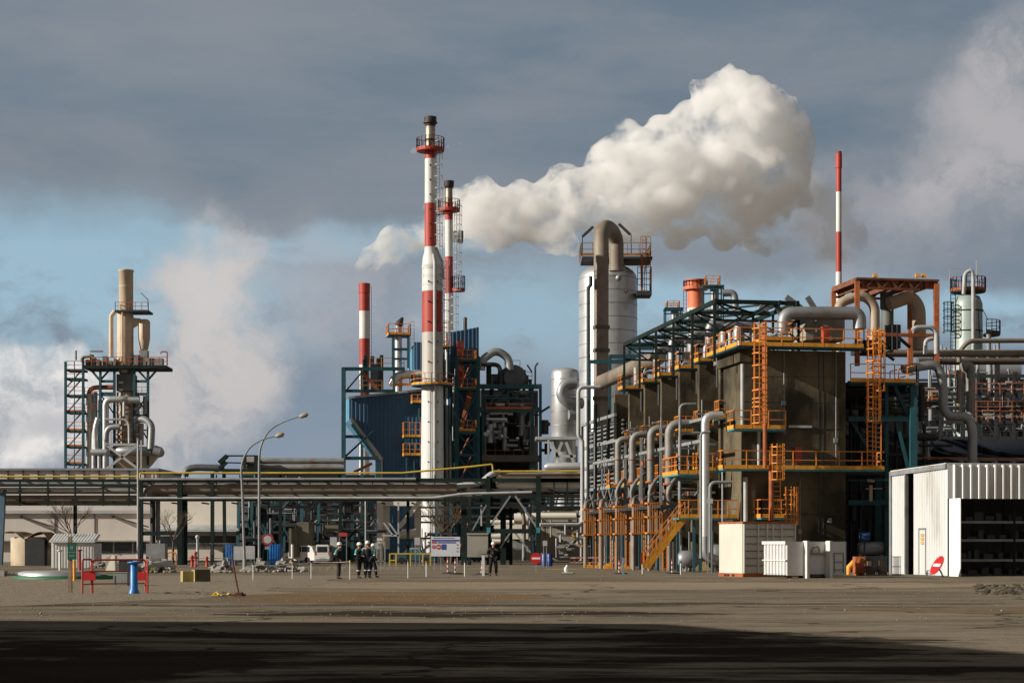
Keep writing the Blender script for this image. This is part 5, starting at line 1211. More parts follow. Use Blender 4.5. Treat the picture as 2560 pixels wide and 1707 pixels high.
xk = PX(354.5, YT); o = MB(); o.lathe(xk, YT+1.5, [(.35, PZ(872, YT)), (.5, PZ(870, YT)), (.76, PZ(843, YT)), (.76, PZ(800, YT)), (.5, PZ(795, YT))], 20); o.build('cyclone', m_cream, lt_)
o = MB(); o.hexa([TP(322, 828, 1), TP(348, 812, 1), TP(348, 812, 2.4), TP(322, 828, 2.4), TP(322, 793, 1), TP(352, 796, 1), TP(352, 796, 2.4), TP(322, 793, 2.4)]); o.build('inlet_duct', m_cream, lt_)
o = MB(); TB(o, 344, 364, 873, 902, 1, 2.2); TB(o, 364, 402, 893, 914, 1, 2.2); TB(o, 345, 360, 900, 914, 1, 2); TB(o, 330, 342, 885, 910, .8, 1.8); o.each('deck_machine', m_grey, lt_)
p_ = MB(); TB(p_, 288, 371, 775, 780, -.2, 3); p_ = p_.build('walkway', m_dark, lt_)
o = MB(); rail(o, [TP(288, 775, 3), TP(288, 775, -.2), TP(371, 775, -.2), TP(371, 775, 3)], 1.0, .8, .06); o.build('railing', m_rustor, p_)
o = MB(); o.bar(TP(352, 732), TP(369, 748), .3, .12); o.bar(TP(369, 748), TP(371, 778), .1); o.build('floodlight', m_grey, lt_)
p_ = MB(); TB(p_, 210, 417, 914, 922, -.6, 4); p_ = p_.build('walkway', m_dgreen, lt_)
o = MB(); rail(o, [TP(210, 914, 4), TP(210, 914, -.6), TP(417, 914, -.6), TP(417, 914, 4)], 1.1, 1.0, .07); o.tube([TP(402, 885, -.6), TP(402, 879, -.6), TP(418, 879, -.6), TP(418, 914, -.6)], .08, 6, bend=.2); o.build('railing', m_rustor, p_)
o = MB(); rr = random.Random(4)
for px, w, h in ((212, 12, 16), (228, 10, 22), (240, 9, 16), (252, 14, 26), (268, 12, 14), (222, 8, 30), (284, 6, 18)): TB(o, px, px+w*.7, 914-h, 914, rr.uniform(0, 1), rr.uniform(1.5, 2.5))
o.tube([TP(205, 905), TP(205, 893), TP(225, 891)], .2, 8, bend=.3); o.tube([TP(226, 878), TP(258, 878)], .1, 6); o.tube([TP(190, 900), TP(190, 876)], .12, 6); o.each('deck_machine', mat('rust_grey_steel', (.25, .22, .18), (.14, .11, .08), 1.5, .7), lt_)
# stair bay
o = MB()
for px in (164, 186, 208):
    for dy in (0, 2.6): 
        if px != 186 or dy == 0: o.bar(TP(px, 1366, dy)-Vector((0, 0, 1.6)), TP(px, 904, dy), .30 if px != 186 else .1)
for px in (251, 286, 336, 370): o.bar(TP(px, 1366, 0)-Vector((0, 0, 1.6)), TP(px, 920, 0), .30)
o.each('post', m_teal, lt_)
for n_, py in enumerate((922, 944, 986, 1028, 1074, 1114, 1157)):
    b = MB(); TB(b, 164, 208, py, py+5, 0, 2.6); b = b.build('landing', m_teal, lt_)
    o = MB(); rail(o, [TP(164, py, 0), TP(208, py, 0)], 1.0, 1.1, .06); 
    if n_ > 2: toe(o, [TP(164, py, 0), TP(208, py, 0)], .2, .05)
    o.build('railing', m_orange if n_ > 3 else m_rustor, b)
    o = MB(); o.bar(TP(168, py+44, .8 if n_ % 2 else 1.8), TP(204, py+4, .8 if n_ % 2 else 1.8), .35, .12); o.build('stair_flight', m_grey, b)
o = MB()
for a, b, w in (((208, 917), (251, 917), .3), ((224, 920), (251, 952), .28), ((278, 920), (251, 950), .24), ((251, 953), (286, 953), .34), ((340, 920), (368, 950), .24), ((396, 920), (370, 950), .24), ((336, 953), (370, 953), .32), ((251, 985), (286, 985), .5), ((336, 985), (370, 985), .36), ((336, 1038), (370, 1038), .3), ((251, 1060), (286, 1060), .3)): o.bar(TP(*a, .1), TP(*b, .1), w*.7, w)
o.each('brace', m_teal, lt_)
o = MB(); TB(o, 289, 331, 934, 976, .5, 3); TB(o, 296, 325, 922, 934, .8, 2.6); o.each('hopper', mat('dull_green_grey_steel'), lt_)
o = MB(); o.lathe(PX(311, YT), YT+2.2, [(1.45, PZ(1062, YT)), (1.45, PZ(978, YT))], 20); o.lathe(PX(311, YT), YT+2.2, [(1.35, PZ(1113, YT)), (1.35, PZ(1062, YT))], 20); o.each('reactor_body', mat('stained_beige_lagging', (.48, .38, .27), (.30, .22, .15), .7, .7, c3=(.30, .10, .035), c3amt=.7, c3sc=.7), lt_)
o = MB()
for py in (990, 1010, 1030, 1062, 1085, 1100): o.lathe(PX(311, YT), YT+2.2, [(1.52, PZ(py, YT)), (1.52, PZ(py-3, YT))], 20)
for py in (1075, 1098): o.bar(TP(283, py, .4), TP(340, py, .4), .2)
o.each('ring_beam', m_stack, lt_)
o = MB()
for py in (1020, 1092, 1108): rail(o, [TP(278, py, .2), TP(342, py, .2)], .7, .9, .06, 1)
o.build('railing', m_orange, lt_)
def tpipe(pts, r, m=m_alu, b=.9): 
    o = MB(); o.tube([TP(px, py, d) for px, py, d in pts], r, 14, bend=b, seg=6); return o.build('pipe', m, lt_)
tpipe([(264, 1172, -.8), (264, 998, -.8), (318, 998, -.8), (322, 1002, .8)], .42)
tpipe([(318, 1000, -.6), (348, 1000, -.4)], .4)
tpipe([(310, 1040, -.9), (310, 1000, -.9)], .18)
tpipe([(264, 1100, -1.2), (268, 1068, -1.2), (300, 1066, -1.2)], .36, m_alud)
tpipe([(262, 1048, -1.3), (322, 1048, -1.3), (323, 1110, -1.3)], .15)
tpipe([(240, 1135, -.8), (238, 1070, -.8), (245, 1045, -.8)], .34)
tpipe([(228, 1130, -1), (268, 1130, -1)], .42)
tpipe([(224, 1172, .5), (224, 985, .5)], .34, m_stack)
tpipe([(236, 1172, 0), (236, 980, 1)], .4, m_alud)
tpipe([(248, 1172, -1), (248, 1140, -1)], .22)
tpipe([(338, 1050, 0), (362, 1046, -.3), (380, 1062, -.6), (377, 1122, -.6)], .44, m_alud, 1.2)
tpipe([(220, 992, 1), (226, 972, 1), (240, 968, 1), (284, 968, 1)], .3, m_rustor, .5)
tpipe([(338, 1025, 0), (352, 1012, 0)], .3, m_alud)
tpipe([(346, 998, .2), (348, 998, .2)], .45, m_soot, 0)
o = MB()
ring = [Vector((PX(330, YT)+3.1*math.cos(R(a)), YT+2.2+3.0*math.sin(R(a)), PZ(1128, YT))) for a in range(0, 361, 18)]
o.tube(ring, .62, 12, cap=False); o.tube([TP(385, 1124, -.4), TP(402, 1130, -.4)], .62, 12); o.build('ring_main', m_alud, lt_)
o = MB(); o.lathe(PX(328, YT), YT+2.2, [(1.2, 0), (1.2, PZ(1178, YT)), (2.2, PZ(1160, YT)), (3.3, PZ(1133, YT))], 28); o.build('cone', m_cream, lt_)
o = MB()
for a, b in (((262, 1111), (346, 1111)), ((266, 1112), (346, 1172)), ((342, 1114), (266, 1172)), ((344, 1095), (344, 1180)), ((353, 1100), (353, 1180))): o.bar(TP(*a, -3), TP(*b, -3), .2, .3 if a[0] != b[0] else .22)
o.each('white_brace', m_lgrey, lt_)

# ================= PIPE BRIDGE
YB = 158
def BP(px, py, dy=0): return P(px, py, YB+dy)
br = thing('pipe_bridge', 'long dark green steel pipe bridge crossing the middle of the plant', 'pipe bridge', (PX(600, YB), YB, 0))
o = MB()
for px, w, py, dy in ((353, .32, 1200, 0), (353, .32, 1200, 3), (450, .42, 1205, 0), (462, .42, 1205, 1.5), (458, .4, 1205, 3.5), (531, .3, 1185, 0), (531, .3, 1205, 3.5), (1160, .5, 1240, 1), (1174, .3, 1245, 0), (1221, .34, 1190, 0), (1221, .3, 1245, 3), (1258, .5, 1245, 3), (1277, .3, 1245, 3.5), (1346, .42, 1190, 0), (1346, .3, 1245, 3.5), (188, .28, 1262, 2), (1020, .26, 1249, 3)):
    o.bar((PX(px, YB+dy), YB+dy, 0), BP(px, py, dy), w)
o.each('column', m_dgreen, br)
o = MB(); o.bar((PX(7.5, YB), YB-1, 0), BP(7.5, 1226, -1), .46); o.build('column', mat('slate_blue_steel', (.10, .17, .25), (.07, .12, .18), 1, .6), br)
o = MB(); o.box(PX(-2, YB), PX(20, YB), YB-1.5, YB-.4, PZ(1233, YB), PZ(1224, YB)); o.build('column_head', m_dark, br)
o = MB()
for dy in (0, 3.5):
    for a, b, w in (((-300, 1201), (345, 1201), .28), ((-300, 1214), (345, 1214), .16), ((-300, 1260), (345, 1260), .22), ((345, 1200), (1450, 1200), .34), ((345, 1250), (1150, 1250), .2), ((1150, 1243), (1346, 1243), .18), ((1150, 1258), (1450, 1258), .2), ((1346, 1200), (1460, 1200), .3)):
        o.bar(BP(*a, dy), BP(*b, dy), .2, w)
for a, b, w in (((357, 1333), (452, 1333), .34), ((1220, 1327), (1346, 1327), .4), ((1160, 1330), (1221, 1330), .3), ((1348, 1248), (1460, 1248), .15), ): o.bar(BP(*a), BP(*b), w*.7, w)
o.each('beam', m_dgreen, br)
o = MB()
for a, b, w in (((1276, 1239), (1224, 1315), .16), ((1288, 1239), (1341, 1317), .16), ((1276, 1330), (1250, 1370), .15), ((1287, 1330), (1326, 1381), .15), ((1178, 1330), (1216, 1262), .12)): o.bar(BP(*a, -.05), BP(*b, -.05), w, w)
o.each('brace', m_grey, br)
o = MB()
for px in (50, 120, 188, 258, 323, -20): o.bar(BP(px, 1198), BP(px, 1264), .14); 
for px in range(385, 1140, 78): o.bar(BP(px, 1186), BP(px, 1210), .1)
for px in (1385, 1418): o.bar(BP(px, 1200), BP(px, 1260), .12)
for px in range(-20, 1450, 75):
    z = BP(px, 1201).z; o.bar((PX(px, YB), YB, z), (PX(px, YB), YB+3.5, z), .12); o.bar((PX(px, YB), YB, z-1.95), (PX(px, YB), YB+3.5, z-1.95), .12)
o.each('hanger', m_dgreen, br)
o = MB()
for px in range(10, 340, 52): o.bar(BP(px, 1190, .6), BP(px, 1183, .6), .06)
for px in (1217, 1341): o.box(PX(px, YB), PX(px+9, YB), YB-.25, YB+.1, PZ(1332, YB), PZ(1318, YB))
o.each('bracket', m_tealb, br)
def bpipe(pts, r, m, name, lb, b=.5, n=12):
    o = MB(); o.tube([BP(px, py, d) for px, py, d in pts], r, n, bend=b, seg=5); return one(o, name, m, lb, 'pipe')
bpipe([(-300, 1191, .6), (346, 1191, .6), (346, 1230, .6)], .085, m_gas, 'gas_pipe', 'yellow gas pipe running along the left half of the pipe bridge', .2)
bpipe([(350, 1225, .4), (350, 1182, .4), (1005, 1182, .4), (1180, 1166, .4), (1231, 1160, .4), (1233, 1178, .4), (1460, 1177, .4)], .085, m_gas, 'gas_pipe', 'yellow gas pipe crossing the middle and stepping up at its right end', .15)
mp = bpipe([(374, 1250, .8), (372, 1232, .8), (380, 1222, .8), (420, 1222, .8), (1142, 1221, .8)], .50, m_brown, 'large_pipe', 'thickest brown pipe of the bridge, running its whole middle length', .6, 18)
mp = bpipe([(-300, 1247, 1), (342, 1247, 1)], .34, m_brown, 'large_pipe', 'thick brown pipe on the lower level of the left bridge', 0, 16)
bpipe([(1139, 1221, .7), (1142, 1215, .7), (1200, 1208, .7), (1230, 1183, .7), (1250, 1180, .9)], .26, m_lgrey, 'silver_pipe', 'silver pipe bending up at the right end of the thick brown pipe', .5, 14)
bpipe([(1240, 1189, .9), (1460, 1189, .9)], .3, m_brown, 'large_pipe', 'brown pipe just under the right end of the yellow gas pipe', 0, 14)
bpipe([(1240, 1210, .6), (1244, 1210, .6), (1252, 1210, .6), (1460, 1210, .6)], [.2, .36, .42, .42], m_cwall, 'capped_pipe', 'tan pipe with a pale rounded end cap under the right bridge', 0, 18)
bpipe([(-300, 1222, .2), (250, 1222, .2), (272, 1216, .2), (345, 1216, .2)], .13, m_lgrey, 'thin_pipe', 'pale thin pipe on the left bridge between the green beams', .3)
bpipe([(-300, 1231, .9), (345, 1231, .9)], .11, m_grey, 'thin_pipe', 'grey thin pipe just above the left brown pipe', 0)
bpipe([(-300, 1208, 1.6), (345, 1208, 1.6)], .15, m_alud, 'thin_pipe', 'dull silver pipe behind the yellow one on the left bridge', 0)
bpipe([(345, 1245, -.1), (1085, 1244, -.1), (1160, 1234, -.1), (1330, 1230, -.1)], .12, m_lgrey, 'thin_pipe', 'slim silver pipe below the thickest brown pipe', .4)
bpipe([(345, 1198, -.1), (1040, 1197, -.1)], .12, m_grey, 'thin_pipe', 'slim grey pipe on the upper beam of the middle bridge', 0)
bpipe([(1120, 1252, 1.5), (1230, 1238, 1.5), (1450, 1240, 1.5)], .16, m_pipeg, 'thin_pipe', 'weathered slim pipe rising right below the capped tan pipe', .4)
bpipe([(382, 1230, 1.2), (382, 1390, 1.2)], .24, m_dark, 'drop_pipe', 'dark drop pipe under the left end of the thick brown pipe', 0)
bpipe([(395, 1235, 1.6), (395, 1350, 1.6)], .2, m_pipeg, 'drop_pipe', 'grey drop pipe beside the dark one under the bridge', 0)
bpipe([(1325, 1260, 1), (1325, 1400, 1)], .16, m_pipeg, 'drop_pipe', 'weathered drop pipe left of the right bridge column', 0)
bpipe([(1310, 1400, 2), (1310, 1290, 2), (1300, 1265, 2), (1250, 1262, 2)], .18, m_pipeg, 'drop_pipe', 'bent weathered pipe inside the braced bay of the bridge', .8)
# tall grey lighting mast
o = MB(); o.tube([(PX(345, 150), 150, 0), P(345, 1102, 150)], [.11, .07], 10); one(o, 'mast', m_lgrey, 'tall plain grey mast in front of the left bridge column', 'mast')
# big pipes and green box frame on the skyline above the bridge
sk_ = thing('pipe_rack', 'green framed rack with two big grey pipes above the bridge line', 'pipe rack', (PX(700, 172), 172, 0))
o = MB()
for py, r in ((1152, .28), (1168, .30), (1178, .14)): o.tube([P(618 if py < 1175 else 700, py, 172), P(860, py, 172)], r, 12)
o.each('pipe', m_pipeg, sk_)
o = MB(); Y=171
for a, b, w in (((565, 1139), (642, 1139), .14), ((548, 1157), (568, 1139), .4), ((548, 1172), (566, 1155), .34), ((566, 1156), (640, 1158), .12), ((641, 1138), (641, 1185), .4), ((612, 1139), (612, 1180), .3), ((530, 1185), (560, 1168), .2), ((560, 1178), (860, 1181), .5)): o.bar(P(*a, Y), P(*b, Y), w)
for px in (560, 700, 850): o.bar((PX(px, Y), Y+.5, 0), P(px, 1178, Y+.5), .3)
o.each('frame_member', m_dgreen, sk_)
o = MB(); o.box(PX(605, 172), PX(637, 172), 171.5, 173, PZ(1160, 172), PZ(1143, 172)); o.build('pale_box', m_stack, sk_)
o = MB(); o.tube([P(462, 1190, 175), P(468, 1172, 175), P(490, 1168, 175), P(560, 1170, 175)], .34, 14, bend=.6); one(o, 'dark_duct', mat('grey_blue_steel'), 'dark blue-grey duct on the skyline left of the green framed rack', 'duct')
# ================= BUILDINGS BEHIND THE BRIDGE
W1 = thing('warehouse', 'long beige warehouse behind the left pipe bridge', 'building', (PX(150, 190), 190, 0))
def rb(o, px0, px1, py0, py1, Y, d): o.box(PX(px0, Y), PX(px1, Y), Y, Y+d, max(0, PZ(py1, Y)), PZ(py0, Y))
o = MB(); rb(o, -500, 392, 1176, 1420, 190, 14); o.build('wall', m_beige, W1)
o = MB(); rb(o, -500, 397, 1170, 1175, 189.7, 15); o.build('roof', mat('grey_violet_roof', (.25, .25, .30), (.2, .2, .24), .5, .8), W1)
o = MB()
for px in range(-20, 400, 38): rb(o, px, px+2, 1176, 1199, 189.8, .2)
o.each('roof_post', m_dark, W1)
o = MB(); rb(o, -500, 380, 1275, 1283, 189.6, .6); o.build('eave_band', mat('pale_grey_band', (.42, .43, .44), (.36, .37, .38), .5, .7), W1)
o = MB(); rb(o, -500, 380, 1350, 1353, 189.2, .8); o.build('lower_eave', m_concl, W1)
o = MB()
for a, b in ((236, 282), (286, 330), (334, 372)): rb(o, a, b, 1355, 1382, 189.9, .2)
o.each('window', m_glass, W1)
o = MB(); rb(o, 136, 137.5, 1283, 1350, 189.9, .1); rb(o, 236, 237.2, 1283, 1350, 189.9, .1); o.each('downpipe', m_dark, W1)
o = MB(); o.bar(P(54, 1291, 188), P(135, 1317, 188.), .14); o.bar(P(284, 1291, 188), P(372, 1317, 188), .14); 
for a in (54, 284): o.bar(P(a, 1291, 188), P(a, 1291, 190), .25)
o.each('raking_pipe', m_dark, W1)
W2 = thing('annex_building', 'cream annex building with a pale ribbed awning behind the bridge', 'building', (PX(490, 180), 180, 0))
o = MB(); rb(o, 398, 592, 1248, 1316, 180, 8); rb(o, 398, 592, 1330, 1400, 183, 5); o.each('wall', m_cwall, W2)
o = MB(); Y = 178; n_ = 46
for k in range(n_):
    x0 = PX(399+199*k/n_, Y); x1 = PX(399+199*(k+.55)/n_, Y); z0, z1 = PZ(1325, Y), PZ(1311, 180)
    o.hold = True; o.hexa([(x0, 177.6, z0), (x1, 177.6, z0), (x1, 180, z1-.05), (x0, 180, z1-.05), (x0, 177.6, z0+.1), (x1, 177.6, z0+.1), (x1, 180, z1+.05), (x0, 180, z1+.05)])
o.hexa([(PX(398, Y), 177.6, z0-.05), (PX(599, Y), 177.6, z0-.05), (PX(599, Y), 180, z1-.1), (PX(398, Y), 180, z1-.1), (PX(398, Y), 177.6, z0+.03), (PX(599, Y), 177.6, z0+.03), (PX(599, Y), 180, z1-.02), (PX(398, Y), 180, z1-.02)])
o.build('awning', m_corr, W2)
o = MB(); rb(o, 591, 597, 1327, 1400, 178, .3); rb(o, 398, 595, 1328, 1337, 178.2, .3); o.each('column', m_concl, W2)
o = MB(); rb(o, 400, 590, 1339, 1366, 182.8, .3); o.build('window', m_glass, W2)
# concrete portal structure left of the chimney
W3 = thing('concrete_portal', 'pale concrete portal frame with a raking beige duct left of the chimney base', 'concrete frame', (PX(1000, 176), 176, 0))
o = MB(); rb(o, 942, 956, 1249, 1400, 175, 1.0); rb(o, 956, 1055, 1252, 1264, 175.5, 1.0); rb(o, 957, 973, 1264, 1372, 176.4, .5); rb(o, 1036, 1050, 1264, 1400, 176.4, .5); o.each('frame_member', m_cwall, W3)
o = MB(); o.bar(P(1050, 1252, 174.5), P(998, 1318, 174.5), .32, .42); o.build('raking_duct', m_cwall, W3)
o = MB()
for a, b in (((958, 1304), (982, 1338)), ((970, 1303), (995, 1338)), ((955, 1338), (1000, 1338)), ((996, 1255), (996, 1400))): o.bar(P(*a, 174), P(*b, 174), .16)
o.each('steel_brace', m_lgrey, W3)
o = MB(); o.tube([P(1000, 1330, 175.5), P(1005, 1334, 175.5), P(1040, 1334, 175.5)], [.4, .5, .5], 14); o.build('drum', m_cwall, W3)
# right beige block and panels under the bridge
W4 = thing('pump_house', 'low beige pump house between the bridge and the orange ladder cages', 'building', (PX(1400, 178), 178, 0))
o = MB(); rb(o, 1355, 1442, 1278, 1304, 178, 5); rb(o, 1350, 1450, 1310, 1400, 180, 4); o.each('wall', mat('dusty_tan_wall', (.34, .29, .23), (.26, .22, .17), .4, .9), W4)
o = MB(); rb(o, 1278, 1324, 1310, 1347, 176, 4); rb(o, 1293, 1322, 1281, 1302, 175, 3); o.each('cream_panel', m_cwall, W4)
o = MB(); rb(o, 1280, 1322, 1350, 1400, 176.5, .3); o.build('louvre', m_grey, W4)
o = MB()
for py, r, a, b in ((1290, .32, 1322, 1440), (1320, .4, 1235, 1280), (1296, .5, 1285, 1330), (1340, .3, 1228, 1262), (1352, .25, 1230, 1262), (1306, .25, 1225, 1285)): o.tube([P(a, py, 172), P(b, py, 172)], r, 12)
o.each('horizontal_tank', m_cwall, W4)
o = MB(); rb(o, 1168, 1220, 1335, 1392, 157, 1.2); rb(o, 1167, 1221, 1332, 1336, 156.9, 1.4); one(o, 'site_cabin', m_concl, 'pale grey cabin wall behind the information board', 'cabin')
# dark plant below the bridge
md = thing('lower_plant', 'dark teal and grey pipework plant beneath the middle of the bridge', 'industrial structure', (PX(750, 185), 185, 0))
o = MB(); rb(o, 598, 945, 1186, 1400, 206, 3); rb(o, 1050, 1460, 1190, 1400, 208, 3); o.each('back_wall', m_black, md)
o = MB(); rr = random.Random(31)
for px in (610, 640, 668, 700, 722, 760, 802, 830, 875, 900, 925, 1095, 1125, 1385, 1430): o.bar((PX(px, 182), 182+rr.uniform(-5, 4), 0), (PX(px, 182), 182+rr.uniform(-3, 3), PZ(rr.uniform(1195, 1262), 182)), rr.uniform(.14, .34))
for a, b in (((610, 1360), (640, 1300)), ((640, 1360), (615, 1300)), ((655, 1310), (690, 1360)), ((690, 1310), (650, 1360)), ((700, 1300), (730, 1360)), ((640, 1290), (670, 1355))): o.bar(P(*a, 178), P(*b, 178), .16)
o.each('post', m_teal, md)
o = MB()
for py in (1262, 1283, 1304, 1330, 1352): o.bar(P(598, py, 181), P(945, py, 181), .12, .2)
for py in (1268, 1290, 1305, 1345): o.bar(P(1050, py, 183), P(1460, py, 183), .12, .2)
o.each('beam', m_dark, md)
for nm, m, cnt, sd_ in (('pipe', m_dark, 70, 1), ('blue_pipe', mat('grey_blue_steel'), 36, 2), ('grey_pipe', m_grey, 44, 3), ('teal_pipe', m_teal, 24, 4)):
    o = MB(); rr = random.Random(sd_)
    for k_ in range(cnt):
        px = rr.choice([rr.uniform(600, 945), rr.uniform(600, 945), rr.uniform(1060, 1450)]); py = rr.uniform(1250, 1385); Y = rr.uniform(172, 190); L = rr.uniform(.4, 3.2); r = rr.uniform(.04, .2 if nm != 'grey_pipe' else .12)
        a = P(px, py, Y); d = (Vector((1, 0, 0)), Vector((0, 0, 1)), Vector((1, 0, 1)).normalized())[rr.choice([0, 0, 1, 1, 1, 2])]
        o.tube([a, a+d*L]+([a+d*L+Vector((0, 0, -.8))] if rr.random() < .3 and d.x > .9 else []), r, 7)
    o.each(nm, m, md)
o = MB(); rb(o, 722, 742, 1320, 1392, 172, 3); rb(o, 742, 778, 1304, 1392, 172.5, 3); rb(o, 812, 845, 1312, 1330, 174, 1); one(o, 'olive_cabin', mat('olive_sheet', (.16, .145, .10), (.11, .10, .07), .6, .8), 'dark olive metal cabin behind the white vans', 'cabin')
o = MB(); rb(o, 825, 842, 1342, 1392, 172, .5); one(o, 'white_cabinet', m_lgrey, 'pale grey cabinet in the dark plant right of the vans', 'cabinet')
# tops of far plant seen between structures right of the vessels
o = MB(); rb(o, 720, 752, 1160, 1166, 260, 3)
# valve groups and pumps right of the bridge
pg = thing('pump_skid', 'cluttered pump skid with pale pipes left of the orange ladder cages', 'machinery', (PX(1410, 150), 150, 0))
o = MB(); rr = random.Random(8)
for k_ in range(26):
    a = P(rr.uniform(1385, 1448), rr.uniform(1325, 1395), rr.uniform(148, 153)); L = rr.uniform(.2, 1.0); o.tube([a, a+(Vector((1, 0, 0)) if rr.random() < .5 else Vector((0, 0, 1)))*L], rr.uniform(.04, .16), 8)
o.each('pipe', m_alud, pg)
o = MB(); rb(o, 1398, 1415, 1360, 1380, 150, 1); rb(o, 1400, 1445, 1322, 1332, 151, 1); o.each('casing', m_brown, pg)
o = MB(); o.bar(P(1430, 1335, 149), P(1455, 1365, 149), .14); o.build('brace', m_yellow, pg)

bpipe([(-300, 1205, 2.4), (345, 1205, 2.4)], .2, m_dark, 'thick_pipe', 'dark thick pipe at the back of the left bridge top level', 0)
bpipe([(-300, 1226, 2.6), (345, 1226, 2.6)], .24, m_pipeg, 'thick_pipe', 'weathered thick pipe at the back of the left bridge middle level', 0)
bpipe([(-300, 1254, 2.8), (345, 1254, 2.8)], .26, m_dark, 'thick_pipe', 'dark thick pipe at the back of the left bridge bottom level', 0)
bpipe([(345, 1212, 2.4), (1140, 1212, 2.4)], .25, m_dark, 'thick_pipe', 'dark thick pipe behind the thickest brown pipe of the bridge', 0)
bpipe([(380, 1238, 2.6), (1215, 1238, 2.6)], .26, m_pipeg, 'thick_pipe', 'weathered thick pipe behind and below the thickest brown pipe', 0)
bpipe([(1150, 1228, 2.6), (1450, 1228, 2.6)], .24, m_dark, 'thick_pipe', 'dark thick pipe behind the capped tan pipe', 0)
bpipe([(1348, 1270, 2.2), (1450, 1270, 2.2)], .2, m_pipeg, 'thick_pipe', 'weathered thick pipe under the far right end of the bridge', 0)
o = MB()
for px, y0, y1, r, dy in ((226, 985, 1170, .55, 2), (255, 1000, 1170, .5, 2.6), (352, 1058, 1112, .4, 2.4), (362, 990, 1036, .25, 2.6), (298, 1114, 1172, .5, 3.5)): a = TP(px, y1, dy); b = TP(px, y0, dy); o.tube([a, b], r, 14)
o.each('vertical_vessel', m_stack, lt_)
o = MB()
for a, b in (((336, 985), (370, 1036)), ((370, 985), (336, 1036)), ((336, 1040), (370, 1100)), ((251, 985), (286, 1036)), ((286, 985), (251, 1036)), ((208, 1028), (251, 1028)), ((208, 1074), (251, 1074)), ((208, 986), (251, 986)), ((370, 1038), (370, 1112)), ((336, 1075), (372, 1075))): o.bar(TP(*a, 2.8), TP(*b, 2.8), .16)
o.each('brace', m_dgreen, lt_)
o = MB()
for py, a, b in ((986, 212, 250), (1028, 212, 250), (1074, 212, 250), (1038, 338, 372), (985, 338, 372)): rail(o, [TP(a, py, .1), TP(b, py, .1)], .9, .8, .05)
o.build('railing', m_rustor, lt_)
# ================= STREET LAMPS
def street_lamp(px0, pts, hx, hy, Y, lb):
    t = thing('street_lamp', lb, 'street lamp', (PX(px0, Y), Y, 0), 'tall curved street lamps')
    o = MB(); P_ = [Vector((PX(px0, Y), Y, 0))]+[P(a, b, Y) for a, b in pts]; n = len(P_)
    P_ = rnd(P_, 3.0, 8); r = [.10-.055*i/(len(P_)-1) for i in range(len(P_))]; o.tube(P_, r, 10); o.cyl(PX(px0, Y), Y, 0, .7, .15, 10); o.build('pole', m_grey, t)
    h = MB(); a = P(hx-11, hy+4, Y); b = P(hx+11, hy-3, Y); h.tube([a, a.lerp(b, .25), a.lerp(b, .75), b], [.08, .17, .2, .1], 10); h.build('lamp_head', mat('lamp_head_grey', (.36, .33, .26), (.28, .26, .2), 2, .5), t)
    return t
street_lamp(612, [(606, 1225), (602, 1160), (622, 1118), (655, 1098), (690, 1090)], 699, 1087, 130, 'left and lower of the two tall curved street lamps')
street_lamp(648, [(648, 1150), (650, 1120), (668, 1078), (705, 1055), (750, 1040)], 759, 1038, 136, 'right and taller of the two tall curved street lamps')
# ================= PEOPLE
import bmesh
def skin(name, chains, m, parent, sub=1):
    """chains: lists of (point, rx, ry); points shared between chains are welded"""
    bm = bmesh.new(); L = bm.verts.layers.skin.verify(); d = {}; first = None
    def V(p, rx, ry):
        k = tuple(round(c, 4) for c in p)
        if k not in d:
            v = bm.verts.new(p); v[L].radius = (rx, ry); d[k] = v
        return d[k]
    for ch_ in chains:
        vs = [V(*c) for c in ch_]
        for a, b in zip(vs, vs[1:]):
            if a is not b and bm.edges.get((a, b)) is None: bm.edges.new((a, b))
    bm.verts.ensure_lookup_table(); bm.verts[0][L].use_root = True
    me = bpy.data.meshes.new(name); bm.to_mesh(me); bm.free(); o = bpy.data.objects.new(name, me); COL.objects.link(o)
    o.modifiers.new('s', 'SKIN').use_smooth_shade = True; q = o.modifiers.new('u', 'SUBSURF'); q.levels = sub; q.render_levels = sub
    dg = bpy.context.evaluated_depsgraph_get(); me2 = bpy.data.meshes.new_from_object(o.evaluated_get(dg)); o.modifiers.clear(); o.data = me2
    for p in me2.polygons: p.use_smooth = True
    me2.materials.clear(); me2.materials.append(m); o.parent = parent; return o
m_skin = mat('skin', (.46, .25, .17), (.40, .21, .14), 4, .6)
m_navyc = mat('dark_navy_cloth', (.010, .013, .030), (.006, .008, .018), 6, .9)
m_blackc = mat('black_cloth', (.010, .010, .012), (.006, .006, .007), 6, .9)
m_tealc = mat('teal_cloth', (.05, .38, .36), (.035, .28, .27), 6, .85)
m_boot = mat('dark_boot_leather', (.018, .014, .012), (.01, .008, .007), 6, .7)
m_helm = mat('white_helmet', (.82, .82, .79), (.76, .76, .74), 3, .35)
m_refl = mat('reflective_tape', (.6, .6, .62), (.5, .5, .52), 3, .4)
m_hair = mat('grey_hair', (.30, .27, .23), (.2, .18, .15), 8, .9)
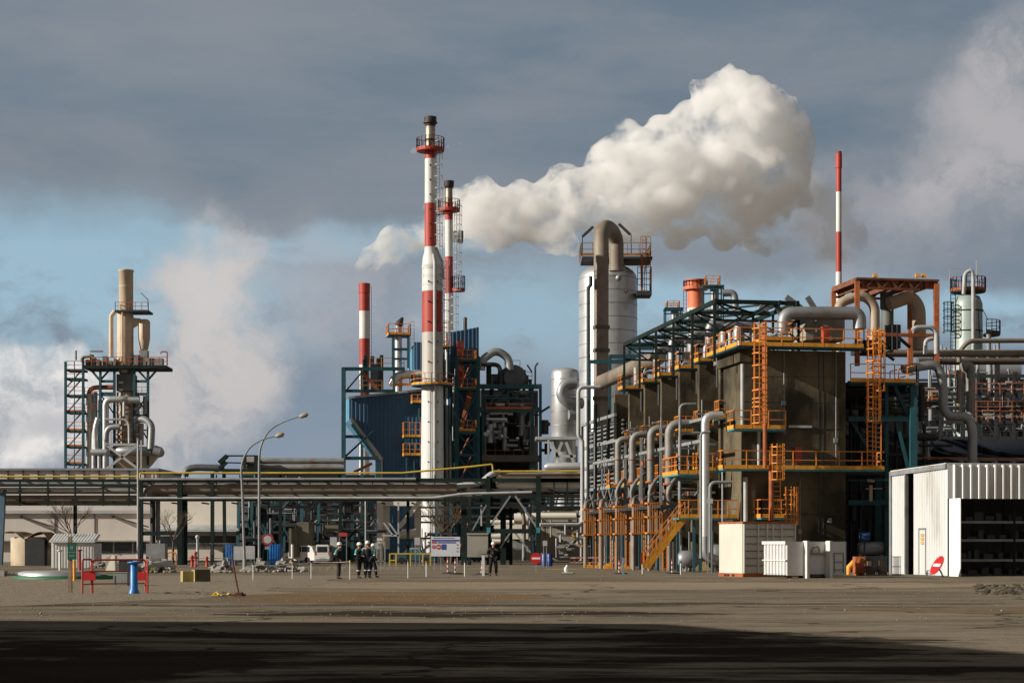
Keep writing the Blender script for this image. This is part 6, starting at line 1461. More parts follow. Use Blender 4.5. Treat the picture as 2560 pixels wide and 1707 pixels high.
def person(px, py, H, face, lb, grp, jacket, trouser, sleeve=None, arms='down', spread=.12, lean=0, extras=(), step=0):
    """face: heading in degrees, 0 looks at the camera, 90 to the right of the picture"""
    Y = GY(py); t = thing('person', lb, 'person', (PX(px, Y), Y, 0), grp); t.rotation_euler = (0, 0, R(face)); s = H/1.78
    F = -1   # local -Y is forward
    def p(x, y, z): return (x*s, y*s*1.0, z*s)
    la, lk, lh = (-spread, step*F*.5+.02, .07), (-spread*.92, step*F*.25-.02, .50), (-.095, 0, .93)
    ra, rk, rh = (spread, -step*F*.5+.02, .07), (spread*.92, -step*F*.25-.02, .50), (.095, 0, .93)
    sh = 1.44
    if arms == 'down': el = [(-.27, .03, 1.15), (.27, .03, 1.15)]; wr = [(-.27, -.06, .90), (.27, -.06, .90)]
    elif arms == 'front': el = [(-.27, .0, 1.16), (.27, .0, 1.16)]; wr = [(-.12, -.24, 1.12), (.12, -.24, 1.08)]
    elif arms == 'pocket': el = [(-.31, .08, 1.18), (.31, .08, 1.18)]; wr = [(-.2, -.08, .98), (.2, -.08, .98)]
    elif arms == 'raised': el = [(-.34, .02, 1.19), (.40, -.10, 1.24)]; wr = [(-.19, -.16, 1.08), (.16, -.26, 1.36)]
    hip = p(0, 0, .98); chest = p(0, -.01+lean*.1, 1.30); nk = p(0, -.01-lean*.02, 1.50)
    hd = p(0, -.03-lean*.05, 1.64)
    # continuous body
    hands = []
    for i in (0, 1):
        e, w = Vector(p(*el[i])), Vector(p(*wr[i])); d = (w-e).normalized(); sd_ = Vector((0, -1, 0)) if abs(d.y) < .8 else Vector((0, 0, 1)); sd_ = (sd_-d*sd_.dot(d)).normalized(); pm = w+d*.07*s
        hands.append([(tuple(w), .028*s, .022*s), (tuple(pm), .038*s, .016*s)])
        nn = d.cross(sd_)
        for q, (o_, l_) in enumerate(((-.028, .065), (-.010, .078), (.010, .072), (.027, .055))):
            b_ = pm+sd_*o_*s+d*.02*s; m1 = b_+d*l_*.5*s+nn*.006*s; hands.append([(tuple(pm), .038*s, .016*s), (tuple(b_), .010*s, .010*s), (tuple(m1), .009*s, .009*s), (tuple(m1+(d*.7+nn*.5)*l_*.5*s), .008*s, .008*s)])
        b_ = w+sd_*.03*s+d*.03*s; hands.append([(tuple(w), .028*s, .022*s), (tuple(b_), .012*s, .012*s), (tuple(b_+(sd_*.6+d)*.035*s), .010*s, .010*s)])
    arm = lambda i: [(p(0, 0, sh+.0), .10*s, .08*s), (p((-.19, .19)[i], 0, sh), .062*s, .062*s), (p(*el[i]), .043*s, .043*s), (p(*wr[i]), .028*s, .022*s)]
    hk = hd
    body = [[(hip, .145*s, .10*s), (p(0, 0, 1.12), .125*s, .09*s), (chest, .15*s, .10*s), (p(0, 0, sh), .10*s, .08*s), (nk, .055*s, .055*s), (p(0, hd[1]/s+.005, 1.585), .062*s, .075*s), (hk, .076*s, .092*s), (p(0, hd[1]/s, 1.72), .06*s, .075*s)],
            [(hip, .145*s, .10*s), (p(*lh), .085*s, .09*s), (p(*lk), .055*s, .058*s), (p(*la), .038*s, .04*s)], [(hip, .145*s, .10*s), (p(*rh), .085*s, .09*s), (p(*rk), .055*s, .058*s), (p(*ra), .038*s, .04*s)], arm(0), arm(1)]+hands
    skin('body', body, m_skin, t)
    face_ = MB(); hy = hd[1]
    face_.ball((0, hy-.10*s, 1.63*s), .016*s, 6, 4, (1, 1.2, 1.4)); fo = face_.build('nose', m_skin, t); fo.location = (0, 0, 0)
    def loc(mb, name, m):
        me = bpy.data.meshes.new(name); me.from_pydata([tuple(v) for v in mb.v], [], mb.f); me.materials.append(m)
        for pl in me.polygons: pl.use_smooth = True
        ob = bpy.data.objects.new(name, me); COL.objects.link(ob); ob.parent = t; return ob
    bpy.data.objects.remove(fo); loc(face_, 'nose', m_skin)
    b = MB(); b.ball((-.03*s, hy-.09*s, 1.655*s), .009*s, 6, 4); b.ball((.03*s, hy-.09*s, 1.655*s), .009*s, 6, 4)
    loc(b, 'eyes', m_boot)
    b = MB(); b.ball((0, hy-.088*s, 1.585*s), .02*s, 6, 4, (1, .4, .3)); loc(b, 'mouth', m_dred)
    b = MB(); b.ball((-.082*s, hy+.005, 1.635*s), .02*s, 6, 4, (.5, 1, 1.5)); b.ball((.082*s, hy+.005, 1.635*s), .02*s, 6, 4, (.5, 1, 1.5)); loc(b, 'ears', m_skin)
    b = MB(); b.ball((0, hy+.03*s, 1.645*s), .088*s, 12, 8, (.95, .95, 1)); loc(b, 'hair', m_hair)
    # helmet
    b = MB(); z0 = 1.69*s; b.lathe(0, hy, [(.155*s, z0-.012), (.16*s, z0), (.125*s, z0+.012), (.122*s, z0+.05*s), (.10*s, z0+.095*s), (.06*s, z0+.118*s), (.01, z0+.125*s)], 18)
    for i, v in enumerate(b.v): b.v[i] = (v[0]*.86, v[1]-.02*s*(1 if v[1] < hy and v[2] < z0+.01 else 0), v[2])
    loc(b, 'helmet', m_helm)
    # jacket over torso and arms, trousers over legs
    k = 1.22
    jk = [[(p(0, 0, .88), .205*s, .155*s), (p(0, 0, 1.12), .185*s, .14*s), (chest, .20*s, .15*s), (p(0, 0, sh), .12*s, .10*s), (p(0, 0, 1.50), .075*s, .075*s)]]
    if sleeve is None: jk += [[(p(0, 0, sh), .12*s, .10*s), (p(-.19, 0, sh), .085*s, .085*s), (p(*el[0]), .066*s, .066*s), (p(*wr[0]), .046*s, .046*s)], [(p(0, 0, sh), .12*s, .10*s), (p(.19, 0, sh), .085*s, .085*s), (p(*el[1]), .066*s, .066*s), (p(*wr[1]), .046*s, .046*s)]]
    skin('jacket', jk, jacket, t)
    if sleeve is not None:
        for i in (0, 1):
            a, e, w = Vector(p((-.20, .20)[i], 0, sh)), Vector(p(*el[i])), Vector(p(*wr[i]))
            skin('sleeve', [[(tuple(a+Vector((0, 0, .02))), .088*s, .088*s), (tuple(a.lerp(e, .5)), .080*s, .080*s), (tuple(e.lerp(a, .1)), .070*s, .070*s)]], sleeve, t)
            skin('cuff_sleeve', [[(tuple(e.lerp(a, .1)), .068*s, .068*s), (tuple(e), .064*s, .064*s), (tuple(w), .046*s, .046*s)]], jacket, t)
            b = MB(); b.tube([e.lerp(a, .18), e.lerp(a, .05)], .078*s, 10); loc(b, 'reflective_band', m_refl)
    tr = [[(p(0, 0, .98), .18*s, .14*s), (p(*lh), .12*s, .125*s), (p(*lk), .095*s, .098*s), (p(la[0], la[1], .12), .082*s, .084*s)], [(p(0, 0, .98), .18*s, .14*s), (p(*rh), .12*s, .125*s), (p(*rk), .095*s, .098*s), (p(ra[0], ra[1], .12), .082*s, .084*s)]]
    skin('trousers', tr, trouser, t)
    for a in (la, ra):
        skin('boot', [[(p(a[0], a[1]+.03, .16), .056*s, .056*s), (p(a[0], a[1]+.03, .055), .054*s, .052*s), (p(a[0], a[1]-.10, .045), .05*s, .04*s), (p(a[0], a[1]-.18, .035), .04*s, .03*s)]], m_boot, t)
        if 'stripe' in extras:
            b = MB(); q = Vector(p(a[0], a[1], .42)); b.cyl(q.x*.97, q.y, .36*s, .41*s, .100*s, 12); loc(b, 'reflective_band', m_refl)
    if 'beard' in extras:
        b = MB(); b.ball((0, hy-.06*s, 1.57*s), .06*s, 10, 6, (1, .8, 1)); loc(b, 'beard', mat('pale_scarf', (.62, .60, .52), (.5, .48, .42), 6, .9))
    if 'red' in extras:
        b = MB(); b.lathe(0, 0, [(.16*s, .84*s), (.175*s, .87*s), (.165*s, .92*s)], 12)
        b.v = [(v[0], v[1]*.85, v[2]) for v in b.v]; loc(b, 'red_pouch', m_red)
    if 'badge' in extras:
        b = MB(); b.tube([(-.09*s, -.14*s, 1.22*s), (-.03*s, -.14*s, 1.22*s)], .02, 6); loc(b, 'badge', m_refl)
    return t
G4 = 'workers in white helmets standing in the yard'
person(847, 1447, 1.80, 75, 'person in a pale helmet, black vest and teal sleeves, leftmost, with a red pouch', G4, m_blackc, m_blackc, m_tealc, 'pocket', .06, extras=('beard', 'red'), step=.1)
person(897, 1444.5, 1.80, 60, 'person in a white helmet and teal-shouldered dark overalls, second from the left', G4, m_blackc, m_blackc, m_tealc, 'front', .09, extras=('stripe',), step=.12)
person(919, 1444.5, 1.88, 188, 'person seen from behind in navy overalls with reflective knee bands', G4, m_navyc, m_navyc, m_tealc, 'front', .1, extras=('stripe',))
person(932, 1443, 1.74, 120, 'person mostly hidden behind the navy overalls, one leg stretched right', G4, m_blackc, m_blackc, m_tealc, 'down', .14, extras=('stripe',), step=.3)
person(1233, 1439, 1.84, 12, 'person all in black in a white helmet, standing alone right of the white post', G4, m_blackc, m_blackc, None, 'raised', .17, extras=('badge',))
# ================= VEHICLES
def box_car(px0, px1, pyt, pyb, Y, lb, body, rear=True, van=True):
    x0, x1 = PX(px0, Y), PX(px1, Y); w = x1-x0; h = PZ(pyt, Y)-0.0; t = thing('van' if van else 'car', lb, 'van' if van else 'car', ((x0+x1)/2, Y, 0))
    xm = (x0+x1)/2; L = 4.2; g = .24
    sec = lambda y, k, zt: [(xm-w/2*k, y, g), (xm+w/2*k, y, g), (xm+w/2*k*1.0, y, zt*.55), (xm+w/2*k*.94, y, zt*.62), (xm+w/2*k*.86, y, zt*.95), (xm+w/2*k*.78, y, zt), (xm-w/2*k*.78, y, zt), (xm-w/2*k*.86, y, zt*.95), (xm-w/2*k*.94, y, zt*.62), (xm-w/2*k, y, zt*.55)]
    st = [sec(Y, .97, h*.97), sec(Y+.15, 1, h), sec(Y+2.6, 1, h), sec(Y+3.2, .98, h*.62), sec(Y+4.1, .92, h*.5)]
    o = MB(); vs = [v for s in st for v in s]; n = 10
    o.add(vs, [(i*n+k, i*n+(k+1) % n, (i+1)*n+(k+1) % n, (i+1)*n+k) for i in range(len(st)-1) for k in range(n)]+[tuple(range(n))[::-1], tuple(range(4*n, 5*n))]); o.build('body', body, t)
    o = MB(); o.box(xm-w*.34, xm+w*.34, Y-.012, Y+.01, h*.60, h*.90); o.build('rear_window', m_glass, t)
    for s in (-1, 1):
        o = MB(); o.box(xm+s*w*.45-.06, xm+s*w*.45+.06, Y-.015, Y+.02, h*.45, h*.68); o.build('tail_light', m_red, t)
        for y in (Y+.7, Y+3.3):
            o = MB(); o.tube([(xm+s*(w/2-.22), y, .31), (xm+s*(w/2-.01), y, .31)], .31, 16); o.build('wheel', m_tire, t)
        o = MB(); o.box(xm+s*w/2*.985-.02, xm+s*w/2*.985+.02, Y+.6, Y+2.5, h*.64, h*.9); o.build('side_window', m_glass, t)
    o = MB(); o.box(xm-w*.46, xm+w*.46, Y-.06, Y+.02, g, g+.2); o.build('bumper', m_grey, t)
    o = MB(); o.box(xm-.26, xm+.26, Y-.07, Y-.05, g+.2, g+.31); o.build('number_plate', m_lgrey, t)
    return t
box_car(787, 824, 1361, 1400, 170, 'white van seen from behind, left of the leftmost worker', m_white)
# second white van showing its side
t = thing('van', 'white van partly hidden left of the other one, angled with its side lit', 'van', (PX(772, 174), 174, 0)); o = MB(); fr = Frame(PX(790, 172), 172, 62)
pr = [(0, .3), (0, 1.0), (.3, 1.6), (.6, 1.72), (2.4, 1.72), (3.0, 1.05), (3.9, .9), (4.0, .3)]
o.prism([fr.p(-.3, u, z) for u, z in pr], fr.p(1.4, 0, 0)-fr.p(-.3, 0, 0)); o.build('body', m_white, t)
o = MB(); o.box(-.33, -.29, .55, 1.4, 1.1, 1.6, fr); o.box(-.33, -.29, 1.5, 2.4, 1.1, 1.6, fr); o.each('side_window', m_glass, t)
o = MB()
for u in (.8, 3.2): o.tube([fr.p(-.32, u, .31), fr.p(-.1, u, .31)], .31, 14)
o.each('wheel', m_tire, t)
# pale blue-grey car side-on behind yellow rail
Y = 168; t = thing('car', 'dark teal car with a pale roof parked behind the yellow railing', 'car', (PX(1025, Y), Y, 0)); x0 = PX(984, Y); o = MB()
pr = [(0, .35), (0, .85), (.5, .95), (.9, 1.05), (1.2, 1.42), (2.3, 1.45), (3.0, 1.05), (3.6, .9), (3.7, .35)]
o.prism([(x0+u, Y, z) for u, z in pr], (0, 1.6, 0)); o.build('body', mat('dark_teal_car_paint', (.05, .11, .13), (.04, .09, .11), 1, .3), t)
o = MB(); o.prism([(x0+u, Y-.01, z) for u, z in ((1.15, 1.38), (1.25, 1.5), (2.25, 1.5), (2.4, 1.38))], (0, 1.6, 0)); o.build('roof', m_lgrey, t)
o = MB(); o.prism([(x0+u, Y-.02, z) for u, z in ((1.0, 1.02), (1.28, 1.36), (1.75, 1.36), (1.75, 1.02))], (0, .01, 0)); o.prism([(x0+u, Y-.02, z) for u, z in ((1.85, 1.02), (1.85, 1.36), (2.3, 1.36), (2.75, 1.02))], (0, .01, 0)); o.each('side_window', mat('green_tinted_glass', (.10, .26, .26), (.06, .16, .17), 1, .15), t)
o = MB()
for u in (.75, 2.95): o.tube([(x0+u, Y-.02, .31), (x0+u, Y+.2, .31)], .31, 14)
o.each('wheel', m_tire, t)
# ================= YARD ITEMS, LEFT
Y = GY(1485); t = thing('sign_post', 'dark green sign with pale writing on a weathered wooden post', 'sign', (PX(174, Y), Y, 0))
o = MB(); o.box(PX(170, Y), PX(179, Y), Y, Y+.12, 0, PZ(1340, Y)); o.build('post', m_wood, t)
o = MB(); o.box(PX(169, Y), PX(191.5, Y), Y-.03, Y-.003, PZ(1398, Y), PZ(1355, Y)); sp_ = o.build('sign_board', m_green, t)
sw = mat('faded_white_lettering', (.30, .40, .36), (.24, .33, .30), 5, .7); o = MB(); cxs = PX(180, Y)
for dx, z0, z1 in ((-.03, 1372, 1364), (.02, 1372, 1364)): o.box(cxs+dx-.012, cxs+dx+.012, Y-.034, Y-.0305, PZ(z0, Y), PZ(z1, Y))
for zz, w in ((1380.5, .13), (1388, .10), (1391, .07)):
    x = cxs-w
    while x < cxs+w: o.box(x, x+.022, Y-.034, Y-.0305, PZ(zz, Y), PZ(zz, Y)+.018); x += .034
o.each('lettering', sw, sp_)
# red barrier
Yb = 60.0; t = thing('barrier', 'red tubular crowd barrier with square red plates around the blue post', 'barrier', (PX(280, Yb), Yb, 0)); o = MB()
def hoop(a, b, z0, z1, r=.032):
    a = Vector(a); b = Vector(b); o.tube([a+Vector((0, 0, z0)), a+Vector((0, 0, z1)), b+Vector((0, 0, z1)), b+Vector((0, 0, z0))], r, 8, bend=.12)
A0 = (PX(206, 59.2), 59.2, 0); A1 = (PX(229, 60), 60, 0); A2 = (PX(364, 61), 61, 0); A3 = (PX(369, 59.8), 59.8, 0)
hoop(A0, A1, .0, 1.18); hoop((A1[0]+.03, A1[1], 0), A2, .0, 1.16); hoop((A2[0]+.02, A2[1], 0), A3, .0, 1.14)
for a, b in ((A0, A1), (A1, A2), (A2, A3)):
    for z in (.36, .78): o.bar(Vector(a)+Vector((0, 0, z)), Vector(b)+Vector((0, 0, z)), .04)
for a in (A0, A1, A2, A3): o.bar(Vector(a)+Vector((-.05, -.18, .02)), Vector(a)+Vector((.05, .18, .02)), .05)
o.build('tube_frame', m_red, t)
o = MB()
for a, b in ((210, 240), (345, 366)): o.box(PX(a, 60), PX(b, 60), 59.9, 59.93, PZ(1450, 60), PZ(1429, 60))
o.each('plate', mat('bright_red_plate', (.50, .015, .012), (.42, .012, .01), 2, .5), t)
# blue post
Y = 59.0; x = PX(335, Y); t = thing('blue_standpipe', 'bright blue cylindrical standpipe with a flat round top and flared foot', 'standpipe', (x, Y, 0))
o = MB(); o.lathe(x, Y, [(.19, 0), (.19, .04), (.165, .14), (.14, .2), (.125, .24), (.12, 1.0), (.09, 1.03)], 24); o.build('column', m_blue, t)
o = MB(); o.lathe(x+.03, Y, [(.1, 1.03), (.24, 1.06), (.26, 1.09), (.2, 1.12), (.02, 1.125)], 24); o.build('cap', m_blue, t)
o = MB(); o.tube([(x+.13, Y+1.5, .95), (x+.3, Y+1.6, 1.0), (x+.75, Y+2, 1.02), (x+.95, Y+2.2, .9)], [.07, .1, .11, .06], 10); one(o, 'white_bag', m_lgrey, 'rolled white bag lying on rubble just right of the blue standpipe', 'bag')
o = MB(); Y = 72; o.box(PX(283, Y), PX(318, Y), Y, Y+.5, 0, PZ(1431, Y)); o.box(PX(282, Y), PX(319, Y), Y-.02, Y+.52, PZ(1432, Y), PZ(1430, Y)); o.bar((PX(286, Y), Y-.01, .1), (PX(286, Y), Y-.01, .45), .02); one(o, 'grey_cabinet', m_grey, 'small grey box cabinet seen through the red barrier', 'cabinet')
o = MB(); Y = 110; o.box(PX(297, Y), PX(324, Y), Y, Y+.8, 0, PZ(1400, Y)); o.box(PX(296, Y), PX(325, Y), Y-.03, Y+.83, PZ(1402, Y), PZ(1400, Y)); one(o, 'dark_box', m_dark, 'dark blue-black box above the grey cabinet behind the barrier', 'box')
o = MB(); Y = 108; o.prism([(PX(263, Y), Y, .1), (PX(288, Y), Y, .1), (PX(285, Y), Y+.2, PZ(1388, Y)), (PX(278, Y), Y+.2, PZ(1386, Y)), (PX(264, Y), Y+.1, PZ(1394, Y))], (0, .7, 0)); one(o, 'rubble_sack', m_cwall, 'pale sack of rubble behind the middle of the red barrier', 'sack')
# hydrants and standpipes
def standp(px, pyt, pyb, m, lb, cap=1.6, r=.06, foot=True):
    Y = GY(pyb); x = PX(px, Y); zt = PZ(pyt, Y); t = thing('standpipe', lb, 'standpipe', (x, Y, 0), 'small standpipes and hydrants'); o = MB(); o.cyl(x, Y, 0, zt-.08, r, 10); o.build('pipe', m, t)
    o = MB(); o.lathe(x, Y, [(r, zt-.1), (r*cap, zt-.07), (r*cap, zt)], 12); 
    if foot: o.lathe(x, Y, [(r*1.9, 0), (r*1.9, .05), (r*1.1, .09)], 12)
    o.each('flange', m, t)
standp(150, 1374, 1432, m_cwall, 'cream standpipe with a brown top left of the green sign', 2.2, .08)
standp(199, 1373, 1428, mat('pinkish_red_paint', (.40, .06, .06), (.3, .04, .04), 3, .5), 'faded red standpipe right of the green sign', 2.0, .09)
standp(186, 1400, 1455, m_yellow, 'yellow post with a round foot right behind the wooden sign post', 1.0, .07)
# green ring and metal cover
Y = 87; o = MB(); o.lathe(PX(150, Y), Y+1.2, [(2.5, 0), (2.5, .20), (2.35, .20), (2.35, 0)], 40); 
one(o, 'green_basin_rim', mat('green_rim_paint', (.02, .14, .06), (.015, .10, .045), 2, .6), 'low green round rim on the gravel left of the sign post', 'basin')
o = MB(); o.lathe(PX(130, 88), 89.5, [(2.0, 0.0), (2.0, .33), (1.7, .40), (.05, .42)], 40); one(o, 'metal_cover', m_alu, 'shiny round metal cover lying inside the green rim', 'cover')
o = MB()
for k in range(9): 
    a = PX(-5+k*18, 96); o.box(a, a+.33, 96+rg.uniform(0, .5), 96.6+rg.uniform(0, .5), 0, rg.uniform(.15, .32))
one(o, 'kerb_blocks', m_concl, 'row of pale broken kerb blocks behind the green rim', 'kerb')
# curved tank shelter
Y = 152; xk = PX(66, Y); t = thing('round_tank', 'beige round tank under a curled rusty canopy at the left edge', 'tank', (xk, Y, 0))
o = MB(); o.lathe(xk, Y+1.6, [(1.72, 0), (1.72, 2.35), (1.6, 2.42), (.05, 2.45)], 32); o.build('shell', mat('beige_tank_paint', (.48, .40, .28), (.38, .31, .21), .6, .8, c3=(.2, .13, .08), c3amt=.4), t)
vs = []; nx_ = 20
for j in range(2):
    for i in range(nx_+1):
        a = i/nx_; x = PX(8, Y)+(PX(127, Y)-PX(8, Y))*a; z = 2.62+.12*math.sin(a*9)+(.12 if a < .78 else .12-((a-.78)/.22)**2*1.15)
        vs.append((x, Y+j*3.4-.2, z-(0.42*math.exp(-((a-.45)/.13)**2) if j == 0 else 0)))
o = MB(); o.add(vs+[(v[0], v[1], v[2]+.05) for v in vs], [(i, i+1, nx_+2+i, nx_+1+i) for i in range(nx_)]+[(2*(nx_+1)+i, 2*(nx_+1)+nx_+1+i, 2*(nx_+1)+nx_+2+i, 2*(nx_+1)+i+1) for i in range(nx_)]+[(i, 2*(nx_+1)+i, 2*(nx_+1)+i+1, i+1) for i in range(nx_)], True); o.build('canopy', mat('rusty_canopy', (.28, .17, .08), (.12, .09, .06), .8, .9), t)
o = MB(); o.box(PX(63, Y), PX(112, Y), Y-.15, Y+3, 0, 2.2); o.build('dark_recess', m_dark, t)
# white corrugated hut
Y = GY(1419)-0; t = thing('small_hut', 'small white corrugated hut with a ribbed sloping roof, left', 'hut', (PX(182, Y), Y, 0)); x0, x1 = PX(128, Y), PX(236, Y)
o = MB(); o.corr((x0, Y), (x1, Y), 0, PZ(1356, Y), .22, .04); o.build('wall', m_corr, t)
o = MB(); o.box(x0, x1, Y+.05, Y+2.4, 0, PZ(1356, Y)-.05); o.build('wall', m_corr, t)
o = MB(); z0, z1 = PZ(1354, Y), PZ(1334, Y); n_ = 15
for k in range(n_):
    a = x0-.1+(x1-x0+.2)*k/n_; b = a+(x1-x0+.2)/n_*.55; o.hold = True
    o.hexa([(a, Y-.25, z0), (b, Y-.25, z0), (b, Y+1.6, z1-.03), (a, Y+1.6, z1-.03), (a, Y-.25, z0+.06), (b, Y-.25, z0+.06), (b, Y+1.6, z1+.04), (a, Y+1.6, z1+.04)])
o.hexa([(x0-.1, Y-.25, z0-.04), (x1+.1, Y-.25, z0-.04), (x1+.1, Y+1.6, z1-.08), (x0-.1, Y+1.6, z1-.08), (x0-.1, Y-.25, z0+.02), (x1+.1, Y-.25, z0+.02), (x1+.1, Y+1.6, z1-.04), (x0-.1, Y+1.6, z1-.04)]); o.build('roof', m_corr, t)
# bare trees
def bare_tree(px, pyb, pyt, Y, lb, spread, seed, m=m_bark, z0=None):
    x = PX(px, Y); zt = PZ(pyt, Y); zb = z0 or 0; rr = random.Random(seed); t = thing('bare_tree', lb, 'tree', (x, Y, 0)); o = MB(); fz = zb+(zt-zb)*.45; o.tube([(x, Y, 0), (x+.05, Y, fz)], [.12, .08], 7); o.build('trunk', m, t)
    o = MB(); o.hold = True
    def br_(p, d, L, r, n):
        q = p+d*L; o.tube([p, p.lerp(q, .5)+Vector((rr.uniform(-1, 1), rr.uniform(-1, 1), 0))*L*.06, q], [r, r*.8, r*.55], 5, cap=False)
        if n > 0:
            for k in range(rr.choice((2, 3, 3))): br_(q if k else p.lerp(q, .7), (d+Vector((rr.uniform(-1, 1), rr.uniform(-1, 1), rr.uniform(-.3, .5)))*spread).normalized(), L*rr.uniform(.6, .8), r*.6, n-1)
    for k in range(5): br_(Vector((x+.05, Y, fz-.1)), Vector((rr.uniform(-.9, .9), rr.uniform(-.8, .8), 1)).normalized(), (zt-fz)*.42, .055, 4)
    o.build('branches', m, t); return t
bare_tree(180, 1410, 1255, 148, 'bare pollarded tree behind the white hut', .55, 3)
bare_tree(432, 1410, 1270, 150, 'small leafless shrub tree in front of the cream annex', .9, 5)
bare_tree(1102, 1400, 1240, 170, 'tall bare brown thicket tree right of the chimney foot', .6, 8, m_straw); bare_tree(1128, 1400, 1262, 171, 'second brown thicket tree beside the dark bridge column', .7, 12, m_straw)
# rubble slabs
rr = random.Random(17); n0 = 0
rub = thing('rubble_heap', 'heap of broken concrete slabs behind the blue standpipe', 'rubble', (PX(385, 112), 112, 0), 'heaps of broken concrete')
def heap(t, px0, px1, pyb, h, n):
    Y0 = GY(pyb); o = MB()
    for k in range(n):
        px = rr.uniform(px0, px1); Y = Y0+rr.uniform(0, 4); x = PX(px, Y); f = 1-abs((px-(px0+px1)/2)/((px1-px0)/2))**2; w, d, e = rr.uniform(.2, .9), rr.uniform(.2, .7), rr.uniform(.08, .35)
        z = rr.uniform(0, h*max(.15, f)*.75); m = Matrix.Translation((x, Y, z+.05)) @ Matrix.Rotation(rr.uniform(0, 6), 4, 'Z') @ Matrix.Rotation(rr.uniform(-.8, .8), 4, 'X') @ Matrix.Rotation(rr.uniform(-.5, .5), 4, 'Y')
        o.hold = True
        o.hexa([m @ Vector((sx*w/2*rr.uniform(.6, 1), sy*d/2*rr.uniform(.6, 1), sz*e/2)) for sz in (-1, 1) for sx, sy in ((-1, -1), (1, -1), (1, 1), (-1, 1))])
    for k in range(n*3):
        px = rr.uniform(px0-8, px1+8); Y = Y0+rr.uniform(-1, 4); o.ball((PX(px, Y), Y, .06), rr.uniform(.05, .16), 6, 4, (1, 1, .7), .2, rr)
    b = o.build('slabs', m_rubble, t); b['kind'] = 'stuff'
heap(rub, 335, 430, 1431, 1.1, 26)
for a, b, c, h, n, lb in ((532, 580, 1431, .9, 14, 'heap of broken concrete slabs left of the first street lamp foot'), (612, 680, 1430, .9, 18, 'heap of broken concrete between the two street lamp feet'), (690, 757, 1429, 1.0, 20, 'heap of broken concrete slabs left of the white vans'), (228, 262, 1420, .6, 8, 'low rubble pile at the foot of the white hut')):
    t = thing('rubble_heap', lb, 'rubble', (PX((a+b)/2, GY(c)), GY(c), 0), 'heaps of broken concrete'); heap(t, a, b, c, h, n)
o = MB(); o.prism([P(372, 1428, 108), P(388, 1424, 108), P(400, 1402, 108), P(392, 1398, 108)], (0, .3, 0)); one(o, 'striped_board', mat('lime_strip', (.25, .32, .06), (.03, .03, .03), 6, .6), 'dark board with a lime strip leaning on the rubble', 'board')
# big rough blocks
Y = 80; t = thing('concrete_block_low', 'yellowish cubic stone block standing alone on the gravel', 'block', (PX(490, Y), Y, 0)); fr = Frame(PX(488, Y), Y, 20)
o = MB(); o.box(.0, .68, 0, .8, 0, PZ(1423, Y), fr); o.build('block', mat('shaded_stone_block', (.11, .105, .07), (.07, .068, .045), 2, .95), t)  # shade painted into the dark body; lit_face carries the sunlit colour
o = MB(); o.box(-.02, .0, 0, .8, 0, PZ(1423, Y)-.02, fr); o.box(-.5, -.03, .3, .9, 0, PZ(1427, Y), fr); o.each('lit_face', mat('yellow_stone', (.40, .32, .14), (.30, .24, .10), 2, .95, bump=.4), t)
# rusty rod with strap
Y = 57.5; t = thing('rusty_rod', 'leaning rusty rod standing in a foot near the yellow strap', 'rod', (PX(596, Y), Y, 0)); o = MB(); o.tube([P(581, 1396, Y), P(588, 1440, Y), Vector((PX(598, Y), Y, .03))], .028, 7); o.build('rod', m_rebar, t)
o = MB(); o.box(PX(575, Y), PX(613, Y), Y-.15, Y+.2, .03, .09); o.box(PX(590, Y), PX(606, Y), Y-.2, Y+.25, .03, .14); o.each('foot_plate', m_rebar, t)
o = MB(); q = lambda px, py, z: Vector((PX(px, Y-.3), Y-.3+py, z)); o.tube([q(532, 0, .05), q(540, .1, .16), q(549, 0, .05), q(556, -.15, .06), q(566, .1, .05), q(573, 0, .12), q(580, .1, .05)], .03, 7, bend=.06); o.box(PX(533, Y), PX(552, Y), Y-.5, Y-.2, .04, .085); one(o, 'yellow_strap', m_gas, 'crumpled yellow strap lying left of the rusty rod', 'strap')
# white posts with chain
pp = [(569, 1427, 1394), (633, 1450, 1405), (731, 1449, 1404), (778, 1448, 1400), (875, 1448, 1400), (1020, 1445, 1398), (1066, 1441, 1402), (1162, 1440, 1400), (1606, 1434, 1410), (1702, 1436, 1402)]
wh = []
for i, (px, pb, pt_) in enumerate(pp):
    Y = GY(pb); x = PX(px, Y); lb = ('thin white marker post on the rubble strip', 'thin white marker post below the right street lamp', 'thin white marker post with a lime top left of the van', 'thin white marker post in front of the van', 'thin white marker post between the two leftmost workers', 'thin white marker post in front of the dark teal car', 'curved pale marker post left of the information board', 'thin white marker post right of the striped barrier posts', 'thin pale marker post by the red extinguisher', 'thin pale marker post left of the tall container')[i]
    t = thing('marker_post', lb, 'post', (x, Y, 0), 'white marker posts across the yard'); o = MB(); o.cyl(x, Y, 0, PZ(pt_, Y), .024 if i < 6 else .034, 8); o.build('post', m_skip, t); wh.append((x, Y, PZ(pt_, Y)-.06))
    o = MB(); o.cyl(x, Y, PZ(pt_, Y)-.12, PZ(pt_, Y), .045, 8); o.build('post_top', m_dark if i % 2 else m_gas, t)
def chain(a, b, sag, lb, m=m_skip, r=.018):
    a, b = Vector(a), Vector(b); o = MB(); o.hold = True; P_ = [a.lerp(b, k/12)-Vector((0, 0, sag*4*(k/12)*(1-k/12))) for k in range(13)]; o.tube(P_, r, 5); return one(o, 'chain', m, lb, 'chain', 'plastic chains between the marker posts')
chain(wh[1], wh[2], .12, 'plastic chain left of the lime topped marker post'); chain(wh[2], wh[3], .08, 'short plastic chain in front of the van'); chain(wh[3], wh[4], .05, 'plastic chain right behind the leftmost worker', mat('pinkish_plastic', (.55, .25, .2), (.7, .65, .6), 3, .6)); chain(wh[5], wh[6], .1, 'plastic chain left of the information board')
Y = 121; o = MB()
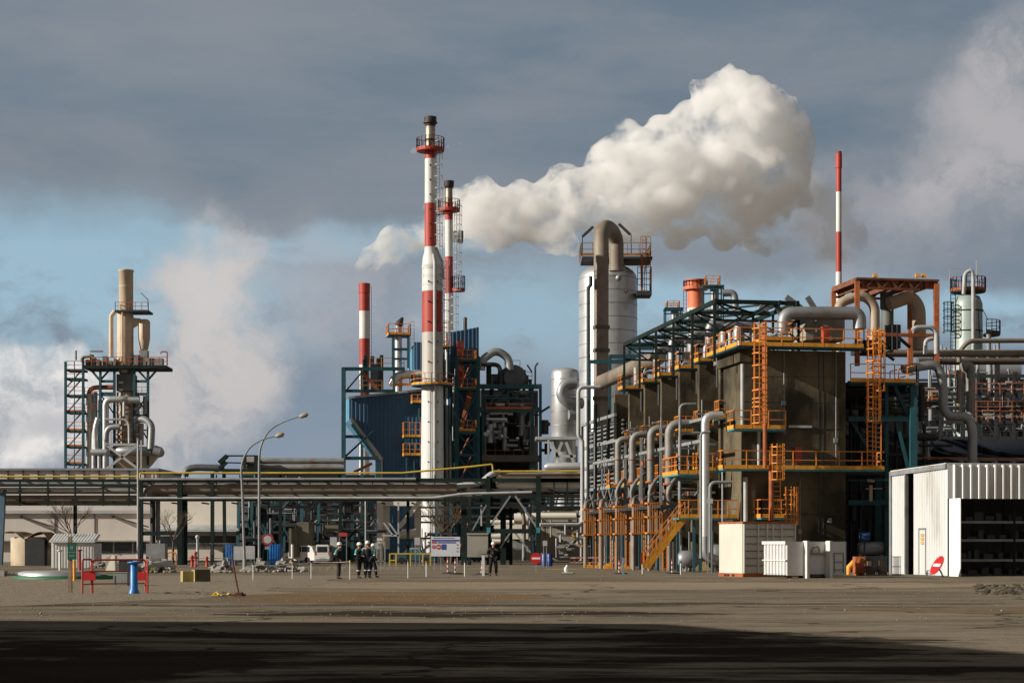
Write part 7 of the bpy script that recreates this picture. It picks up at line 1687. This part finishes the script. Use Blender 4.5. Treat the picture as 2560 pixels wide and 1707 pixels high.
for k in range(22):
    a = PX(700+k*19, Y); o.box(a, a+PX(1292, Y)-PX(1280, Y), Y, Y+.1, .16, .22)
    o.box(a+.1, a+.16, Y, Y+.1, 0, .16)
one(o, 'low_rail', m_concl, 'low pale broken rail running behind the workers', 'rail')
# no vehicles round sign
Y = GY(1432); t = thing('round_road_sign', 'round white road sign with a red ring on a blue-green pole', 'sign', (PX(669, Y), Y, 0)); c = P(669, 1348, Y)
o = MB(); o.bar((c.x, Y+.05, 0), (c.x, Y+.05, c.z+.3), .06); o.build('pole', m_teal, t)
for nm, r, m, dy in (('ring', .36, mat('dull_sign_red', (.30, .03, .035), (.26, .025, .03), 2, .5), 0), ('disc', .24, m_lgrey, -.012)):
    o = MB(); o.prism([(c.x+r*math.cos(2*math.pi*k/28), Y+dy, c.z+r*math.sin(2*math.pi*k/28)) for k in range(28)], (0, .025, 0)); o.build(nm, m, t)
o = MB(); o.box(c.x-.16, c.x+.1, Y-.01, Y+.02, c.z-.6, c.z-.42); o.build('small_plate', m_grey, t)
# no entry sign near the middle
c = P(1340, 1395, 112); c.y = 112; no_entry('no_entry_sign', 'upright no entry sign in the middle of the yard, facing the camera', c, .355, (0, 0, 1), (1, 0, 0), 'no entry signs in the yard')
# information board
Y = 118; t = thing('information_board', 'white information board with a blue strip and red and blue signs', 'sign', (PX(1113, Y), Y, 0)); x0, x1 = PX(1077, Y), PX(1150, Y); fx = lambda a: x0+(x1-x0)*a; zt, zb = PZ(1341, Y), PZ(1390, Y); fz = lambda b: zt+(zb-zt)*b
o = MB(); o.box(x0, x1, Y, Y+.06, zb, zt); o.build('board', mat('board_white', (.62, .64, .70), (.56, .58, .63), 1, .5), t)
o = MB(); o.box(fx(.03), fx(.97), Y-.012, Y-.002, fz(.23), fz(.15)); o.build('blue_strip', mat('sign_blue', (.04, .08, .34), (.03, .06, .28), 2, .5), t)
o = MB(); rr = random.Random(2)
for k in range(14): a = .24+k*.045; o.box(fx(a), fx(a+.028), Y-.012, Y-.002, fz(.33), fz(.26))
for k in range(12): a = .1+k*.06; o.box(fx(a), fx(a+.035), Y-.012, Y-.002, fz(.09), fz(.05))
o.each('lettering', mat('sign_blue'), t)
o = MB(); o.box(fx(.03), fx(.2), Y-.012, Y-.002, fz(.34), fz(.25)); o.prism([(fx(.27)+.17*math.cos(k*.35), Y-.012, fz(.52)+.17*math.sin(k*.35)) for k in range(18)], (0, .01, 0)); o.build('red_mark', m_red, t)
o = MB(); o.prism([(fx(.1)+.13*math.cos(k*.35), Y-.012, fz(.52)+.13*math.sin(k*.35)) for k in range(18)], (0, .01, 0)); o.build('pink_mark', mat('faded_pink', (.5, .14, .18), (.4, .1, .13), 2, .5), t)
o = MB(); o.box(fx(.37), fx(.53), Y-.012, Y-.002, fz(.66), fz(.38)); o.build('blue_mark', mat('sign_blue'), t)
o = MB(); o.box(fx(.21), fx(.33), Y-.02, Y-.013, fz(.545), fz(.5)); o.build('white_bar', m_white, t)
o = MB()
for b in (.38, .55, .72): o.box(fx(.88), fx(.94), Y-.012, Y-.002, fz(b+.06), fz(b))
o.build('small_mark', m_grey, t)
o = MB()
for a in (.12, .34, .9): o.bar((fx(a), Y+.1, 0), (fx(a), Y+.1, zb), .08)
o.each('leg', m_grey, t)
# striped posts on black feet
def striped(px, pyb, h, lb, tilt=0):
    Y = GY(pyb); x = PX(px, Y); t = thing('striped_post', lb, 'post', (x, Y, 0), 'red and white posts on black feet'); n = 6
    for m, k0 in ((m_white, 0), (m_red, 1)):
        o = MB()
        for k in range(k0, n, 2): o.tube([(x+tilt*k/n, Y, .06+h*k/n), (x+tilt*(k+1)/n, Y, .06+h*(k+1)/n)], .036, 8)
        o.each('white_band' if k0 == 0 else 'red_band', m, t)
    o = MB(); o.lathe(x+.08, Y, [(.42, 0), (.42, .05), (.2, .09), (.06, .1)], 14); o.build('foot', m_tire, t)
striped(1119, 1433, .9, 'striped post left of the pair under the information board'); striped(1138, 1435, .85, 'striped post right of the pair under the information board'); striped(1203, 1436, .85, 'striped post leaning behind the white bollard', .08)
striped(1548, 1434, .75, 'striped post left of the grey bollard near the orange cages'); striped(1680, 1434, .8, 'striped post near the tall container')
def boll(px, pyb, pyt, w, m, lb):
    Y = GY(pyb); x = PX(px, Y); t = thing('bollard', lb, 'bollard', (x, Y, 0), 'square bollards'); o = MB(); o.box(x-w/2, x+w/2, Y, Y+w, 0, PZ(pyt, Y)); o.build('post', m, t); o = MB(); o.box(x-w/2-.02, x+w/2+.08, Y-.02, Y+w+.02, PZ(pyt, Y), PZ(pyt, Y)+.04); o.build('cap', m_dark, t)
boll(1208, 1439, 1386, .15, m_skip, 'white square bollard at the left of the person in black'); boll(1558, 1436, 1392, .13, mat('blue_grey_paint', (.20, .25, .30), (.15, .19, .23), 2, .6), 'blue-grey square bollard near the orange ladder cages')
o = MB(); Y = GY(1434); x = PX(1416, Y); o.box(x-.25, x+.4, Y, Y+.5, 0, .08); o.ball((x-.02, Y+.2, .26), .15, 12, 8, (.8, .8, 1.2)); o.tube([(x, Y+.2, .35), (x+.06, Y+.2, .52)], [.1, .05], 8); one(o, 'ground_lamp', m_helm, 'small white ground lamp on a dark base right of the no entry sign', 'lamp')
o = MB(); o.box(x-.28, x+.5, Y-.03, Y+.55, 0, .05); one(o, 'rubber_mat', m_tire, 'dark flat rubber mat under the small white ground lamp', 'mat')
# fire extinguisher cabinet
Y = 123; x = PX(1612, Y); t = thing('fire_extinguisher', 'red fire extinguisher box at the foot of the orange stair', 'fire extinguisher', (x, Y, 0)); o = MB(); o.box(x-.24, x+.24, Y, Y+.3, .35, 1.2); o.build('box', m_red, t); o = MB(); o.tube([(x-.05, Y-.08, .45), (x-.05, Y-.08, 1.0), (x-.05, Y-.08, 1.08)], [.09, .09, .03], 10); o.build('cylinder', m_red, t); o = MB(); o.bar((x, Y+.1, 0), (x, Y+.1, .36), .06); o.build('leg', m_grey, t)
# yellow railing and gate frame
Y = 150; t = thing('yellow_railing', 'low yellow safety railing left of the information board', 'railing', (PX(1020, Y), Y, 0)); o = MB()
for a, b in ((975, 990), (990, 1077)): o.bar(P(a, 1383.5, Y), P(b, 1383.5, Y), .1)
for px in (974, 990, 1026, 1057, 1076): o.bar((PX(px, Y), Y, 0), P(px, 1383, Y), .11)
o.bar(P(974, 1400, Y), P(990, 1400, Y), .1); o.build('rail', m_gas, t)
t = thing('gate_frame', 'grey steel gate frame right of the group of workers', 'gate', (PX(950, 140), 140, 0)); o = MB()
for px in (942, 952, 962): o.bar((PX(px, 140), 140, 0), P(px, 1352, 140), .1)
o.bar(P(942, 1352, 140), P(962, 1352, 140), .1); o.bar(P(942, 1402, 140), P(962, 1402, 140), .1); o.build('frame', m_grey, t); o = MB(); o.box(PX(936, 139), PX(946, 139), 139, 139.05, PZ(1370, 139), PZ(1357, 139)); o.build('sign_plate', m_lgrey, t)
# notice plates, panels, blue containers
def plate(px0, px1, py0, py1, Y, m, nm, lb, cat, legs=True, d=.06):
    x0, x1 = PX(px0, Y), PX(px1, Y); t = thing(nm, lb, cat, ((x0+x1)/2, Y, 0)); o = MB(); o.box(x0, x1, Y, Y+d, max(0.02, PZ(py1, Y)), PZ(py0, Y)); o.build('panel', m, t); o = MB()
    if legs:
        for x in (x0+.06, x1-.06): o.bar((x, Y+d+.03, 0), (x, Y+d+.03, PZ(py0, Y)), .06)
        o.each('leg', m_grey, t)
plate(584, 608, 1365, 1399, 140, m_lgrey, 'site_board', 'left of the two pale site panels beside the street lamp', 'panel'); plate(611, 637, 1364, 1397, 141, m_lgrey, 'site_board', 'right of the two pale site panels beside the street lamp', 'panel')
plate(365, 412, 1358, 1397, 138, m_grey, 'grey_tank_box', 'large grey equipment box behind the rubble heap', 'box', True, 1.2)
plate(1036, 1050, 1343, 1362, 138, m_lgrey, 'notice_plate', 'small pale notice plate left of the information board', 'sign')
plate(1357, 1368, 1351, 1364, 138, m_lgrey, 'notice_plate', 'small pale notice plate above the blue drums', 'sign')
plate(1768, 1782, 1246, 1258, 108, m_lgrey, 'notice_plate', 'grey notice plate hanging by the lower orange walkway', 'sign', True)
plate(846, 868, 1331, 1340, 150, m_red, 'red_board', 'small red board above the leftmost worker', 'sign', True)
for a, b, lb in ((563, 584, 'blue ribbed container left of the pale site panels'), (672, 701, 'blue ribbed container behind the round road sign')):
    Y = 152; x0, x1 = PX(a, Y), PX(b, Y); t = thing('blue_container', lb, 'container', ((x0+x1)/2, Y, 0)); o = MB(); o.corr((x0, Y), (x1, Y), .1, PZ(1361, Y), .2, .05); o.build('front_wall', m_blue, t); o = MB(); o.box(x0, x1, Y+.06, Y+2, .05, PZ(1361, Y)+.03); o.build('body', mat('blue_container_paint', (.02, .13, .36), (.015, .09, .26), 2, .5), t)
for px, lb in ((1361, 'left one of two blue drums right of the bridge column'), (1374, 'right one of two blue drums right of the bridge column')):
    Y = 146; x = PX(px, Y); t = thing('blue_drum', lb, 'drum', (x, Y, 0), 'blue drums by the bridge'); o = MB(); o.lathe(x, Y, [(.24, .02), (.24, 1.0), (.2, 1.05), (.02, 1.05)], 16); o.build('body', mat('deep_blue_plastic', (.01, .06, .30), (.008, .04, .2), 2, .4), t); o = MB()
    for z in (.35, .7): o.lathe(x, Y, [(.255, z), (.255, z+.05)], 16)
    o.each('hoop', mat('deep_blue_plastic'), t)
# slim poles, orange guard
o = MB(); o.tube([(PX(914, 145), 145, 0), P(914, 1253, 145)], .06, 8); one(o, 'slim_pole', m_lgrey, 'slim pale pole rising behind the group of workers', 'pole')
o = MB(); o.tube([(PX(494, 150), 150, 0), P(494, 1345, 150)], .12, 8); o.ball(P(494, 1342, 150), .2, 10, 6); one(o, 'round_top_post', m_lgrey, 'pale post with a ball top in front of the annex', 'post')
o = MB(); o.tube([(PX(731, 150), 150, .3), P(731, 1360, 150)], .12, 8); one(o, 'white_pipe_post', m_skip, 'white pipe post left of the white vans', 'post')
Y = 145; o = MB(); o.tube([P(418, 1398, Y), P(418, 1380, Y), P(440, 1380, Y), P(440, 1398, Y)], .06, 8, bend=.3); o.bar(P(418, 1390, Y), P(440, 1390, Y), .05); o.bar((PX(418, Y), Y, 0), P(418, 1398, Y), .08); o.bar((PX(440, Y), Y, 0), P(440, 1398, Y), .08); one(o, 'orange_guard', m_orange, 'orange hooped guard rail behind the rubble', 'guard rail')
for px, h, lb in ((480, .9, 'leftmost red hydrant in front of the annex'), (489, 1.2, 'taller red hydrant beside the ball topped post'), (517, .8, 'small red hydrant right of the bridge column')):
    Y = 142; x = PX(px, Y); t = thing('red_hydrant', lb, 'hydrant', (x, Y, 0), 'red hydrants in front of the annex'); o = MB(); o.lathe(x, Y, [(.16, 0), (.16, .06), (.1, .1), (.1, h-.15), (.15, h-.12), (.12, h), (.03, h+.05)], 12); o.build('body', m_red, t); o = MB(); o.tube([(x-.24, Y, h*.6), (x+.24, Y, h*.6)], .05, 8); o.build('outlet', m_red, t)
# fence panels
Y = 151; t = thing('site_fence', 'grey site fence of thin bars in front of the annex', 'fence', (PX(500, Y), Y, 0)); o = MB()
for px in range(470, 600, 5): o.bar((PX(px, Y), Y, 0), P(px, 1358, Y), .025)
o.bar(P(470, 1358, Y), P(600, 1358, Y), .05); o.bar(P(470, 1395, Y), P(600, 1395, Y), .05); o.build('bars', m_grey, t)
# low blocks and tape near the orange cages
for k, (a, b, lb) in enumerate(((1722, 1752, 'left yellowish kerb block behind the thin marker post'), (1755, 1790, 'right yellowish kerb block beside the tall container'))):
    Y = 122; o = MB(); o.box(PX(a, Y), PX(b, Y), Y, Y+.5, 0, PZ(1404+k, Y)); o.box(PX(a+4, Y), PX(b-4, Y), Y+.1, Y+.4, PZ(1404+k, Y), PZ(1402+k, Y)); one(o, 'kerb_block', mat('yellow_stone'), lb, 'block')
for k, px in enumerate((1470, 1500, 1520, 1560)):
    Y = 138-k*3; o = MB(); x = PX(px, Y); o.box(x-.35, x+.35, Y-.2, Y+.2, 0, .22); o.box(x-.15, x+.18, Y-.15, Y+.15, .22, .38); one(o, 'yellow_footing', m_yellow, ('farthest', 'second farthest', 'third farthest', 'nearest')[k]+' yellow pipe footing below the orange ladder cages', 'footing', 'yellow pipe footings')
Y = 140; o = MB(); o.bar(P(1425, 1394, Y), P(1560, 1392, Y), .02, .12); o.bar(P(1425, 1405, Y), P(1545, 1405, Y), .02, .08); one(o, 'warning_tape', mat('red_tape', (.35, .02, .03), (.5, .4, .38), 3, .6), 'red warning tape strung before the orange ladder cages', 'tape')
Y = 128; o = MB()
o.box(PX(1366, Y), PX(1440, Y), Y, Y+.12, .004, .03); one(o, 'yellow_line_bar', m_gas, 'flat yellow bar lying on the ground right of the no entry sign', 'bar')
# litter and scrub at the right
t = MB(); rr = random.Random(44)
for k in range(160):
    y = rr.uniform(60, 75); x = PX(rr.uniform(2440, 2600), y); t.ball((x, y, .02), rr.uniform(.03, .12), 5, 3, (1.4, 1, .5), .25, rr)
tag(t.build('dirt_clods', mat('dark_dirt', (.09, .075, .05), (.06, .05, .035), 3, .98)), 'dark clods of dirt at the right edge of the yard', 'dirt', kind='stuff')
# ================= STEAM
def hull(name, blobs, Y, seed, dens, voxel, label, nsc=.12, lo=.445, aniso=.1, disp=1.0):
    """blobs: (px, py, radius in px, depth offset m); one lumpy closed hull filled with even vapour"""
    import bmesh
    bm = bmesh.new(); rr = random.Random(seed); k = Y/FP
    for px, py, rp, dy in blobs:
        c = P(px, py, Y+dy); r = rp*k*1.2
        bmesh.ops.create_icosphere(bm, subdivisions=3, radius=r, matrix=Matrix.Translation(c) @ Matrix.Scale(1, 4))
        n = int(10+rp/4)
        for j in range(n):
            d = Vector((rr.gauss(0, 1), rr.gauss(0, 1), rr.gauss(0, 1))).normalized(); q = rr.uniform(.14, .40)
            bmesh.ops.create_icosphere(bm, subdivisions=2, radius=r*q, matrix=Matrix.Translation(c+d*r*rr.uniform(.78, 1.05)))
    me = bpy.data.meshes.new(name); bm.to_mesh(me); bm.free()
    o = bpy.data.objects.new(name, me); COL.objects.link(o)
    m = o.modifiers.new('remesh', 'REMESH'); m.mode = 'VOXEL'; m.voxel_size = voxel; m.use_smooth_shade = True
    dg = bpy.context.evaluated_depsgraph_get(); me2 = bpy.data.meshes.new_from_object(o.evaluated_get(dg)); o.modifiers.clear(); o.data = me2
    for v in me2.vertices:
        p = Vector(v.co); n = v.normal
        a = 0
        for s, w in ((.16, 1.5), (.42, .7)):
            a += (abs(mnoise.noise(p*s+Vector((seed, 0, 0))))*2-.55)*w
        v.co = p+n*a*disp
    me2.update(); o.data = me2
    m = o.modifiers.new('remesh', 'REMESH'); m.mode = 'VOXEL'; m.voxel_size = voxel*.8; m.use_smooth_shade = True
    bpy.context.view_layer.update(); dg = bpy.context.evaluated_depsgraph_get(); me2 = bpy.data.meshes.new_from_object(o.evaluated_get(dg)); o.modifiers.clear(); o.data = me2
    mt = bpy.data.materials.new(name+'_vapour'); mt.use_nodes = True; t = mt.node_tree; t.nodes.clear()
    ou = t.nodes.new('ShaderNodeOutputMaterial'); pv = t.nodes.new('ShaderNodeVolumePrincipled'); t.links.new(pv.outputs[0], ou.inputs['Volume'])
    pv.inputs['Color'].default_value = (.995, .995, .995, 1); 
    tcn = t.nodes.new('ShaderNodeTexCoord'); nz = t.nodes.new('ShaderNodeTexNoise'); t.links.new(tcn.outputs['Object'], nz.inputs['Vector'])
    nz.inputs['Scale'].default_value = nsc; nz.inputs['Detail'].default_value = 8; nz.inputs['Roughness'].default_value = .70; nz.inputs['Distortion'].default_value = .25
    mr = t.nodes.new('ShaderNodeMapRange'); t.links.new(nz.outputs[0], mr.inputs[0]); mr.inputs[1].default_value = lo; mr.inputs[2].default_value = lo+.10; mr.inputs[3].default_value = 0; mr.inputs[4].default_value = dens
    if nsc: t.links.new(mr.outputs[0], pv.inputs['Density'])
    else: pv.inputs['Density'].default_value = dens
    pv.inputs["Anisotropy"].default_value = aniso
    me2.materials.clear(); me2.materials.append(mt)
    tag(o, label, 'steam'); return o
main = [(890, 670, 16, 0), (902, 660, 20, 0), (920, 648, 27, 0), (945, 634, 32, 0), (965, 622, 30, 1), (985, 615, 32, 2), (1030, 590, 36, 3), (1080, 575, 42, 4), (1130, 560, 52, 4), (1175, 545, 58, 4), (1205, 505, 52, 4), (1235, 560, 60, 5),
        (1290, 500, 42, 5), (1300, 465, 26, 5), (1330, 540, 62, 6), (1360, 500, 46, 6), (1385, 600, 40, 2), (1420, 610, 34, 2), (1440, 500, 72, 7), (1500, 480, 75, 8), (1510, 540, 60, 8), (1570, 430, 85, 10), (1590, 520, 72, 10),
        (1650, 400, 80, 12), (1680, 350, 60, 12), (1670, 480, 90, 12), (1740, 420, 95, 14), (1760, 330, 62, 14), (1780, 500, 85, 14), (1800, 260, 55, 16), (1830, 215, 45, 16), (1850, 320, 95, 16), (1880, 250, 60, 16), (1860, 430, 100, 16), (1930, 300, 70, 18), (1960, 380, 72, 18), (1930, 460, 80, 18), (1880, 540, 70, 18), (1735, 300, 44, 12), (1770, 250, 40, 14), (1610, 460, 80, 9), (1150, 520, 44, 3), (1215, 470, 30, 4), (1100, 530, 40, 4), (1820, 570, 50, 14)]
hull('steam_plume', main, 330, 5, .5, .9, 'large white steam plume drifting right behind the chimneys and vessel')
tail = [(1960, 540, 70, 10), (2020, 560, 55, 10), (2070, 590, 50, 10), (1900, 590, 50, 10), (2110, 620, 40, 10), (2030, 500, 50, 10), (2070, 540, 55, 8), (2130, 590, 45, 8), (2010, 450, 45, 12)]
hull('thin_steam', tail, 345, 9, .11, 1.3, 'thin greyish steam trailing away at the lower right end of the plume')
hull('steam_wisp', [(1035, 377, 6, 0), (1029, 379, 4, 0), (1120, 366, 5, 2), (1135, 362, 4, 2), (1150, 360, 4, 2)], 187, 2, .5, .1, 'little wisps of steam at the top platform of the tallest chimney', disp=.08, nsc=0)
